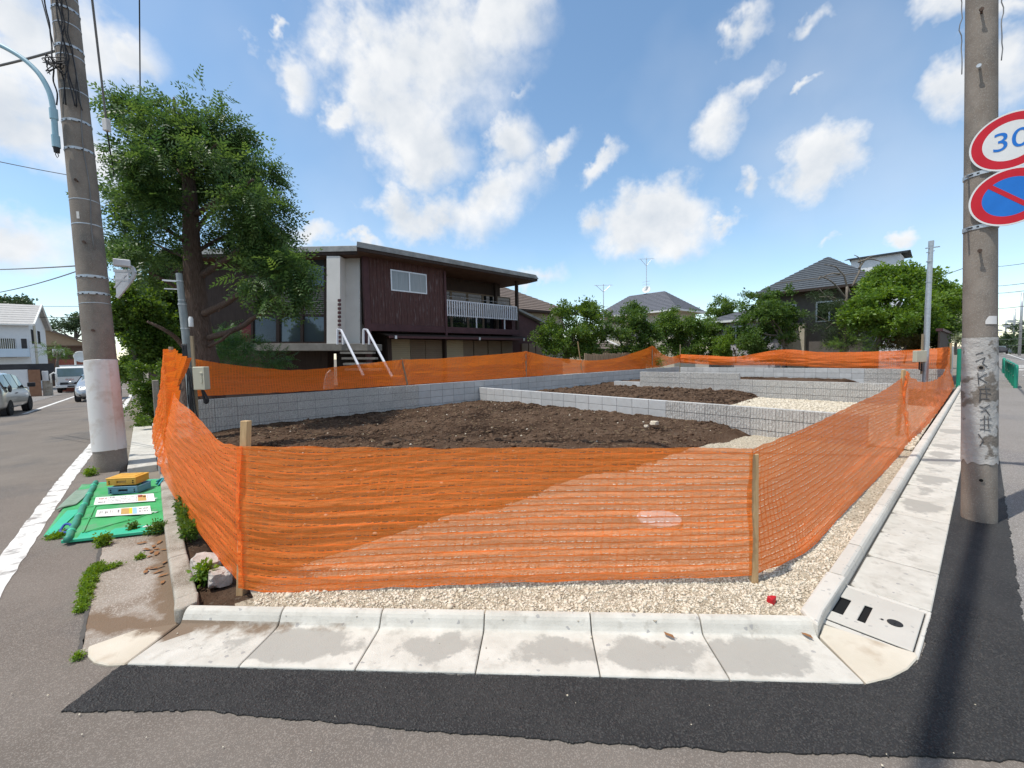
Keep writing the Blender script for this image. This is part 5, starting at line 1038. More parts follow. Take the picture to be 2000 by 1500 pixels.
# far greenery
FG = 'far trees along the streets'
tree('far tree behind the white house roof at the left edge', at(32, 640, 55), pxblobs([(28, 592, 30, 12), (5, 594, 20, 12)], 55), 700, .5, 'broad', 'leaf_far', 'tree', FG, .3, .8)
tree('far trees seen just left of the left pole above the brown roof', at(148, 680, 60), pxblobs([(135, 636, 20, 10), (160, 632, 20, 14), (185, 640, 20, 16), (108, 637, 8, 10)], 60), 900, .5, 'broad', 'leaf_far', 'tree', FG, .3, .8)
tree('dark tree at the end of the left street', at(262, 712, 70), pxblobs([(258, 690, 14, 20), (240, 698, 10, 14), (275, 690, 14, 22)], 70), 700, .6, 'broad', 'leaf_dark', 'tree', FG, .3, .9)
for i, (x, y, rx, ry, d, lb_) in enumerate([(1985, 655, 14, 26, 75, 'tall far tree beside the far street pole at the right edge'), (1962, 670, 12, 12, 85, 'low far tree right of the right pole'), (1935, 672, 16, 10, 95, 'far tree line just right of the right pole'), (2005, 665, 12, 22, 70, 'far tree cut by the right edge of the photo')]):
    tree(lb_, at(x, 692, d), pxblobs([(x, y, rx, ry), (x - rx * .5, y + ry * .5, rx * .7, ry * .6)], d), 600, .55, 'broad', 'leaf_far', 'tree', FG, .3, .85)

# ------------------------------------------------------------------ the dark house
M['maroon'] = mat('maroon_boards', (.060, .027, .026), (.10, .048, .044), scale=2.5, rough=.7, stretch=(6, 6, .7), stain=(.16, .13, .135), stscale=3.2, stthr=(.56, .70), bump=.4, bscale=14)
M['maroon_trim'] = mat('maroon_trim', (.055, .022, .026), (.085, .037, .041), scale=3, rough=.6)
M['dark_wood'] = mat('dark_wood', (.030, .020, .016), (.055, .037, .030), scale=3, rough=.75, stretch=(5, 5, .8))
M['plaster'] = mat('white_plaster', (.60, .59, .56), (.68, .67, .64), scale=1.5, rough=.9, bump=.1)
M['shingle'] = mat('grey_shingle', (.20, .205, .20), (.33, .335, .325), scale=3, rough=.95, bump=.6, bscale=40)
M['soffit'] = mat('brown_soffit', (.085, .045, .03), (.12, .07, .045), scale=2, rough=.8)
M['glass'] = glassmat('window_glass', (.05, .065, .075), .03, .9)
M['dark_glass'] = glassmat('dark_glass', (.012, .015, .017), .03, .9)
M['curtain_glass'] = mat('curtained_glass', (.20, .23, .25), (.30, .33, .35), scale=3, rough=.15, spec=.8, stretch=(9, 9, .3))
M['alu'] = mat('aluminium', (.55, .57, .60), (.62, .64, .67), rough=.35, metal=.6, scale=4)
M['rail_white'] = mat('rail_white', (.58, .60, .66), (.66, .68, .73), rough=.5, scale=4)
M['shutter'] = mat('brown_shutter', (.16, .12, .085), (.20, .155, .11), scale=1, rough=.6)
M['shutter_lit'] = mat('lit_shutter', (.28, .235, .15), (.33, .28, .19), scale=1, rough=.6)  # paler copy of the shutter brown, light put into the colour
M['deck'] = mat('grey_deck', (.15, .14, .125), (.25, .24, .22), scale=2, rough=.9, bump=.3)
D0 = 17.0; HC = at(720, 690, D0); HC.z = 0
HA = math.radians(4.0); ha = Vector((math.cos(HA), math.sin(HA), 0)); hb = Vector((-math.sin(HA), math.cos(HA), 0))
house = empty('dark_house', HC, HA, 'two storey dark maroon house with grey roof edge, white column and balcony behind the net', 'house')
def hx(px, py=650, yl=0.0):
    "local x of the facade plane at a photo column"
    r = ray(px, py); p0 = HC + hb * yl; den = r.dot(hb); t = ((p0 - CAM).dot(hb)) / den; return ((CAM + r * t) - HC).dot(ha), (CAM + r * t).z
def hpart(name, b, m, bevel=0, **kw): return b.build(name, M[m] if isinstance(m, str) else m, house, bevel=bevel, **kw)
xe = hx(1010)[0]; xw0, xw1 = hx(763, 550)[0], hx(833, 550)[0]; zt = hx(798, 531)[1]; zb = hx(798, 571)[1]; xb = hx(871)[0]
zbeam0 = hx(720, 646)[1]; zbeam1 = hx(722, 632)[1]; zeave = hx(700, 496)[1] + .05
# upper wall of boards, with a hole left for the window
bw = .15
def boards(x0, x1, z0, z1, y=0.0):
    b = MB(); n_ = max(1, round((x1 - x0) / bw))
    for i in range(n_):
        a, c = x0 + (x1 - x0) * i / n_, x0 + (x1 - x0) * (i + 1) / n_; b.box((a + .004, y - .006 - .004 * (i % 2), z0), (c - .004, y + .05, z1))
    return b
hpart('wall', MB().box((0, .05, zbeam1), (xb, 6, zeave)), 'dark_wood')
for (a, c, z0, z1) in ((0.02, xw0, zbeam1, zeave), (xw1, xb, zbeam1, zeave), (xw0, xw1, zbeam1, zb), (xw0, xw1, zt, zeave)):
    o = hpart('wall_boards', boards(a, c, z0, z1), 'maroon'); o['kind'] = 'stuff'
w = hpart('window', MB().box((xw0, -.02, zb), (xw1, .03, zb + .05)).box((xw0, -.02, zt - .05), (xw1, .03, zt)).box((xw0, -.02, zb + .05), (xw0 + .05, .03, zt - .05)).box((xw1 - .05, -.02, zb + .05), (xw1, .03, zt - .05)).box(((xw0 + xw1) / 2 - .03, -.03, zb + .05), ((xw0 + xw1) / 2 + .03, .03, zt - .05)), 'alu')
for a, c in ((xw0 + .05, (xw0 + xw1) / 2 - .03), ((xw0 + xw1) / 2 + .03, xw1 - .05)): MB().box((a, .0, zb + .05), (c, .02, zt - .05)).build('pane', M['curtain_glass'], w)
hpart('beam', MB().box((-.02, -.05, zbeam0), (xe + .1, .22, zbeam1)), 'maroon_trim', .01)
hpart('beam_post', MB().box((xb - .07, -.075, zbeam0 - .35), (xb + .05, -.052, zeave - .2)), 'maroon_trim')
hpart('corner_board', MB().box((-.10, -.06, .3), (.12, .1, zeave)), 'maroon_trim')
# balcony
zf = zbeam1; hpart('balcony_floor', MB().box((xb, 0.22, zf - .15), (xe + .1, 1.4, zf)), 'maroon_trim')
hpart('balcony_wall', MB().box((xb, 1.4, zf), (xe + .1, 6, zeave)), 'dark_wood')
nd = 5
for i in range(nd):
    a = xb + .3 + i * 1.1; f = hpart('balcony_door', MB().box((a, 1.34, zf), (a + .06, 1.39, zf + 2.0)).box((a + 1.02, 1.34, zf), (a + 1.08, 1.39, zf + 2.0)).box((a + .06, 1.34, zf + 1.93), (a + 1.02, 1.39, zf + 2.0)), 'shutter')
    MB().box((a + .06, 1.36, zf), (a + 1.02, 1.38, zf + 1.93)).build('pane', M['dark_glass'], f)
zr0, zr1 = hx(872, 617)[1], hx(872, 585)[1]
r = hpart('balcony_railing', MB().box((xb + .04, -.03, zr1 - .045), (xe + .02, .03, zr1)).box((xb + .04, -.025, zr0 + .03), (xe + .02, .025, zr0 + .07)), 'rail_white')
nbal = 34; bme = MB().box((-.028, -.015, zr0), (.028, .015, zr1 - .045)).mesh('baluster', M['rail_white'])
for i in range(nbal):
    o = link('baluster', bme, r); o.location = (xb + .09 + (xe - xb - .14) * i / (nbal - 1), -.046, 0)
for x_ in (xb + 1.9, xb + 3.9): MB().box((x_, -.02, zbeam1 - .02), (x_ + .05, .03, zr0 + .03)).build('rail_foot', M['rail_white'], r)
for x_ in (xe - .02, ): hpart('balcony_post', MB().box((x_, -.05, zbeam1), (x_ + .14, .10, zeave - .1)), 'dark_wood')
hpart('balcony_post', MB().box((xe - .55, 1.1, zf), (xe - .42, 1.25, zeave - .1)), 'dark_wood')
hpart('drying_pole', MB().tube([(xb + .4, .5, zf + 1.55), (xe - .3, .5, zf + 1.50)], .015, 6), 'alu')
# ground floor: recess, canopy roof, shutters
hpart('wall_lower', MB().box((.0, 1.6, 0), (1.1, 2.0, zbeam0)).box((1.1, .5, 0), (xe + .1, 5.8, zbeam0 - .01)), 'dark_wood')
zc0 = hx(760, 656)[1]
b = MB(); ca, cb_ = hx(748, 645)[0], xe + .9
for i in range(4):
    y0, y1 = -.55 + i * .27, -.55 + (i + 1) * .27 + .03; z0 = zc0 - .02 + i * .05; b.add([(ca, y0, z0), (cb_, y0, z0), (cb_, y1, z0 + .055), (ca, y1, z0 + .055), (ca, y0, z0 - .035), (cb_, y0, z0 - .035), (cb_, y1, z0 + .01), (ca, y1, z0 + .01)], [(0, 1, 2, 3), (7, 6, 5, 4), (0, 4, 5, 1), (1, 5, 6, 2), (2, 6, 7, 3), (3, 7, 4, 0)])
hpart('canopy_roof', b, M['shingle'] if False else 'dark_wood')
hpart('gutter', MB().box((ca - .05, -.64, zc0 - .12), (cb_ + .05, -.56, zc0 - .03)), 'maroon_trim')
for x_ in (ca + .15, hx(918, 655)[0], hx(1005, 658)[0]): hpart('lamp_bracket', MB().box((x_, -.70, zc0 - .16), (x_ + .10, -.645, zc0 - .02)), 'apron' if False else 'alu', .01)
zs1 = zc0 - .12
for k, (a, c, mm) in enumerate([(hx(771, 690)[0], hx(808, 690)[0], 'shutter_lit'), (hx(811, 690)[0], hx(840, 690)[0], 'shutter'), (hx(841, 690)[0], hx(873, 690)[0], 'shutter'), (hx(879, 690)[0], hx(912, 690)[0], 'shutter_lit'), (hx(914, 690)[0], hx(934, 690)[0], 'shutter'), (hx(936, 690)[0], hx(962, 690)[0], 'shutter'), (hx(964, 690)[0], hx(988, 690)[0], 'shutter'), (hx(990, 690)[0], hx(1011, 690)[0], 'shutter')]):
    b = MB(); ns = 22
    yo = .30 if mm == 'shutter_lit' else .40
    for i in range(ns):
        z0 = .35 + (zs1 - .35) * i / ns; z1 = .35 + (zs1 - .35) * (i + 1) / ns; b.add([(a, yo - .03, z0), (c, yo - .03, z0), (c, yo - .005, z1 - .005), (a, yo - .005, z1 - .005), (a, yo + .05, z0), (c, yo + .05, z0), (c, yo + .05, z1 - .005), (a, yo + .05, z1 - .005)], [(0, 1, 2, 3), (1, 5, 6, 2), (5, 4, 7, 6), (4, 0, 3, 7), (3, 2, 6, 7), (4, 5, 1, 0)])
    hpart('shutter', b, mm)
for px_ in (764, 768, 876): x_ = hx(px_, 690)[0]; hpart('shutter_post', MB().box((x_ - .05, .18, .0), (x_ + .04, .32, zs1)), 'dark_wood')
# low wing at the right end
xr0, xr1 = xe + .12, hx(1060, 690, .5)[0]
hpart('side_wing', MB().add([(xr0, .5, 0), (xr1, .5, 0), (xr1, .5, hx(1060, 636, .5)[1]), (xr0, .5, hx(1012, 606, .5)[1]), (xr0, 4, 0), (xr1, 4, 0), (xr1, 4, hx(1060, 636, .5)[1]), (xr0, 4, hx(1012, 606, .5)[1])], [(0, 1, 2, 3), (1, 5, 6, 2), (5, 4, 7, 6), (4, 0, 3, 7), (3, 2, 6, 7)]), 'maroon_trim')
p, q = (xr0 - .1, .25, hx(1012, 604, .5)[1]), (xr1 + .25, .25, hx(1062, 634, .5)[1]); b = MB(); b.add([p, q, (q[0], 4, q[2]), (p[0], 4, p[2])] + [(v[0], v[1], v[2] + .12) for v in (p, q, (q[0], 4, q[2]), (p[0], 4, p[2]))], [(3, 2, 1, 0), (4, 5, 6, 7), (0, 1, 5, 4), (1, 2, 6, 5), (2, 3, 7, 6), (3, 0, 4, 7)]); hpart('side_roof', b, 'shingle')
for i in range(3): a = hx(1018 + i * 14, 690, .5)[0]; c = hx(1030 + i * 14, 690, .5)[0]; hpart('shutter', MB().box((a, .44, .4), (c, .49, hx(1030, 671, .5)[1])), 'shutter')
# left wing, nearly square to the view: local frame through matrix of world vectors
WD = 17.15
def wl_(px, py, d=WD): p = at(px, py, d) - HC; return Vector((p.dot(ha), p.dot(hb), p.z))
def wquad(b, x0, y0, x1, y1, d0, d1, m=0):
    "slab between photo columns x0..x1 and rows y0..y1 at depth d0, going back to d1"
    A = [wl_(x0, y1, d0), wl_(x1, y1, d0), wl_(x1, y0, d0), wl_(x0, y0, d0)]; bk = FWD0 * (d1 - d0); bk = Vector((bk.dot(ha), bk.dot(hb), 0)); B = [a + bk for a in A]
    return b.add(A + B, [(0, 1, 2, 3), (5, 4, 7, 6), (4, 0, 3, 7), (1, 5, 6, 2), (3, 2, 6, 7), (4, 5, 1, 0)], m)
hpart('wing_wall', wquad(MB(), 290, 500, 545, 668, WD, WD + .4), 'dark_wood')
hpart('wing_core', wquad(MB(), 300, 500, 700, 690, WD + .9, WD + 6), 'dark_wood')
hpart('entrance_wall', wquad(MB(), 664, 500, 703, 676, WD - .15, WD + .3), 'plaster')
hpart('white_column', wquad(MB(), 638, 500, 664, 671, WD - .75, WD - .15), 'plaster')
b = MB()
for i in range(11): wquad(b, 659.5, 584 + i * 8, 665.5, 589 + i * 8, WD - .80, WD - .76)
hpart('louvre', b, 'maroon_trim')
hpart('red_door', wquad(MB(), 468, 632, 492, 672, WD - .05, WD), mat('red_door', (.13, .016, .014), (.16, .022, .02), rough=.5))
b = MB()
for x_ in (543, 589, 635): wquad(b, x_ - 2.5, 497, x_ + 2.5, 671, WD - .10, WD + .1)
for y_ in (561, 616, 669): wquad(b, 490, y_ - 2, 637, y_ + 2, WD - .06, WD + .05)
for x_ in (492, 541): wquad(b, x_ - 2, 616, x_ + 2, 669, WD - .08, WD + .05)
wf = hpart('window_frame', b, 'dark_wood')
for (x0, x1, y0, y1, mm) in [(545, 587, 500, 559, 'glass'), (591, 633, 500, 559, 'glass'), (494, 539, 618, 667, 'glass'), (545, 587, 618, 667, 'glass'), (591, 633, 618, 667, 'glass')]:
    o = wquad(MB(), x0, y0, x1, y1, WD, WD + .02).build('pane', M[mm], wf)
for (x0, x1) in ((545, 587), (591, 633)):
    b = MB()
    for i in range(13): wquad(b, x0, 563 + i * 4, x1, 565.6 + i * 4, WD - .03, WD + .03)
    b.build('louvre', M['deck'], wf)
hpart('window_back', wquad(MB(), 490, 500, 640, 671, WD + .35, WD + .5), 'dark')
hpart('deck_edge', wquad(MB(), 462, 671, 722, 685, WD - 1.6, WD - .1), 'deck', .01)
hpart('deck_support', wquad(MB(), 290, 669, 640, 790, WD - .3, WD + .3), 'dark_wood')
for i in range(4): hpart('stair_step', wquad(MB(), 664 + i * 3, 687 + i * 11, 728 + i * 5, 691 + i * 11, WD - 2.0 - i * .33, WD - 1.68 - i * .33), 'deck')
for (pa, pb_, da) in (((661, 643), (712, 738), -1.7), ((712, 643), (768, 740), -1.7)):
    top = [wl_(pa[0] - 2, pa[1] + 30, WD + da), wl_(pa[0] - 2, pa[1], WD + da), wl_(pa[0] + 5, pa[1] + 1, WD + da), wl_(pb_[0] - 2, pb_[1] - 4, WD - 3.2)]
    b = MB()
    for a, c in zip(top[:-1], top[1:]): b.bar(a, c, .06, .07, up=(0, 1, 0))
    b.bar(wl_(pa[0] + 9, pa[1] + 8, WD + da), wl_(pa[0] + 9, pa[1] + 30, WD + da), .06, .06); hpart('handrail', b, 'rail_white', .008)
# roof: thick shingled edge over a dark fascia, rising gently to a hidden ridge
ze0, ze1 = hx(700, 494)[1] + .02, hx(700, 482)[1]
A0 = Vector((hx(697, 490, -.75)[0], -.75)); E0 = Vector((hx(1053, 552, -.75)[0] - .05, -.75)); w0 = wl_(305, 500, WD - .8); J = wl_(697, 490, WD - .8)
ring = [Vector((w0.x, w0.y)), Vector((J.x, J.y)), A0 if (A0 - Vector((J.x, J.y))).length > .35 else None, E0, Vector((E0.x + .15, .2)), Vector((E0.x - .2, 5.5)), Vector((3, 9)), Vector((w0.x + 1, w0.y + 7))]
ring = [v for v in ring if v is not None]; cen = sum(ring, Vector((0, 0))) / len(ring)
def inset(v, f): return cen + (v - cen) * f
def rring(f, z): return [(inset(v, f).x, inset(v, f).y, z) for v in ring]
nR = len(ring)
def rstack(levels):
    b = MB(); vs = [];
    for f, z in levels: vs += rring(f, z)
    fs = [(l * nR + i, l * nR + (i + 1) % nR, (l + 1) * nR + (i + 1) % nR, (l + 1) * nR + i) for l in range(len(levels) - 1) for i in range(nR)]; return b.add(vs, fs)
H_ = ze1 - ze0
lev = []
for i in range(3): lev += [(1.0 - i * .006, ze0 + H_ * i / 3), (1.0 - i * .006 - .002, ze0 + H_ * (i + 1) / 3 - .004)]
lev += [(.97, ze1 + .03), (.5, ze1 + .25), (.05, ze1 + .3)]
hpart('roof', rstack(lev), 'shingle')
hpart('fascia', rstack([(.985, ze0 - .13), (.993, ze0 - .12), (.993, ze0 + .0), (.97, ze0 + .0)]), 'dark_wood')
b = MB(); b.add(rring(.986, ze0 - .125), [tuple(range(nR))[::-1]]); hpart('soffit', b, 'soffit')
# pale rounded tank under the deck
c = at(640, 735, 14.6); tk = empty('storage_tank', (c.x, c.y, .35), .5, 'pale grey rounded board leaning under the raised deck beside the stairs', 'board')
b = MB()
pr = [(-.28, 0), (.28, 0), (.27, .45), (.19, .72), (0, .86), (-.19, .72), (-.27, .45)]; vs = [(x, -.04 - z * .18, z + .1) for x, z in pr] + [(x * .95, .04 - z * .18, z + .1) for x, z in pr]; k = len(pr)
b.add(vs, [tuple(range(k))] + [tuple(range(2 * k - 1, k - 1, -1))] + [(i, k + i, k + (i + 1) % k, (i + 1) % k) for i in range(k)]); b.build('board', M['sign_back'], tk, bevel=.02, seg=2); tk.location.z = .42; tk.scale = (.8, .8, .8)
# ------------------------------------------------------------------ things beside the kerb
M['green_mesh'] = mat('green_mesh_sheet', (.04, .30, .09), (.07, .42, .15), scale=3, stain=(.12, .33, .16), stscale=4, rough=.55, bump=.3, bscale=18, bdist=.01)
M['mint'] = mat('mint_trim', (.03, .42, .24), (.05, .48, .29), scale=6, rough=.45)
M['dark_mint'] = mat('dark_mint_pipe', (.03, .22, .15), (.05, .28, .20), scale=9, rough=.5)
M['grey_mesh'] = mat('grey_mesh_pad', (.18, .26, .20), (.26, .34, .27), scale=20, rough=.8)
M['yellow'] = mat('yellow_plastic', (.66, .36, .05), (.74, .43, .08), scale=4, rough=.4); M['blue_plastic'] = mat('blue_grey_plastic', (.10, .22, .30), (.13, .27, .36), scale=5, rough=.45)
M['paper'] = mat('paper', (.70, .70, .67), (.78, .78, .75), scale=3, rough=.6); M['ink'] = mat('ink', (.03, .03, .035), (.05, .05, .055), rough=.7); M['ink_red'] = mat('ink_red', (.45, .05, .05), (.5, .08, .07), rough=.7)
M['ink_tan'] = mat('ink_tan', (.45, .26, .08), (.55, .36, .12), rough=.7, scale=20); M['ink_yellow'] = mat('ink_yellow', (.75, .50, .03), (.8, .56, .05), rough=.7); M['ink_blue'] = mat('ink_blue', (.25, .48, .68), (.3, .53, .72), rough=.7)
M['rope'] = mat('blue_rope', (.03, .07, .28), (.05, .10, .36), rough=.7); M['rope_teal'] = mat('teal_rope', (.03, .26, .30), (.05, .32, .36), rough=.7)

def plate(b, pts, z0, z1, m=0): return b.prism([(p[0], p[1]) for p in pts], z0, z1, m)
def quadpt(Q, u, v): return Q[0].lerp(Q[1], u).lerp(Q[3].lerp(Q[2], u), v)
ZP = .035
Q = [gz(130, 1056, ZP), gz(321, 1034, ZP), gz(311, 937, ZP), gz(184, 945, ZP)]
pan = empty('folded_sign_panel', (Q[0].x, Q[0].y, 0), 0, 'large green mesh sign panel with two printed strips lying beside the kerb', 'sign panel', 'green folded sign panels on the ground')
PO = Vector((Q[0].x, Q[0].y, 0))
def pgrid(b, Q, nu, nv, zf, PO, m=0):
    return b.grid(lambda u, v: (lambda p: (p.x - PO.x, p.y - PO.y, zf(u, v)))(quadpt(Q, u, v)), nu, nv, m)
b = MB(); pgrid(b, Q, 40, 40, lambda u, v: ZP + .008 + .006 * mnoise.noise(Vector((u * 5, v * 6, 3))) + .004 * math.sin((u * 2.2 - v) * 9) * math.exp(-((v - .2) / .15) ** 2), PO); b.build('sheet', M['green_mesh'], pan, True).modifiers.new('thick', 'SOLIDIFY').thickness = .006
def pstrip(u0, v0, u1, v1, w, h, name, m, z=ZP):
    a, c = quadpt(Q, u0, v0) - PO, quadpt(Q, u1, v1) - PO; a.z = c.z = z; b = MB(); b.bar(a, c, w, h); return b.build(name, M[m], pan, bevel=.004)
pstrip(.0, .035, 1, .035, .17, .028, 'trim', 'mint', .032); pstrip(0, 1, 1, 1, .04, .03, 'trim', 'mint', .03); pstrip(1, 0, 1, 1, .05, .03, 'trim', 'green_mesh', .034)
a, c = quadpt(Q, .015, -.02) - PO, quadpt(Q, .02, 1) - PO; a.z = c.z = .055; b = MB(); b.tube([a.lerp(c, t / 30) + Vector((.004 * math.sin(t * 1.3), 0, .003 * math.sin(t * 2.1))) for t in range(31)], .026, 12); b.build('rolled_pipe', M['dark_mint'], pan, True)
for t in (.1, .32, .5, .7, .9):
    p = a.lerp(c, t); d = (c - a).normalized(); b = MB(); b.lathe([(.027, -.02), (.031, -.015), (.031, .015), (.027, .02)], p, 12, d); b.build('pipe_tie', M['mint'], pan)
for (u0, v0, u1, v1) in ((.06, .27, 1, .27), (.06, .47, 1, .5), (.06, .63, 1, .66), (.14, .06, .16, .5), (.16, .06, .95, .27)): pstrip(u0, v0, u1, v1, .016, .006, 'fold_crease', 'green_mesh', ZP + .017)
for px_, py_, sx in ((297, 965 + 9, .09), (296, 1000, .11), (293, 1028, .11)): p = gz(px_, py_, ZP + .016) - PO; b = MB(); b.bar(p - RIGHT0 * sx / 2, p + RIGHT0 * sx / 2, .035, .006); b.build('tape', M['paper'], pan)
def poster(name, corners, items):
    K = [gz(x, y, ZP + .022) for x, y in corners]; b = MB(); b.add([p - PO for p in K] + [p - PO - Vector((0, 0, .003)) for p in K], [(0, 1, 2, 3), (7, 6, 5, 4), (0, 4, 5, 1), (1, 5, 6, 2), (2, 6, 7, 3), (3, 7, 4, 0)]); e = b.build(name, M['paper'], pan)
    groups = {}
    for (u0, v0, u1, v1, m) in items: groups.setdefault(m, []).append((u0, v0, u1, v1))
    for m, it in groups.items():
        b = MB()
        for (u0, v0, u1, v1) in it: b.add([quadpt(K, u0, v0) - PO + Vector((0, 0, .0012)), quadpt(K, u1, v0) - PO + Vector((0, 0, .0012)), quadpt(K, u1, v1) - PO + Vector((0, 0, .0012)), quadpt(K, u0, v1) - PO + Vector((0, 0, .0012))], [(0, 1, 2, 3)])
        b.build('print', M[m], e)['kind'] = 'stuff'
rr = random.Random(11)
def textline(u0, u1, v0, v1, m='ink', dens=.72):
    out = []; u = u0
    while u < u1 - .006:
        w_ = rr.uniform(.004, .011)
        if rr.random() < dens:
            out += [(u, v0 + (v1 - v0) * rr.uniform(0, .3), u + w_ * .35, v1, m), (u, v0 + (v1 - v0) * rr.uniform(.4, .7), u + w_, v0 + (v1 - v0) * rr.uniform(.75, .95), m)]
        u += w_ * 1.5
    return out
it = textline(.06, .2, .55, .85, 'ink_red') + textline(.06, .2, .12, .36) + textline(.22, .36, .68, .9, 'ink') + textline(.22, .7, .48, .58) + textline(.22, .7, .3, .4) + textline(.22, .7, .12, .2) + textline(.4, .66, .7, .85) + [(.72, .1, .86, .88, 'ink_tan'), (.72, .6, .80, .9, 'ink_red'), (.81, .55, .86, .75, 'ink_red')] + [(.70, .08, .705, .9, 'ink'), (.885, .08, .889, .92, 'ink')]
poster('printed_strip', [(183, 986), (303, 978), (300, 963.5), (187, 971.5)], it)
it = [(.45, .12, .60, .9, 'ink_tan'), (.60, .12, .66, .9, 'ink_yellow'), (.66, .1, .74, .9, 'ink_blue')] + sum([textline(.06 + .09 * i, .12 + .09 * i, .1 + .1 * (i % 2), .85 - .15 * (i % 2)) for i in range(3)], []) + textline(.34, .43, .2, .8) + textline(.78, .95, .6, .8) + textline(.78, .95, .25, .45)
poster('printed_strip', [(186, 1009), (296, 1003), (293, 987.5), (190, 996)], it)
b = MB(); pts = [gz(305, 945, .06) - PO, gz(313, 938, .07) - PO, gz(306, 940, .09) - PO, gz(318, 934, .08) - PO, gz(309, 948, .06) - PO, gz(323, 930, .12) - PO]; b.tube([interp(pts, t / 30) for t in range(31)], .009, 6); b.build('tie_rope', M['rope_teal'], pan, True)
# second panel and grey pad under it
Q2 = [gz(85, 1045, .02), gz(150, 1049, .02), gz(212, 944, .02), gz(160, 944, .02)]; P2 = Vector((Q2[0].x, Q2[0].y, 0))
pn2 = empty('folded_sign_panel', P2, 0, 'green mesh panel with a broad mint edge sticking out under the large one at left', 'sign panel', 'green folded sign panels on the ground')
b = MB(); pgrid(b, Q2, 12, 20, lambda u, v: .014 + .003 * math.sin(u * 7 + v * 5) + .004 * math.sin(v * 4), P2); b.build('sheet', M['green_mesh'], pn2, True).modifiers.new('thick', 'SOLIDIFY').thickness = .008
E1 = [gz(85, 1046, .025), gz(106, 1043, .025), gz(159, 994, .025), gz(131, 997, .025)]; b = MB(); plate(b, [p - P2 for p in E1], .016, .026); b.build('trim', M['mint'], pn2, bevel=.003)
b = MB(); pts = [gz(x, y, z) - P2 for x, y, z in ((118, 1036, .03), (126, 1025, .06), (136, 1024, .07), (142, 1032, .04), (130, 1035, .04), (116, 1038, .035), (128, 1040, .035), (140, 1037, .04))]; b.tube([interp(pts, t / 40) for t in range(41)], .011, 6); b.build('tie_rope', M['rope'], pn2, True)
E2 = [gz(109, 996, .03), gz(149, 984, .03), gz(186, 953, .03), gz(150, 957, .03)]; b = MB(); P3 = Vector((E2[0].x, E2[0].y, 0)); pgrid(b, E2, 14, 10, lambda u, v: .034 + .005 * math.sin(u * 5 + v * 3), P3); o = b.build('mesh_pad', M['grey_mesh'], None, True); o.location = P3; o.modifiers.new('thick', 'SOLIDIFY').thickness = .008; tag(o, 'small faded grey green mesh pad beside the big green panel at the white line', 'pad')
# folding crates
def crate(label, c, ang, L, Wd, H, m, lidded):
    e = empty('folding_crate', c, ang, label, 'crate', 'folding crates on the green panel'); t = .012
    b = MB(); b.box((-L / 2, -Wd / 2, 0), (L / 2, Wd / 2, .012)); b.build('base', M[m], e)
    for sy in (-1, 1):
        y0 = sy * (Wd / 2 - t / 2); b = MB(); z0 = .012
        b.box((-L / 2, y0 - t / 2, z0), (-.05, y0 + t / 2, H)).box((.05, y0 - t / 2, z0), (L / 2, y0 + t / 2, H)).box((-.0499, y0 - t / 2, z0), (.0499, y0 + t / 2, H * .36)).box((-.0499, y0 - t / 2, H * .66), (.0499, y0 + t / 2, H)); b.build('side', M[m], e, bevel=.003)
        b = MB(); b.box((-.0495, y0 - sy * t * .9 - t * .3, H * .36), (.0495, y0 - sy * t * .9 + t * .3, H * .66)); b.build('handle_recess', M['dark'] if not lidded else M['ink_tan'], e)
        for sx in (-1, 1):
            for zz in (.3, .6): b = MB(); b.lathe([(.008, 0), (.008, .003)], (sx * (L / 2 - .03), sy * Wd / 2, H * zz), 8, (0, sy, 0)); b.build('rivet', M['dark'], e)
    for sx in (-1, 1): x0 = sx * (L / 2 - t / 2); b = MB(); b.box((x0 - t / 2, -Wd / 2 + t + .001, .012), (x0 + t / 2, Wd / 2 - t - .001, H)); b.build('end', M[m], e, bevel=.003)
    b = MB(); b.box((-L / 2 + .02, -Wd / 2 + .02, .014), (L / 2 - .02, Wd / 2 - .02, H * .55)); b.build('folded_walls', M[m] if lidded else M['ink'], e)
    if lidded:
        b = MB(); b.box((-L / 2 - .006, -Wd / 2 - .006, H), (L / 2 + .006, Wd / 2 + .006, H + .012)); b.build('lid', M[m], e, bevel=.004)
        b = MB(); b.box((-L / 2 + .03, -Wd / 2 + .03, H + .0125), (L / 2 - .03, Wd / 2 - .03, H + .018)); b.build('lid_panel', M[m], e, bevel=.003)
        b = MB()
        for r_, (a, c_) in enumerate(((-.09, .09), (-.05, .07))):
            u = a
            while u < c_: w_ = rr.uniform(.006, .016); b.box((u, .02 - r_ * .045, H + .0182), (u + w_, .028 - r_ * .045 + rr.uniform(0, .012), H + .0192)); u += w_ * 1.6
        b.build('lettering', M['ink_tan'], e)['kind'] = 'stuff'
    else:
        for sy in (-1, 1): b = MB(); b.box((-L / 2, sy * Wd / 2 - .012, H), (L / 2, sy * Wd / 2 + .012, H + .006)); b.build('rim', M['blue_plastic'], e)
    return e
ra = math.atan2(RIGHT0.y, RIGHT0.x)
cb = (gz(204, 967, .06) + gz(286, 959, .06)) / 2 + FWD0 * .09 - RIGHT0 * .03; cb.z = .058
crate('blue grey folding crate under the yellow one on the green panel', cb, ra + .10, .31, .21, .075, 'blue_plastic', False)
cy = Vector((cb.x, cb.y, .140)) - RIGHT0 * .07 + FWD0 * .06
crate('yellow folding crate with closed lid, resting on the blue grey crate', cy, ra + .12, .31, .21, .075, 'yellow', True)

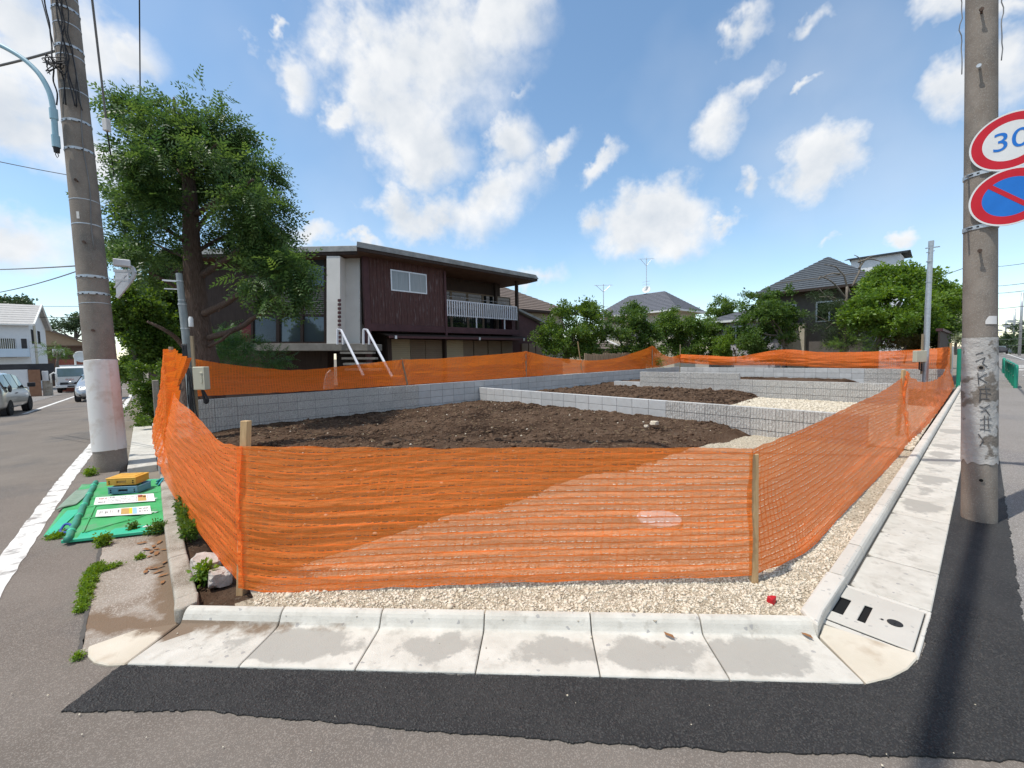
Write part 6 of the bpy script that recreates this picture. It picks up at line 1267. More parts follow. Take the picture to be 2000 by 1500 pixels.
# weeds, rubble, litter
M['weed'] = leafmat('weed_leaf', (.08, .18, .022), (.24, .36, .05), .4); M['dry_leaf'] = mat('dry_leaf', (.20, .09, .035), (.34, .17, .07), scale=20, rough=.8)
def weed(label, blobs, n, size, m='weed', tpl='small', cat='weed'):
    c = Vector(blobs[0][0]); c.z = 0; e = empty('weed', c, 0, label, cat, 'weeds in the joints'); P, D = sample_blobs(blobs, n, 0, 1, .1); P[:, 2] = np.maximum(P[:, 2], .006); leaves('foliage', P, D, size, tpl, M[m], e, -.3, .6); return e
def wb(px, py, rx, rz, z=.02): p = gz(px, py, 0); return ((p.x, p.y, z), (rx, rx, rz))
weed('long mat of bright weeds along the joint between road and worn apron', [wb(175, 1140, .045, .02), wb(168, 1165, .04, .02), wb(160, 1190, .03, .02), wb(182, 1122, .05, .025), wb(192, 1110, .04, .02), wb(171, 1153, .04, .02), wb(164, 1178, .035, .018), wb(178, 1131, .045, .02), wb(157, 1196, .025, .015), wb(186, 1116, .045, .02)], 1150, .026)
weed('thin line of weeds branching right from the bright weed mat', [wb(215, 1112, .05, .012), wb(228, 1108, .04, .012), wb(205, 1115, .04, .01)], 110, .024)
weed('small upright weed in front of the green panel edge', [((gz(203, 1066).x, gz(203, 1066).y, .05), (.05, .05, .06)), ((gz(203, 1066).x, gz(203, 1066).y, .02), (.03, .03, .02))], 150, .04)
weed('weed under the left corner of the green panels', [wb(112, 1050, .07, .02), wb(125, 1047, .06, .02)], 170, .035)
weed('weeds poking through at the right front corner of the green panel', [((gz(318, 1040).x - .03, gz(318, 1040).y, .06), (.06, .09, .06)), ((gz(300, 1040).x, gz(300, 1040).y - .04, .04), (.06, .04, .04))], 150, .045, 'leaf_mid')
weed('single sprig of weed before the middle of the green panel edge', [((gz(262, 1042).x, gz(262, 1042).y, .06), (.03, .03, .05))], 45, .04, 'leaf_mid')
weed('leafy weed clump hanging over the old kerb in front of the left netting', [((.235, 4.75, .15), (.07, .13, .09)), ((.22, 4.45, .12), (.05, .12, .06)), ((.215, 4.98, .19), (.05, .08, .07))], 620, .05, 'leaf_mid', 'broad')
weed('small weed with red stem beside the concrete lump', [((.235, 3.50, .10), (.045, .05, .06)), ((.24, 3.5, .15), (.03, .03, .03))], 75, .05, 'weed', 'broad')
weed('tiny weed at the tip of the rounded gutter end', [wb(152, 1288, .03, .012)], 40, .022)
weed('tiny weed on the worn apron near the old kerb', [wb(275, 1092, .035, .015)], 60, .026)
weed('weed at the foot of the left utility pole', [((-.63, 8.2, .05), (.06, .06, .05))], 100, .05)
M['rubble'] = mat('rubble', (.36, .31, .27), (.56, .51, .46), scale=14, rough=.95, bump=1.0, bscale=30, bdist=.02)
def rock(label, c, r, sq, name='concrete_lump', m='rubble', seed=0, cat='rubble'):
    bm = ICO_V.copy(); V, F = [Vector(v) for v in bm], [tuple(f) for f in ICO_F]
    for _ in range(3):
        mid = {}; NF = []
        def md(i, j):
            k = (min(i, j), max(i, j))
            if k not in mid: V.append(((V[i] + V[j]) / 2).normalized()); mid[k] = len(V) - 1
            return mid[k]
        for a, b_, c_ in F: x, y, z = md(a, b_), md(b_, c_), md(c_, a); NF += [(a, x, z), (b_, y, x), (c_, z, y), (x, y, z)]
        F = NF
    W_ = []
    for v in V:
        v = v.normalized(); k = 1 + .28 * mnoise.fractal(v * 1.6 + Vector((seed, 0, 0)), 1, 2, 4); p = v * k; mx_ = .78
        p = Vector((max(-mx_, min(mx_, p.x)), max(-mx_, min(mx_, p.y)), max(-.6, min(.62, p.z)))); W_.append((p.x * r * sq[0], p.y * r * sq[1], p.z * r * sq[2]))
    o = MB().add(W_, F).build(name, M[m], None); o.location = c; o.rotation_euler = (0, .1, random.uniform(-.3, .3)); return tag(o, label, cat)
rock('broken grey concrete lump with pebbles lying in the soil by the left stake', (.255, 3.64, .09), .13, (.75, 1.25, .75), seed=2)
rock('second smaller broken concrete piece touching the left stake', (.315, 3.42, .075), .095, (.9, .9, .8), seed=5)
rock('pale stone on the nearest soil heap edge', tuple(gz(1278, 826, .30)), .09, (1.2, .8, .6), 'pale_stone', 'stone', 8, 'stone')
rock('small pale stone left of the other on the soil heap edge', tuple(gz(1262, 832, .30)), .05, (1.1, .8, .6), 'pale_stone', 'stone', 9, 'stone')
M['red'] = mat('red_plastic', (.42, .012, .02), (.5, .02, .03), rough=.5); c = gz(1507, 1176, .05)
b = MB(); b.add([(-.025, -.02, 0), (.03, -.015, 0), (.024, .02, .0), (-.02, .025, .0), (-.03, -.012, .045), (.022, -.02, .055), (.03, .012, .04), (-.015, .02, .055)], [(0, 3, 2, 1), (4, 5, 6, 7), (0, 1, 5, 4), (1, 2, 6, 5), (2, 3, 7, 6), (3, 0, 4, 7)]); o = b.build('red_scrap', M['red'], None, bevel=.004); o.location = (c.x, c.y, .035); tag(o, 'small crumpled red scrap on the gravel right of the stake', 'scrap')
mh = gz(1287, 1017, .07); b = MB(); b.lathe([(.182, -.05), (.188, -.004), (.184, 0)], (0, 0, 0), 40); o = b.build('inspection_cover', M['paper'], None); o.location = (mh.x, mh.y, .10); tag(o, 'round white inspection cover on the gravel seen through the front netting', 'cover')
lm = MB(); lm.add([(-.03, 0, .004), (-.01, -.012, .010), (.02, -.009, .007), (.034, 0, .012), (.02, .010, .006), (-.01, .012, .011)], [(0, 1, 2, 5), (5, 2, 3, 4)] if False else [(0, 1, 5), (1, 2, 4, 5), (2, 3, 4)]); lme = lm.mesh('dry_leaf', M['dry_leaf'])
spots = [(300, 1068), (285, 1075), (312, 1060), (292, 1088), (306, 1082), (278, 1062), (320, 1075), (300, 1112), (315, 1108), (292, 1110), (285, 1118), (310, 1118), (322, 1100), (318, 1125), (306, 1073), (296, 1079)]
for i, (x, y) in enumerate(spots):
    o = link('dry_leaf', lme); p = gz(x, y, .005); o.location = (p.x, p.y, .006); o.rotation_euler = (random.uniform(-.2, .2), random.uniform(-.2, .2), random.uniform(0, 6.3)); o.scale = [random.uniform(.8, 1.5)] * 3; tag(o, 'brown dry leaf among those fallen beside the old kerb', 'leaf', 'dry leaves by the old kerb')
for (x, y, lb_) in ((1308, 1246, 'curled brown leaf at the foot of the front kerb'), (1577, 1246, 'pointed brown leaf at the right end of the front kerb'), (318, 1137, 'pale dry leaf alone on the dirt of the apron')):
    o = link('dry_leaf', lme); p = gz(x, y, .01); o.location = (p.x, p.y, .018 if y > 1200 else .006); o.rotation_euler = (0, 0, random.uniform(0, 6)); tag(o, lb_, 'leaf')
# green guard hoops along the right street
M['guard_green'] = mat('guard_green', (.015, .22, .14), (.02, .27, .175), rough=.4, scale=4)
hoop_lab = ['nearest green hoop guard rail on the right street', 'second green hoop guard rail from the right pole side', 'third green hoop guard rail along the right street', 'fourth green hoop guard rail along the right street', 'fifth green hoop guard rail, standing before the gap', 'farthest green hoop guard rail, beyond the gap']
for i, x in enumerate((23.4, 25.3, 27.2, 29.1, 31.0, 35.5)):
    e = empty('guard_rail', (x, -.84, 0), 0, hoop_lab[i], 'guard rail', 'green guard rails on the right street'); b = MB(); pts = [(0, 0, -.05), (0, 0, .70), (.03, 0, .76), (.10, 0, .79), (1.1, 0, .79), (1.17, 0, .76), (1.2, 0, .70), (1.2, 0, -.05)]; b.tube(pts, .055, 12); b.build('hoop', M['guard_green'], e, True, autos=50); b = MB(); b.tube([(0, 0, .4), (1.2, 0, .4)], .04, 10); b.build('cross_bar', M['guard_green'], e, True)
for i, (y, h_, lb_) in enumerate(((.55, 1.45, 'dark green post just right of the netting end'), (.78, 1.55, 'grey boundary post at the netting end before the dark fence'))):
    tag(MB().lathe([(.06, 0), (.06, h_)], (0, 0, 0), 12).build('boundary_post', M['guard_green'] if i == 0 else M['steel'], None), lb_, 'post').location = (22.8 + i * .4, y, 0)
fe = empty('board_fence', (23.2, 1.1, 0), 0, 'dark brown board fence behind the far right netting', 'fence')
for i in range(30): o = MB().box((i * .3 + .01, 0, 0), (i * .3 + .29, .05, 2.15)).build('board', M['dark_wood'], fe)
o = MB().box((0, -.08, 2.15), (9.2, .12, 2.25)).build('coping', M['maroon_trim'], fe)
fe2 = empty('picket_fence', oy(1142, 700, 11.9) * 1, 0, 'weathered grey picket fence below the bent branch tree', 'fence'); fe2.location.z = .3
for i in range(26): o = MB().box((i * .2, 0, 0), (i * .2 + .17, .03, 1.25 + random.uniform(-.04, .04))).build('picket', M['wood_grey'], fe2)

# ------------------------------------------------------------------ houses behind
M['tile_brown'] = mat('brown_tile', (.13, .10, .085), (.19, .15, .125), scale=9, rough=.85); M['tile_grey'] = mat('grey_tile', (.10, .105, .125), (.15, .155, .175), scale=9, rough=.8); M['tile_dark'] = mat('dark_tile', (.055, .065, .075), (.10, .11, .12), scale=9, rough=.6); M['tile_pale'] = mat('pale_tile', (.36, .35, .33), (.52, .50, .48), scale=4, rough=.9, stretch=(1, 3, 3))
M['wall_cream'] = mat('cream_wall', (.46, .42, .33), (.52, .48, .39), rough=.9); M['wall_grey'] = mat('grey_brown_siding', (.12, .108, .098), (.16, .145, .13), rough=.85, scale=3); M['wall_white'] = mat('white_siding', (.62, .64, .66), (.70, .71, .72), rough=.85); M['wall_tan'] = mat('tan_wall', (.33, .24, .16), (.38, .28, .19), rough=.9); M['wall_lilac'] = mat('pale_lilac_wall', (.50, .48, .52), (.56, .54, .58), rough=.9); M['brown_boards'] = mat('brown_boards', (.09, .055, .038), (.13, .08, .055), scale=5, rough=.8)
def slope(b, a, c, d, e, n, m=0, lift=.03):
    "stepped tile courses on a roof face: eave a->c, ridge e<-d (a below e, c below d)"
    a, c, d, e = map(Vector, (a, c, d, e)); nn_ = (c - a).cross(e - a).normalized()
    for i in range(n):
        t0, t1 = i / n, (i + 1) / n; p, q, r_, s_ = a.lerp(e, t0) + nn_ * lift, c.lerp(d, t0) + nn_ * lift, c.lerp(d, t1), a.lerp(e, t1); b.add([a.lerp(e, t0), c.lerp(d, t0), q, p, r_, s_], [(0, 1, 2, 3), (3, 2, 4, 5)], m)
def bldg(label, x0, x1, y0, y1, z0, ze, zr, roof, wallm, roofm, oh=.5, n=12, name='house', winm='dark_glass', wins=(), inset=None):
    e = empty(name, (x0, y0, z0), 0, label, 'house', 'houses around the lot'); w, d, h = x1 - x0, y1 - y0, ze - z0; r = zr - z0
    b = MB().box((0, 0, 0), (w, d, h))
    if roof == 'gx': b.add([(0, 0, h), (0, d, h), (0, d / 2, r - .1), (w, 0, h), (w, d, h), (w, d / 2, r - .1)], [(0, 1, 2), (3, 5, 4)])
    b.build('wall', M[wallm], e); b = MB(); k = oh * (r - h) / (d / 2)
    if roof == 'hip':
        i_ = inset if inset is not None else min(w, d) / 2; yr_ = d > w; A, B, C_, D_ = (-oh, -oh, h - k), (w + oh, -oh, h - k), (w + oh, d + oh, h - k), (-oh, d + oh, h - k); R1, R2 = ((i_, d / 2, r), (max(i_ + .01, w - i_), d / 2, r)) if not yr_ else ((w / 2, i_, r), (w / 2, max(i_ + .01, d - i_), r))
        [slope(b, *q_, n) for q_ in (((A, B, R2, R1), (B, C_, R2, R2), (C_, D_, R1, R2), (D_, A, R1, R1)) if not yr_ else ((A, B, R1, R1), (B, C_, R2, R1), (C_, D_, R2, R2), (D_, A, R1, R2)))]
    else:
        A, B = (-oh, -oh, h - k), (w + oh, -oh, h - k); R1, R2 = (-oh, d / 2, r), (w + oh, d / 2, r); slope(b, A, B, R2, R1, n); slope(b, (w + oh, d + oh, h - k), (-oh, d + oh, h - k), R1, R2, n)
        for xx in (-oh, w + oh): b.bar((xx, -oh, h - k), (xx, d / 2, r), .12, .18, 1); b.bar((xx, d + oh, h - k), (xx, d / 2, r), .12, .18, 1)
    b.build('roof', [M[roofm], M['paper']], e)
    b = MB().box((-oh - .06, -oh - .10, h - k - .12), (w + oh + .06, -oh + .02, h - k + .0)).box((-oh - .10, -oh + .021, h - k - .12), (-oh + .02, d + oh, h - k)) if roof == 'hip' else MB().box((-oh, -oh - .1, h - k - .12), (w + oh, -oh, h - k))
    b.build('gutter', M['paper'] if roofm in ('tile_grey', 'tile_pale') else M['dark_wood'], e)
    if roof == 'hip': MB().box((-oh, -oh + .02, h - k - .1), (w + oh, d + oh, h - k - .06)).build('soffit', M['wall_cream'] if roofm == 'tile_grey' else M['soffit'], e)
    for (face, a, c, q0, q1) in wins:
        f = MB()
        def pbox(b_, a_, c_, q0_, q1_, off0, off1):
            if face == 'y': b_.box((a_, -off1, q0_), (c_, -off0, q1_))
            elif face == 'x': b_.box((-off1, a_, q0_), (-off0, c_, q1_))
            else: b_.box((w + off0, a_, q0_), (w + off1, c_, q1_))
        t = .07
        for g in ((a, c, q0, q0 + t), (a, c, q1 - t, q1), (a, a + t, q0 + t, q1 - t), (c - t, c, q0 + t, q1 - t), ((a + c) / 2 - t / 2, (a + c) / 2 + t / 2, q0 + t, q1 - t)): pbox(f, *g, .0, .05)
        fo = f.build('window', M['ink'] if wallm == 'wall_white' else M['alu'], e)
        for g in ((a + t, (a + c) / 2 - t / 2), ((a + c) / 2 + t / 2, c - t)): pp_ = MB(); pbox(pp_, g[0], g[1], q0 + t, q1 - t, .004, .02); pp_.build('pane', M[winm], fo)
    return e
# brown tiled roof just right of the dark house
p = oy(1035, 604, 19.5); q = oy(1100, 604, 19.5); bldg('beige house with brown tiled roof peeking out right of the dark house', p.x - 6, q.x, 19.5, 27, 0, p.z + .25, p.z + 2.3, 'hip', 'wall_cream', 'tile_brown', .7, 16)
# hip roofed house with the antenna
C0 = at(1325, 604, 34); y1_ = ox(1165, 612, C0.x).y; x1_ = oy(1374, 606, C0.y).x; w0_, d0_ = x1_ - C0.x - .7, y1_ - C0.y - .7
ctr = Vector((C0.x + .7 + w0_ / 2, C0.y + .7 + d0_ / 2, 0)); zap = at(1290, 574, (ctr - CAM).dot(FWD)).z
g_ = bldg('cream house with grey hip roof and a satellite dish on its peak', C0.x + .7, C0.x + .7 + w0_, C0.y + .7, C0.y + .7 + d0_, 0, C0.z + .35, zap, 'hip', 'wall_cream', 'tile_grey', .7, 14, wins=(('x', 2.5, 4.3, 3.8, 4.9),), inset=w0_ / 2)
pk = Vector((ctr.x, ctr.y, zap))
def antenna(label, base, h, sx, tilt=0, dish=False):
    e = empty('tv_antenna', base, 0, label, 'antenna', 'roof antennas'); b = MB(); b.tube([(0, 0, 0), (0, 0, h)], .035, 6); b.build('mast', M['alu'], e); b = MB()
    u = RIGHT0
    for sg in (-1, 1): b.tube([Vector((0, 0, h * .78)), u * sg * sx + Vector((0, 0, h * .97))], .022, 5)
    b.tube([u * -sx * 1.2 + Vector((0, 0, h * .97)), u * sx * 1.2 + Vector((0, 0, h * .97))], .02, 5)
    for i in range(9): x = -sx * 1.2 + sx * 2.4 * i / 8; b.tube([u * x + Vector((0, 0, h * .97)) - FWD0 * .3 + Vector((0, 0, -.06)), u * x + Vector((0, 0, h * .97)) + FWD0 * .3 + Vector((0, 0, .06))], .012, 4)
    b.build('array', M['alu'], e); b = MB()
    for z_ in (.18, .26, .34): b.tube([u * -sx * .7 + Vector((0, 0, h * z_)), u * sx * .6 + Vector((0, 0, h * z_ + .1))], .014, 4)
    b.build('lower_array', M['alu'], e)
    if dish: b = MB(); dn = (-RIGHT0 * .5 - FWD0 * .8 + Vector((0, 0, .5))).normalized(); b.lathe([(.05, -.08), (.25, -.04), (.38, .04), (.36, .045), (.2, -.01), (.03, -.04)], (0, 0, .45), 24, dn); b.build('dish', M['paper'], e, True)
    return e
antenna('tall roof antenna above the white dish on the grey hip roof', pk + Vector((0, 0, -.1)), 3.4, .55, dish=True)
antenna('lower roof antenna behind the trees left of the hip roof', at(1179, 625, 34), 2.9, .6)
tag(MB().tube([at(1152, 640, 34), at(1152, 582, 34)], .05, 6).build('vent_pipe', M['ink'], None), 'short dark pipe standing left of the lower roof antenna', 'pipe')
# dark roofed big house
Xd = 27.5; a = ox(1688, 560, Xd); c = ox(1512, 572, Xd); dh = bldg('large grey brown house with dark tiled hip roof behind the trees at right', Xd, Xd + 5.2, a.y, c.y, 0, c.z + .55, c.z + 2.0, 'hip', 'wall_grey', 'tile_dark', .9, 16, wins=(('x', 2.9, 4.5, 3.0, 4.1), ('x', .8, 2.0, 3.0, 4.1)), inset=2.35)
d_ = dh.location; dq_ = at(1662, 528, 30.0) - d_; z_ = dq_.z; dl = 2.6
w_ = MB().box((dq_.x, dq_.y - dl, 0), (dq_.x + 2.2, dq_.y, z_ + .72)).build('upper_storey', M['wall_white'], dh); b = MB(); zz_ = z_ + .70
slope(b, (dq_.x - .25, dq_.y + .35, zz_), (dq_.x - .25, dq_.y - dl - .4, zz_), (dq_.x + 1.1, dq_.y - dl - .4, zz_ + .32), (dq_.x + 1.1, dq_.y + .35, zz_ + .32), 5); slope(b, (dq_.x + 2.5, dq_.y - dl - .4, zz_), (dq_.x + 2.5, dq_.y + .35, zz_), (dq_.x + 1.1, dq_.y + .35, zz_ + .32), (dq_.x + 1.1, dq_.y - dl - .4, zz_ + .32), 5); b.build('upper_roof', M['tile_dark'], w_)
yp = ox(1560, 650, Xd).y - d_.y; MB().box((-.35, yp - .35, 0), (-.01, yp + .45, 3.0)).build('porch_wall', M['wall_cream'], dh)
p = ox(1470, 640, 26.5); q = ox(1425, 640, 26.5); bldg('pale lilac house showing in the gap between the clipped dome and the evergreen', 26.5, 32, p.y - 1.5, q.y + 1.2, 0, 3.5, 4.2, 'hip', 'wall_lilac', 'tile_grey', .4, 8, wins=(('x', 1.8, 3.0, 2.0, 3.0),))
p = oy(1160, 690, 15.5); q = oy(1200, 690, 15.5); bldg('small pale board shed behind the picket fence', p.x, q.x + .6, 15.5, 18, 0, 1.9, 2.4, 'gx', 'wall_cream', 'tile_brown', .2, 4, name='shed')

# left street: white house, brown house, walls
zr = lambda y: -.017 * max(0.0, y - 8)
def groad(px, py):
    z = 0.0
    for _ in range(12): P_ = gz(px, py, z); z = .5 * z + .5 * zr(P_.y)
    return P_
Xw = -8.2; p0 = ox(61, 700, Xw); p1 = ox(93, 700, Xw); ze_ = ox(61, 632, Xw).z; zrg = ox(77, 600, Xw).z; zb_ = zr(p0.y)
wh = bldg('white two storey house with pale roof and a balcony at the left edge', Xw - 9, Xw, p0.y, p1.y, zb_, ze_, zrg, 'gx', 'wall_white', 'tile_pale', .45, 9, wins=(('X', 1.0, 1.9, ox(66, 672, Xw).z - zb_, ox(66, 645, Xw).z - zb_), ('X', 4.4, 5.6, ox(85, 673, Xw).z - zb_, ox(85, 650, Xw).z - zb_), ('y', 7.0, 8.1, 3.3, 5.1)))
D_ = p1.y - p0.y; h_ = ze_ - zb_
bz0 = oy(30, 697, p0.y - 1).z - zb_; bz1 = oy(30, 681, p0.y - 1).z - zb_; bz2 = oy(30, 660, p0.y - 1).z - zb_
MB().box((0, -1.1, bz0), (8.95, -.01, bz1)).build('balcony_base', mat('pale_blue_wall', (.50, .60, .70), (.55, .65, .74), rough=.8), wh)
rl_ = MB().box((0, -1.1, bz2 - .06), (8.95, -1.04, bz2)).build('balcony_railing', M['alu'], wh); bme = MB().box((-.015, -1.09, bz1), (.015, -1.05, bz2 - .06)).mesh('baluster', M['alu'])
for i in range(70): o = link('baluster', bme, rl_); o.location = (.1 + i * .127, 0, 0)
MB().box((8.6, -1.1, bz1), (8.95, -1.0, bz2 - .07)).build('balcony_panel', M['ink'], wh)
MB().box((9.01, 2.2, .2), (9.05, 3.3, h_ + .3)).build('siding_strip', M['wall_cream'], wh)
MB().box((5.9, -.4, bz1), (6.9, -.1, bz1 + 1.3)).build('laundry', M['paper'], wh)
Yb = p1.y + 12; a = oy(100, 700, Yb); c = oy(170, 700, Yb); zt_ = oy(103, 643, Yb).z; zl_ = oy(160, 668, Yb).z; zb2 = zr(Yb)
br = empty('house', (a.x - 2, Yb, zb2), 0, 'brown gabled house with tan gable wall behind the white house', 'house', 'houses around the lot'); w_ = c.x - a.x + 2; zt_ -= zb2; zl_ -= zb2
MB().box((0, 0, 0), (w_, 7, zl_ - .5)).build('wall', M['brown_boards'], br); MB().add([(0, -.05, zl_ - .5), (w_, -.05, zl_ - .5), (w_, -.05, zl_ - .2), (2, -.05, zt_ - .1), (0, -.05, zt_ - .1)], [(0, 1, 2, 3, 4)]).build('gable_wall', M['wall_tan'], br)
b = MB(); b.bar((1.2, -.5, zt_ + .25), (w_ + .8, -.5, zl_ - .35), .5, .2); b.bar((1.2, 3, zt_ + .3), (w_ + .8, 3, zl_ - .3), 7, .12); b.build('roof', M['tile_brown'], br)
MB().box((0, -.15, zl_ - .75), (w_, -.02, zl_ - .5)).build('beam', M['soffit'], br); MB().box((1.0, -.9, zl_ * .38), (w_ * .8, -.8, zl_ * .62)).build('balcony_boards', M['brown_boards'], br); MB().box((2.2, -.5, zl_ * .66), (w_ * .62, -.45, zl_ * .84)).build('laundry', M['paper'], br)
# yard wall, dark fence strip, panel, cone
q = groad(58, 775); zq = zr(q.y); zt_ = oy(40, 722, q.y).z; wl0 = oy(-60, 760, q.y).x
tag(MB().box((wl0, q.y, zq - .2), (q.x, q.y + .15, zt_)).build('yard_wall', M['wall_white'], None), 'white yard wall behind the silver minivan at the left edge', 'wall')
fz0, fz1 = oy(40, 722, q.y + .4).z, oy(40, 711, q.y + .4).z; r_ = oy(106, 715, q.y + .4).x
tag(MB().box((wl0, q.y + .3, fz0 - .8), (r_, q.y + .38, fz1)).build('dark_fence', M['ink'], None), 'dark fence strip above the white yard wall', 'fence')
a = oy(58.5, 772, q.y - .1); c = oy(82, 772, q.y - .1); M['panel_brown'] = mat('brown_panel', (.22, .11, .065), (.28, .15, .09), scale=6, rough=.7)
tag(MB().box((a.x, q.y - .1, zq - .1), (c.x, q.y - .02, oy(70, 722, q.y - .1).z)).build('brown_panel', M['panel_brown'], None), 'brown wooden panel standing at the end of the white yard wall', 'panel')
a = oy(84, 768, q.y + .2); c = oy(102, 768, q.y + .2); gp = empty('gate_pillar', (a.x, q.y + .2, zq), 0, 'grey brick gate pillar with white meter box behind the red cone', 'pillar')
MB().box((0, 0, 0), (c.x - a.x, .5, 1.05)).build('pillar', M['old_concrete'], gp); MB().box((.02, -.02, 1.05), ((c.x - a.x) * .75, .4, 1.75)).build('box', M['wall_white'], gp, bevel=.02); b = MB(); b.tube([(.45, -.1, .9), (.45, -.12, 1.5), (.6, -.12, 1.62), (.72, -.12, 1.5), (.72, -.1, .9)], .05, 8); b.build('bracket', M['paper'], gp, True)
q2 = groad(91, 769); cn = empty('traffic_cone', (q2.x, q2.y, zr(q2.y)), 0, 'red traffic cone standing before the gate pillar across the street', 'traffic cone'); M['cone_red'] = mat('cone_red', (.52, .02, .03), (.58, .03, .04), rough=.5)
b = MB(); b.lathe([(.16, .03), (.05, .72), (.03, .74)], (0, 0, 0), 18); b.build('cone', M['cone_red'], cn, True, autos=40); MB().box((-.2, -.2, 0), (.2, .2, .03)).build('base', M['cone_red'], cn, bevel=.01)
tree('small palm like tree with dark leaves before the brown house', oy(113, 715, q.y + 3), pxblobs([(112, 690, 13, 10), (105, 684, 10, 8), (120, 684, 9, 8)], (Vector((oy(113, 715, q.y + 3))) - CAM).dot(FWD)), 420, .32, 'pinnate', 'leaf_dark', 'tree', None, .1, .9)
dq = oy(158, 697, q.y + 6); dsh = empty('satellite_dish', dq, 0, 'pale satellite dish on a white post above the truck', 'satellite dish'); b = MB(); b.lathe([(.05, -.1), (.35, -.03), (.48, .06), (.45, .07), (.3, .0), (.03, -.05)], (0, 0, 0), 24, (.35, -.9, .25)); b.build('dish', M['paper'], dsh, True); b = MB(); b.tube([(-.35, .1, -1.6), (-.35, .1, -.0), (0, .1, 0)], .06, 8); b.build('post', M['paper'], dsh)
a = oy(108, 708, q.y + 8); c = oy(172, 708, q.y + 8); tag(MB().box((a.x, q.y + 8, zr(q.y) - .2), (c.x, q.y + 9, oy(140, 702, q.y + 8).z)).build('red_hedge_wall', mat('red_brick', (.20, .06, .04), (.28, .10, .07), scale=14, rough=.9), None), 'dull red garden wall behind the truck', 'wall')

# ------------------------------------------------------------------ vehicles
M['car_silver'] = mat('silver_paint', (.36, .38, .40), (.38, .40, .42), rough=.28, metal=.55, coat=1.0); M['car_white'] = mat('pearl_paint', (.44, .455, .44), (.46, .475, .46), rough=.3, metal=.3, coat=1.0); M['truck_white'] = mat('truck_paint', (.70, .71, .71), (.74, .75, .75), rough=.35, coat=.6)
M['car_glass'] = glassmat('car_glass', (.02, .03, .035), .03, 1.0); M['windscreen'] = glassmat('windscreen_glass', (.10, .15, .17), .05, 1.0); M['tyre'] = mat('tyre', (.012, .012, .012), (.02, .02, .02), rough=.9); M['rim'] = mat('alloy_rim', (.40, .41, .42), (.48, .49, .5), rough=.35, metal=.7); M['lamp'] = mat('lamp_lens', (.62, .64, .66), (.7, .72, .74), rough=.12, spec=1.0, coat=.5); M['tail'] = mat('tail_lens', (.35, .01, .012), (.4, .015, .02), rough=.2)
def loft(ST, L, Wd, H):
    "stations: (t, low, belt, top, half width, roof half width)"
    rows = []
    for (t, lo, be, to, hw, rw) in ST:
        x = (t - .5) * L; mid = (lo + be) / 2; half = [(hw * .90, lo), (hw * .99, lo + .12), (hw, mid + .03), (hw * .985, be), (rw, to - .05 if to > be + .1 else to - .015), (rw * .80, to), (0, to + .015)]
        rows.append([(x, -y, z) for y, z in half] + [(x, y, z) for y, z in half[-2::-1]])
    return rows
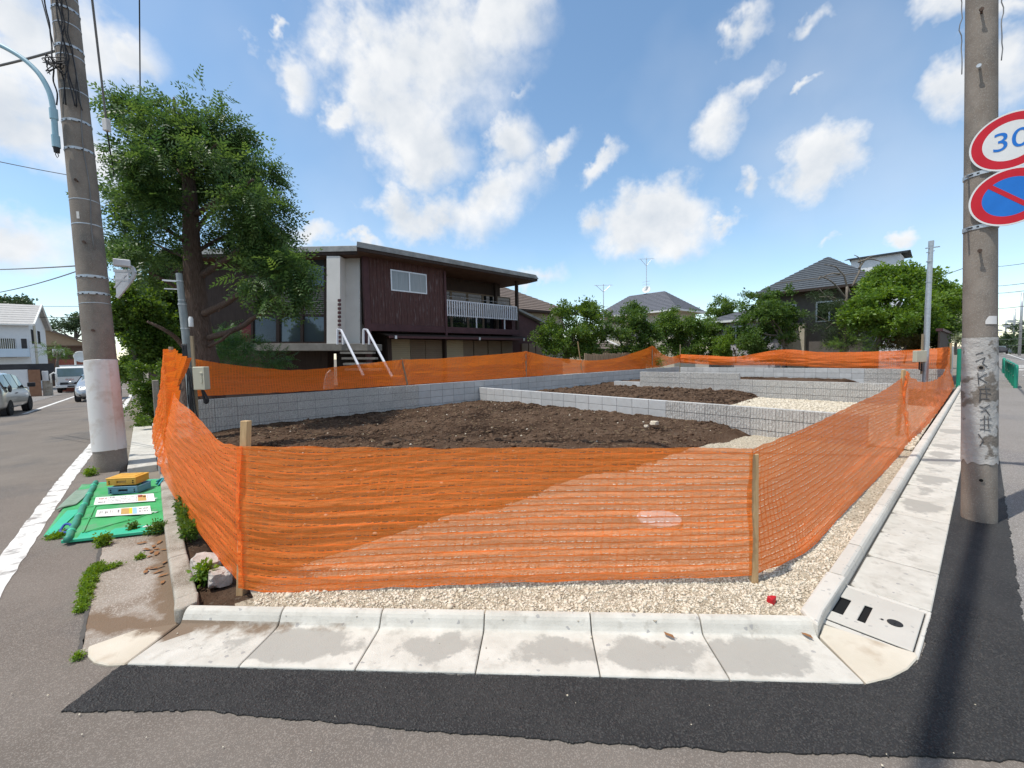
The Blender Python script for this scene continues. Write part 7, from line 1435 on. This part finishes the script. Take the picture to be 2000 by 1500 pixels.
def car(label, loc, rz, ST, L, Wd, paint, gl0, gl1, axles, wr=.31, name='parked_car', group='cars on the left street', ws=(None, None)):
    e = empty(name, loc, rz, label, 'car', group); R = loft(ST, L, Wd, 0); b = MB(); k = len(R[0])
    for r_ in R: b.v += r_
    n_ = len(R); b.f = [(i * k + j, (i + 1) * k + j, (i + 1) * k + j + 1, i * k + j + 1) for i in range(n_ - 1) for j in range(k - 1)] + [tuple(range(k)), tuple(range((n_ - 1) * k + k - 1, (n_ - 1) * k - 1, -1))] + [(i * k, i * k + k - 1, (i + 1) * k + k - 1, (i + 1) * k) for i in range(n_ - 1)]
    b.m = [0] * len(b.f); body = b.build('body', M[paint], e, True, bevel=0); sb = body.modifiers.new('smooth', 'SUBSURF'); sb.levels = sb.render_levels = 2
    def panel(name_, i, j, inset_=.12, off=.014, mm='car_glass', j2=None):
        j2 = j2 or j + 1; A = [Vector(R[i][j]), Vector(R[i + 1][j]), Vector(R[i + 1][j2]), Vector(R[i][j2])]; c = sum(A, Vector()) / 4; nrm = (A[2] - A[0]).cross(A[3] - A[1]).normalized()
        if nrm.dot(c - Vector((0, 0, .7))) < 0: nrm = -nrm
        q = [p + (c - p) * inset_ + nrm * off for p in A]; bb = MB(); bb.add(q + [p - nrm * .05 for p in q], [(0, 1, 2, 3), (0, 4, 5, 1), (1, 5, 6, 2), (2, 6, 7, 3), (3, 7, 4, 0)]); return bb.build(name_, M[mm], e)
    for i in range(gl0, gl1):
        for j in (3, 8): panel('side_window', i, j, .10)
    for i, nm in ((ws[0], 'windscreen'), (ws[1], 'rear_window')):
        if i is not None: panel(nm, i, 4, .07, .02, 'car_glass' if nm == 'rear_window' else 'windscreen', 8)
    hw = max(s_[4] for s_ in ST)
    for ax in axles:
        for sy in (-1, 1):
            x = (ax - .5) * L; w_ = MB(); w_.lathe([(wr * .62, -.1), (wr * .95, -.1), (wr, -.06), (wr, .06), (wr * .95, .1), (wr * .62, .1)], (x, sy * (hw - .10), wr), 28, (0, sy, 0)); wo_ = w_.build('wheel', M['tyre'], e, True, autos=40)
            rm = MB(); rm.lathe([(wr * .62, .07), (wr * .60, .09), (wr * .2, .075), (.02, .085)], (x, sy * (hw - .10), wr), 20, (0, sy, 0)); rm.build('rim', M['rim'], wo_)
            for s5 in range(5): a_ = s5 * 1.2566; rb = MB(); p0_ = Vector((x + math.cos(a_) * wr * .4, sy * (hw - .005), wr + math.sin(a_) * wr * .4)); d_ = Vector((math.cos(a_), 0, math.sin(a_))); rb.bar(p0_ - d_ * wr * .14, p0_ + d_ * wr * .14, wr * .16, .012, up=(0, 1, 0)); rb.build('spoke_gap', M['ink'], wo_)
            ar = MB(); ar.lathe([(wr * 1.14, -.2), (wr * 1.14, -.06)], (x, sy * (hw - .005), wr + .01), 24, (0, sy, 0)); ar.build('wheel_arch', M['ink'], e)
    return e
HATCH = [(0, .38, .72, .80, .62, .55), (.02, .30, .90, .96, .80, .68), (.10, .24, .95, 1.28, .84, .66), (.20, .22, .96, 1.44, .85, .60), (.45, .20, .95, 1.47, .85, .60), (.60, .20, .94, 1.40, .85, .60), (.745, .20, .93, .99, .845, .64), (.86, .20, .86, .92, .83, .58), (.95, .22, .70, .80, .78, .52), (.99, .26, .52, .62, .64, .45), (1.0, .32, .45, .50, .52, .40)]
c0 = groad(142, 787); zc = zr(c0.y); cx_ = c0.x + .85 + .03
sc_ = car('silver hatchback driving towards the corner, half hidden by the left pole', (cx_, c0.y + 1.95, zc), -math.pi / 2, HATCH, 3.9, 1.7, 'car_silver', 3, 5, (.17, .80), ws=(5, 2), name='car')
MB().box((1.90, -.28, .34), (1.965, .28, .54)).build('grille', M['ink'], sc_, bevel=.02); MB().box((1.955, -.17, .34), (1.975, .17, .45)).build('number_plate', M['paper'], sc_)
for sy in (-1, 1):
    b = MB(); b.lathe([(.02, -.03), (.11, .0), (.09, .05), (.02, .07)], (0, 0, 0), 16, (1, 0, 0)); b.v = [(1.70 + v[0] - abs(v[1]) * .4, sy * .56 + v[1] * 1.7, .72 + v[2] * .75) for v in b.v]; b.build('headlight', M['lamp'], sc_, True)
    b = MB(); b.lathe([(.02, -.06), (.07, -.02), (.075, .04), (.03, .07)], (0, 0, 0), 12, (1, 0, 0)); b.v = [(.72 + v[0], sy * .98 + v[1] * 1.5, 1.0 + v[2]) for v in b.v]; b.build('mirror', M['car_silver'], sc_, True)
    MB().lathe([(.06, 0), (.055, .03)], (1.88, sy * .58, .36), 12, (1, 0, 0)).build('fog_lamp', M['ink'], sc_)
VAN = [(0, .36, .80, .90, .70, .62), (.015, .28, 1.0, 1.30, .82, .66), (.06, .24, 1.02, 1.56, .84, .64), (.25, .22, 1.0, 1.62, .845, .63), (.47, .22, .97, 1.62, .845, .63), (.64, .22, .95, 1.52, .845, .63), (.80, .22, .93, 1.04, .84, .66), (.92, .22, .84, .90, .80, .58), (.985, .28, .60, .70, .68, .48), (1.0, .34, .48, .54, .55, .42)]
m0 = groad(52, 803); mz = zr(m0.y)
mv = car('pearl silver minivan standing at the left edge with its front away', (m0.x - .84, m0.y - .75, mz), math.pi / 2 - .06, VAN, 3.9, 1.69, 'car_white', 2, 6, (.18, .81), ws=(5, 1), name='car')
for sy in (-1, 1):
    b = MB(); b.box((.98, sy * .93 - .12, .98), (1.10, sy * .93 + .10, 1.16)); b.build('mirror', M['ink'], mv, bevel=.03, seg=2); MB().box((-1.94, sy * .68 - .07, .75), (-1.85, sy * .68 + .07, 1.15)).build('tail_light', M['tail'], mv, bevel=.02)
    b = MB(); b.box((-.55, sy * .845 - .012, .80), (-.35, sy * .845 + .012, .835)); b.build('door_handle', M['ink'], mv)
b = MB(); b.lathe([(.11, 0), (.13, .02), (.13, .05), (.1, .06)], (-1.35, -.845, 1.02), 20, (0, -1, 0)); b.build('fuel_cap', M['ink'], mv)
# truck
t0 = groad(112, 768); tz = zr(t0.y); tr = empty('truck', (t0.x + .80, t0.y, tz), -math.pi / 2, 'white flatbed truck parked facing the camera behind the silver hatchback', 'truck')
R = [(-1.5, .5, 2.05, .84), (-.3, .5, 2.12, .84), (-.08, .5, 1.95, .84), (.14, .5, 1.28, .85), (.16, .48, .62, .84)]
b = MB(); b.add([(-1.6, -.85, .5), (.12, -.85, .5), (.16, -.85, 1.25), (-.12, -.82, 2.0), (-.35, -.80, 2.1), (-1.6, -.80, 2.1), (-1.6, .85, .5), (.12, .85, .5), (.16, .85, 1.25), (-.12, .82, 2.0), (-.35, .80, 2.1), (-1.6, .80, 2.1)], [(5, 4, 3, 2, 1, 0), (6, 7, 8, 9, 10, 11), (0, 1, 7, 6), (1, 2, 8, 7), (2, 3, 9, 8), (3, 4, 10, 9), (4, 5, 11, 10), (5, 0, 6, 11)]); b.build('cab', M['truck_white'], tr, bevel=.05, seg=2)
b = MB(); b.add([(.168, -.74, 1.30), (.168, .74, 1.30), (-.105, .72, 1.96), (-.105, -.72, 1.96), (.1, -.74, 1.30), (.1, .74, 1.30), (-.16, .72, 1.96), (-.16, -.72, 1.96)], [(0, 1, 2, 3), (7, 6, 5, 4), (0, 4, 5, 1), (1, 5, 6, 2), (2, 6, 7, 3), (3, 7, 4, 0)]); b.build('windscreen', M['windscreen'], tr)
MB().box((.10, -.84, .42), (.24, .84, .62)).build('bumper', M['truck_white'], tr, bevel=.02); MB().box((.12, -.6, .66), (.165, .6, .84)).build('grille', M['ink'], tr); MB().box((.242, -.2, .46), (.25, .2, .58)).build('number_plate', M['ink'], tr)
for sy in (-1, 1):
    MB().box((.12, sy * .70 - .11, .68), (.19, sy * .70 + .11, .86)).build('headlight', M['lamp'], tr, bevel=.02); b = MB(); b.box((.12, sy * 1.02 - .08, 1.3), (.2, sy * 1.02 + .08, 1.62)); b.bar((.1, sy * .84, 1.6), (.16, sy * 1.0, 1.55), .03, .03); b.build('mirror', M['ink'], tr, bevel=.02)
    for x in (-.55, -3.2): MB().lathe([(.05, -.12), (.36, -.12), (.38, -.06), (.38, .06), (.36, .12), (.05, .12)], (x, sy * .70, .38), 22, (0, 1, 0)).build('wheel', M['tyre'], tr, True, autos=40)
tm = text_mesh('ISUZU', .17); tm.materials.append(M['ink_red']); o = link('lettering', tm, tr); o.matrix_local = Matrix(((0, 0, 1, .168), (1, 0, 0, -.05), (0, 1, 0, 1.06), (0, 0, 0, 1)))
MB().box((-4.6, -.86, .75), (-1.7, .86, .95)).build('flatbed', M['truck_white'], tr); MB().box((-4.6, -.86, .95), (-1.7, -.82, 1.3)).box((-4.6, .82, .95), (-1.7, .86, 1.3)).build('bed_sides', M['truck_white'], tr)
b = MB(); b.box((-1.75, -.85, 1.9), (-1.68, .85, 2.22)).box((-1.5, -.7, 2.12), (-.4, .7, 2.2)); b.build('roof_rack', M['alu'], tr)
f0 = groad(245, 735); fz = zr(f0.y)
fc = car('small distant pale car waiting far down the left street right of the pole', (f0.x + .2, f0.y + 2, fz), -math.pi / 2, HATCH, 3.9, 1.7, 'car_white', 3, 5, (.17, .80), ws=(5, 2), name='car')
# far right street pieces
for i, (px_, d_, h_, lb_) in enumerate(((1991, 60, 9, 'far grey street pole carrying a signal arm at the right edge'), (1978, 75, 8, 'thinner far street pole left of the signal pole'), (1962, 95, 8, 'farthest street pole beyond the guard rails'))):
    p = at(px_, 690, d_); e = empty('street_pole', (p.x, p.y, 0), 0, lb_, 'street pole', 'far street poles'); b = MB(); b.tube([(0, 0, 0), (0, 0, h_ * .7), (.1, 0, h_)], [.16, .14, .11], 8); b.build('shaft', M['steel'], e, True); b = MB(); b.tube([Vector((0, 0, 4.6)), -RIGHT0 * 1.8 + Vector((0, 0, 5.0))], .06, 6); b.bar(-RIGHT0 * 1.8 + Vector((0, 0, 4.95)), -RIGHT0 * .9 + Vector((0, 0, 4.9)), .3, .35); b.build('signal_arm', M['steel'], e)
for i, (px_, d_, wpx, lb_) in enumerate(((1948, 110, 14, 'low pale building at the far end of the right street'), (1990, 85, 20, 'low white building beside the far street poles'))):
    p = at(px_, 690, d_); w_ = wpx * d_ / FOC; e = empty('far_building', (p.x, p.y, 0), _A - math.pi / 2, lb_, 'building', 'far buildings'); MB().box((-w_ / 2, 0, 0), (w_ / 2, 6, 2.6)).build('wall', M['wall_white'], e); MB().box((-w_ / 2 - .2, -.2, 2.6), (w_ / 2 + .2, 6.2, 2.9)).build('roof', M['tile_grey'], e); MB().box((-w_ * .3, -.03, 1.0), (w_ * .3, -.005, 2.0)).build('window', M['dark_glass'], e)
p = gz(1952, 700, 0); car('dark car far down the right street beside the right pole', (115, -2.2, 0), math.pi, HATCH, 3.9, 1.7, 'ink', 3, 5, (.17, .80), ws=(5, 2), name='car', group='cars on the right street')
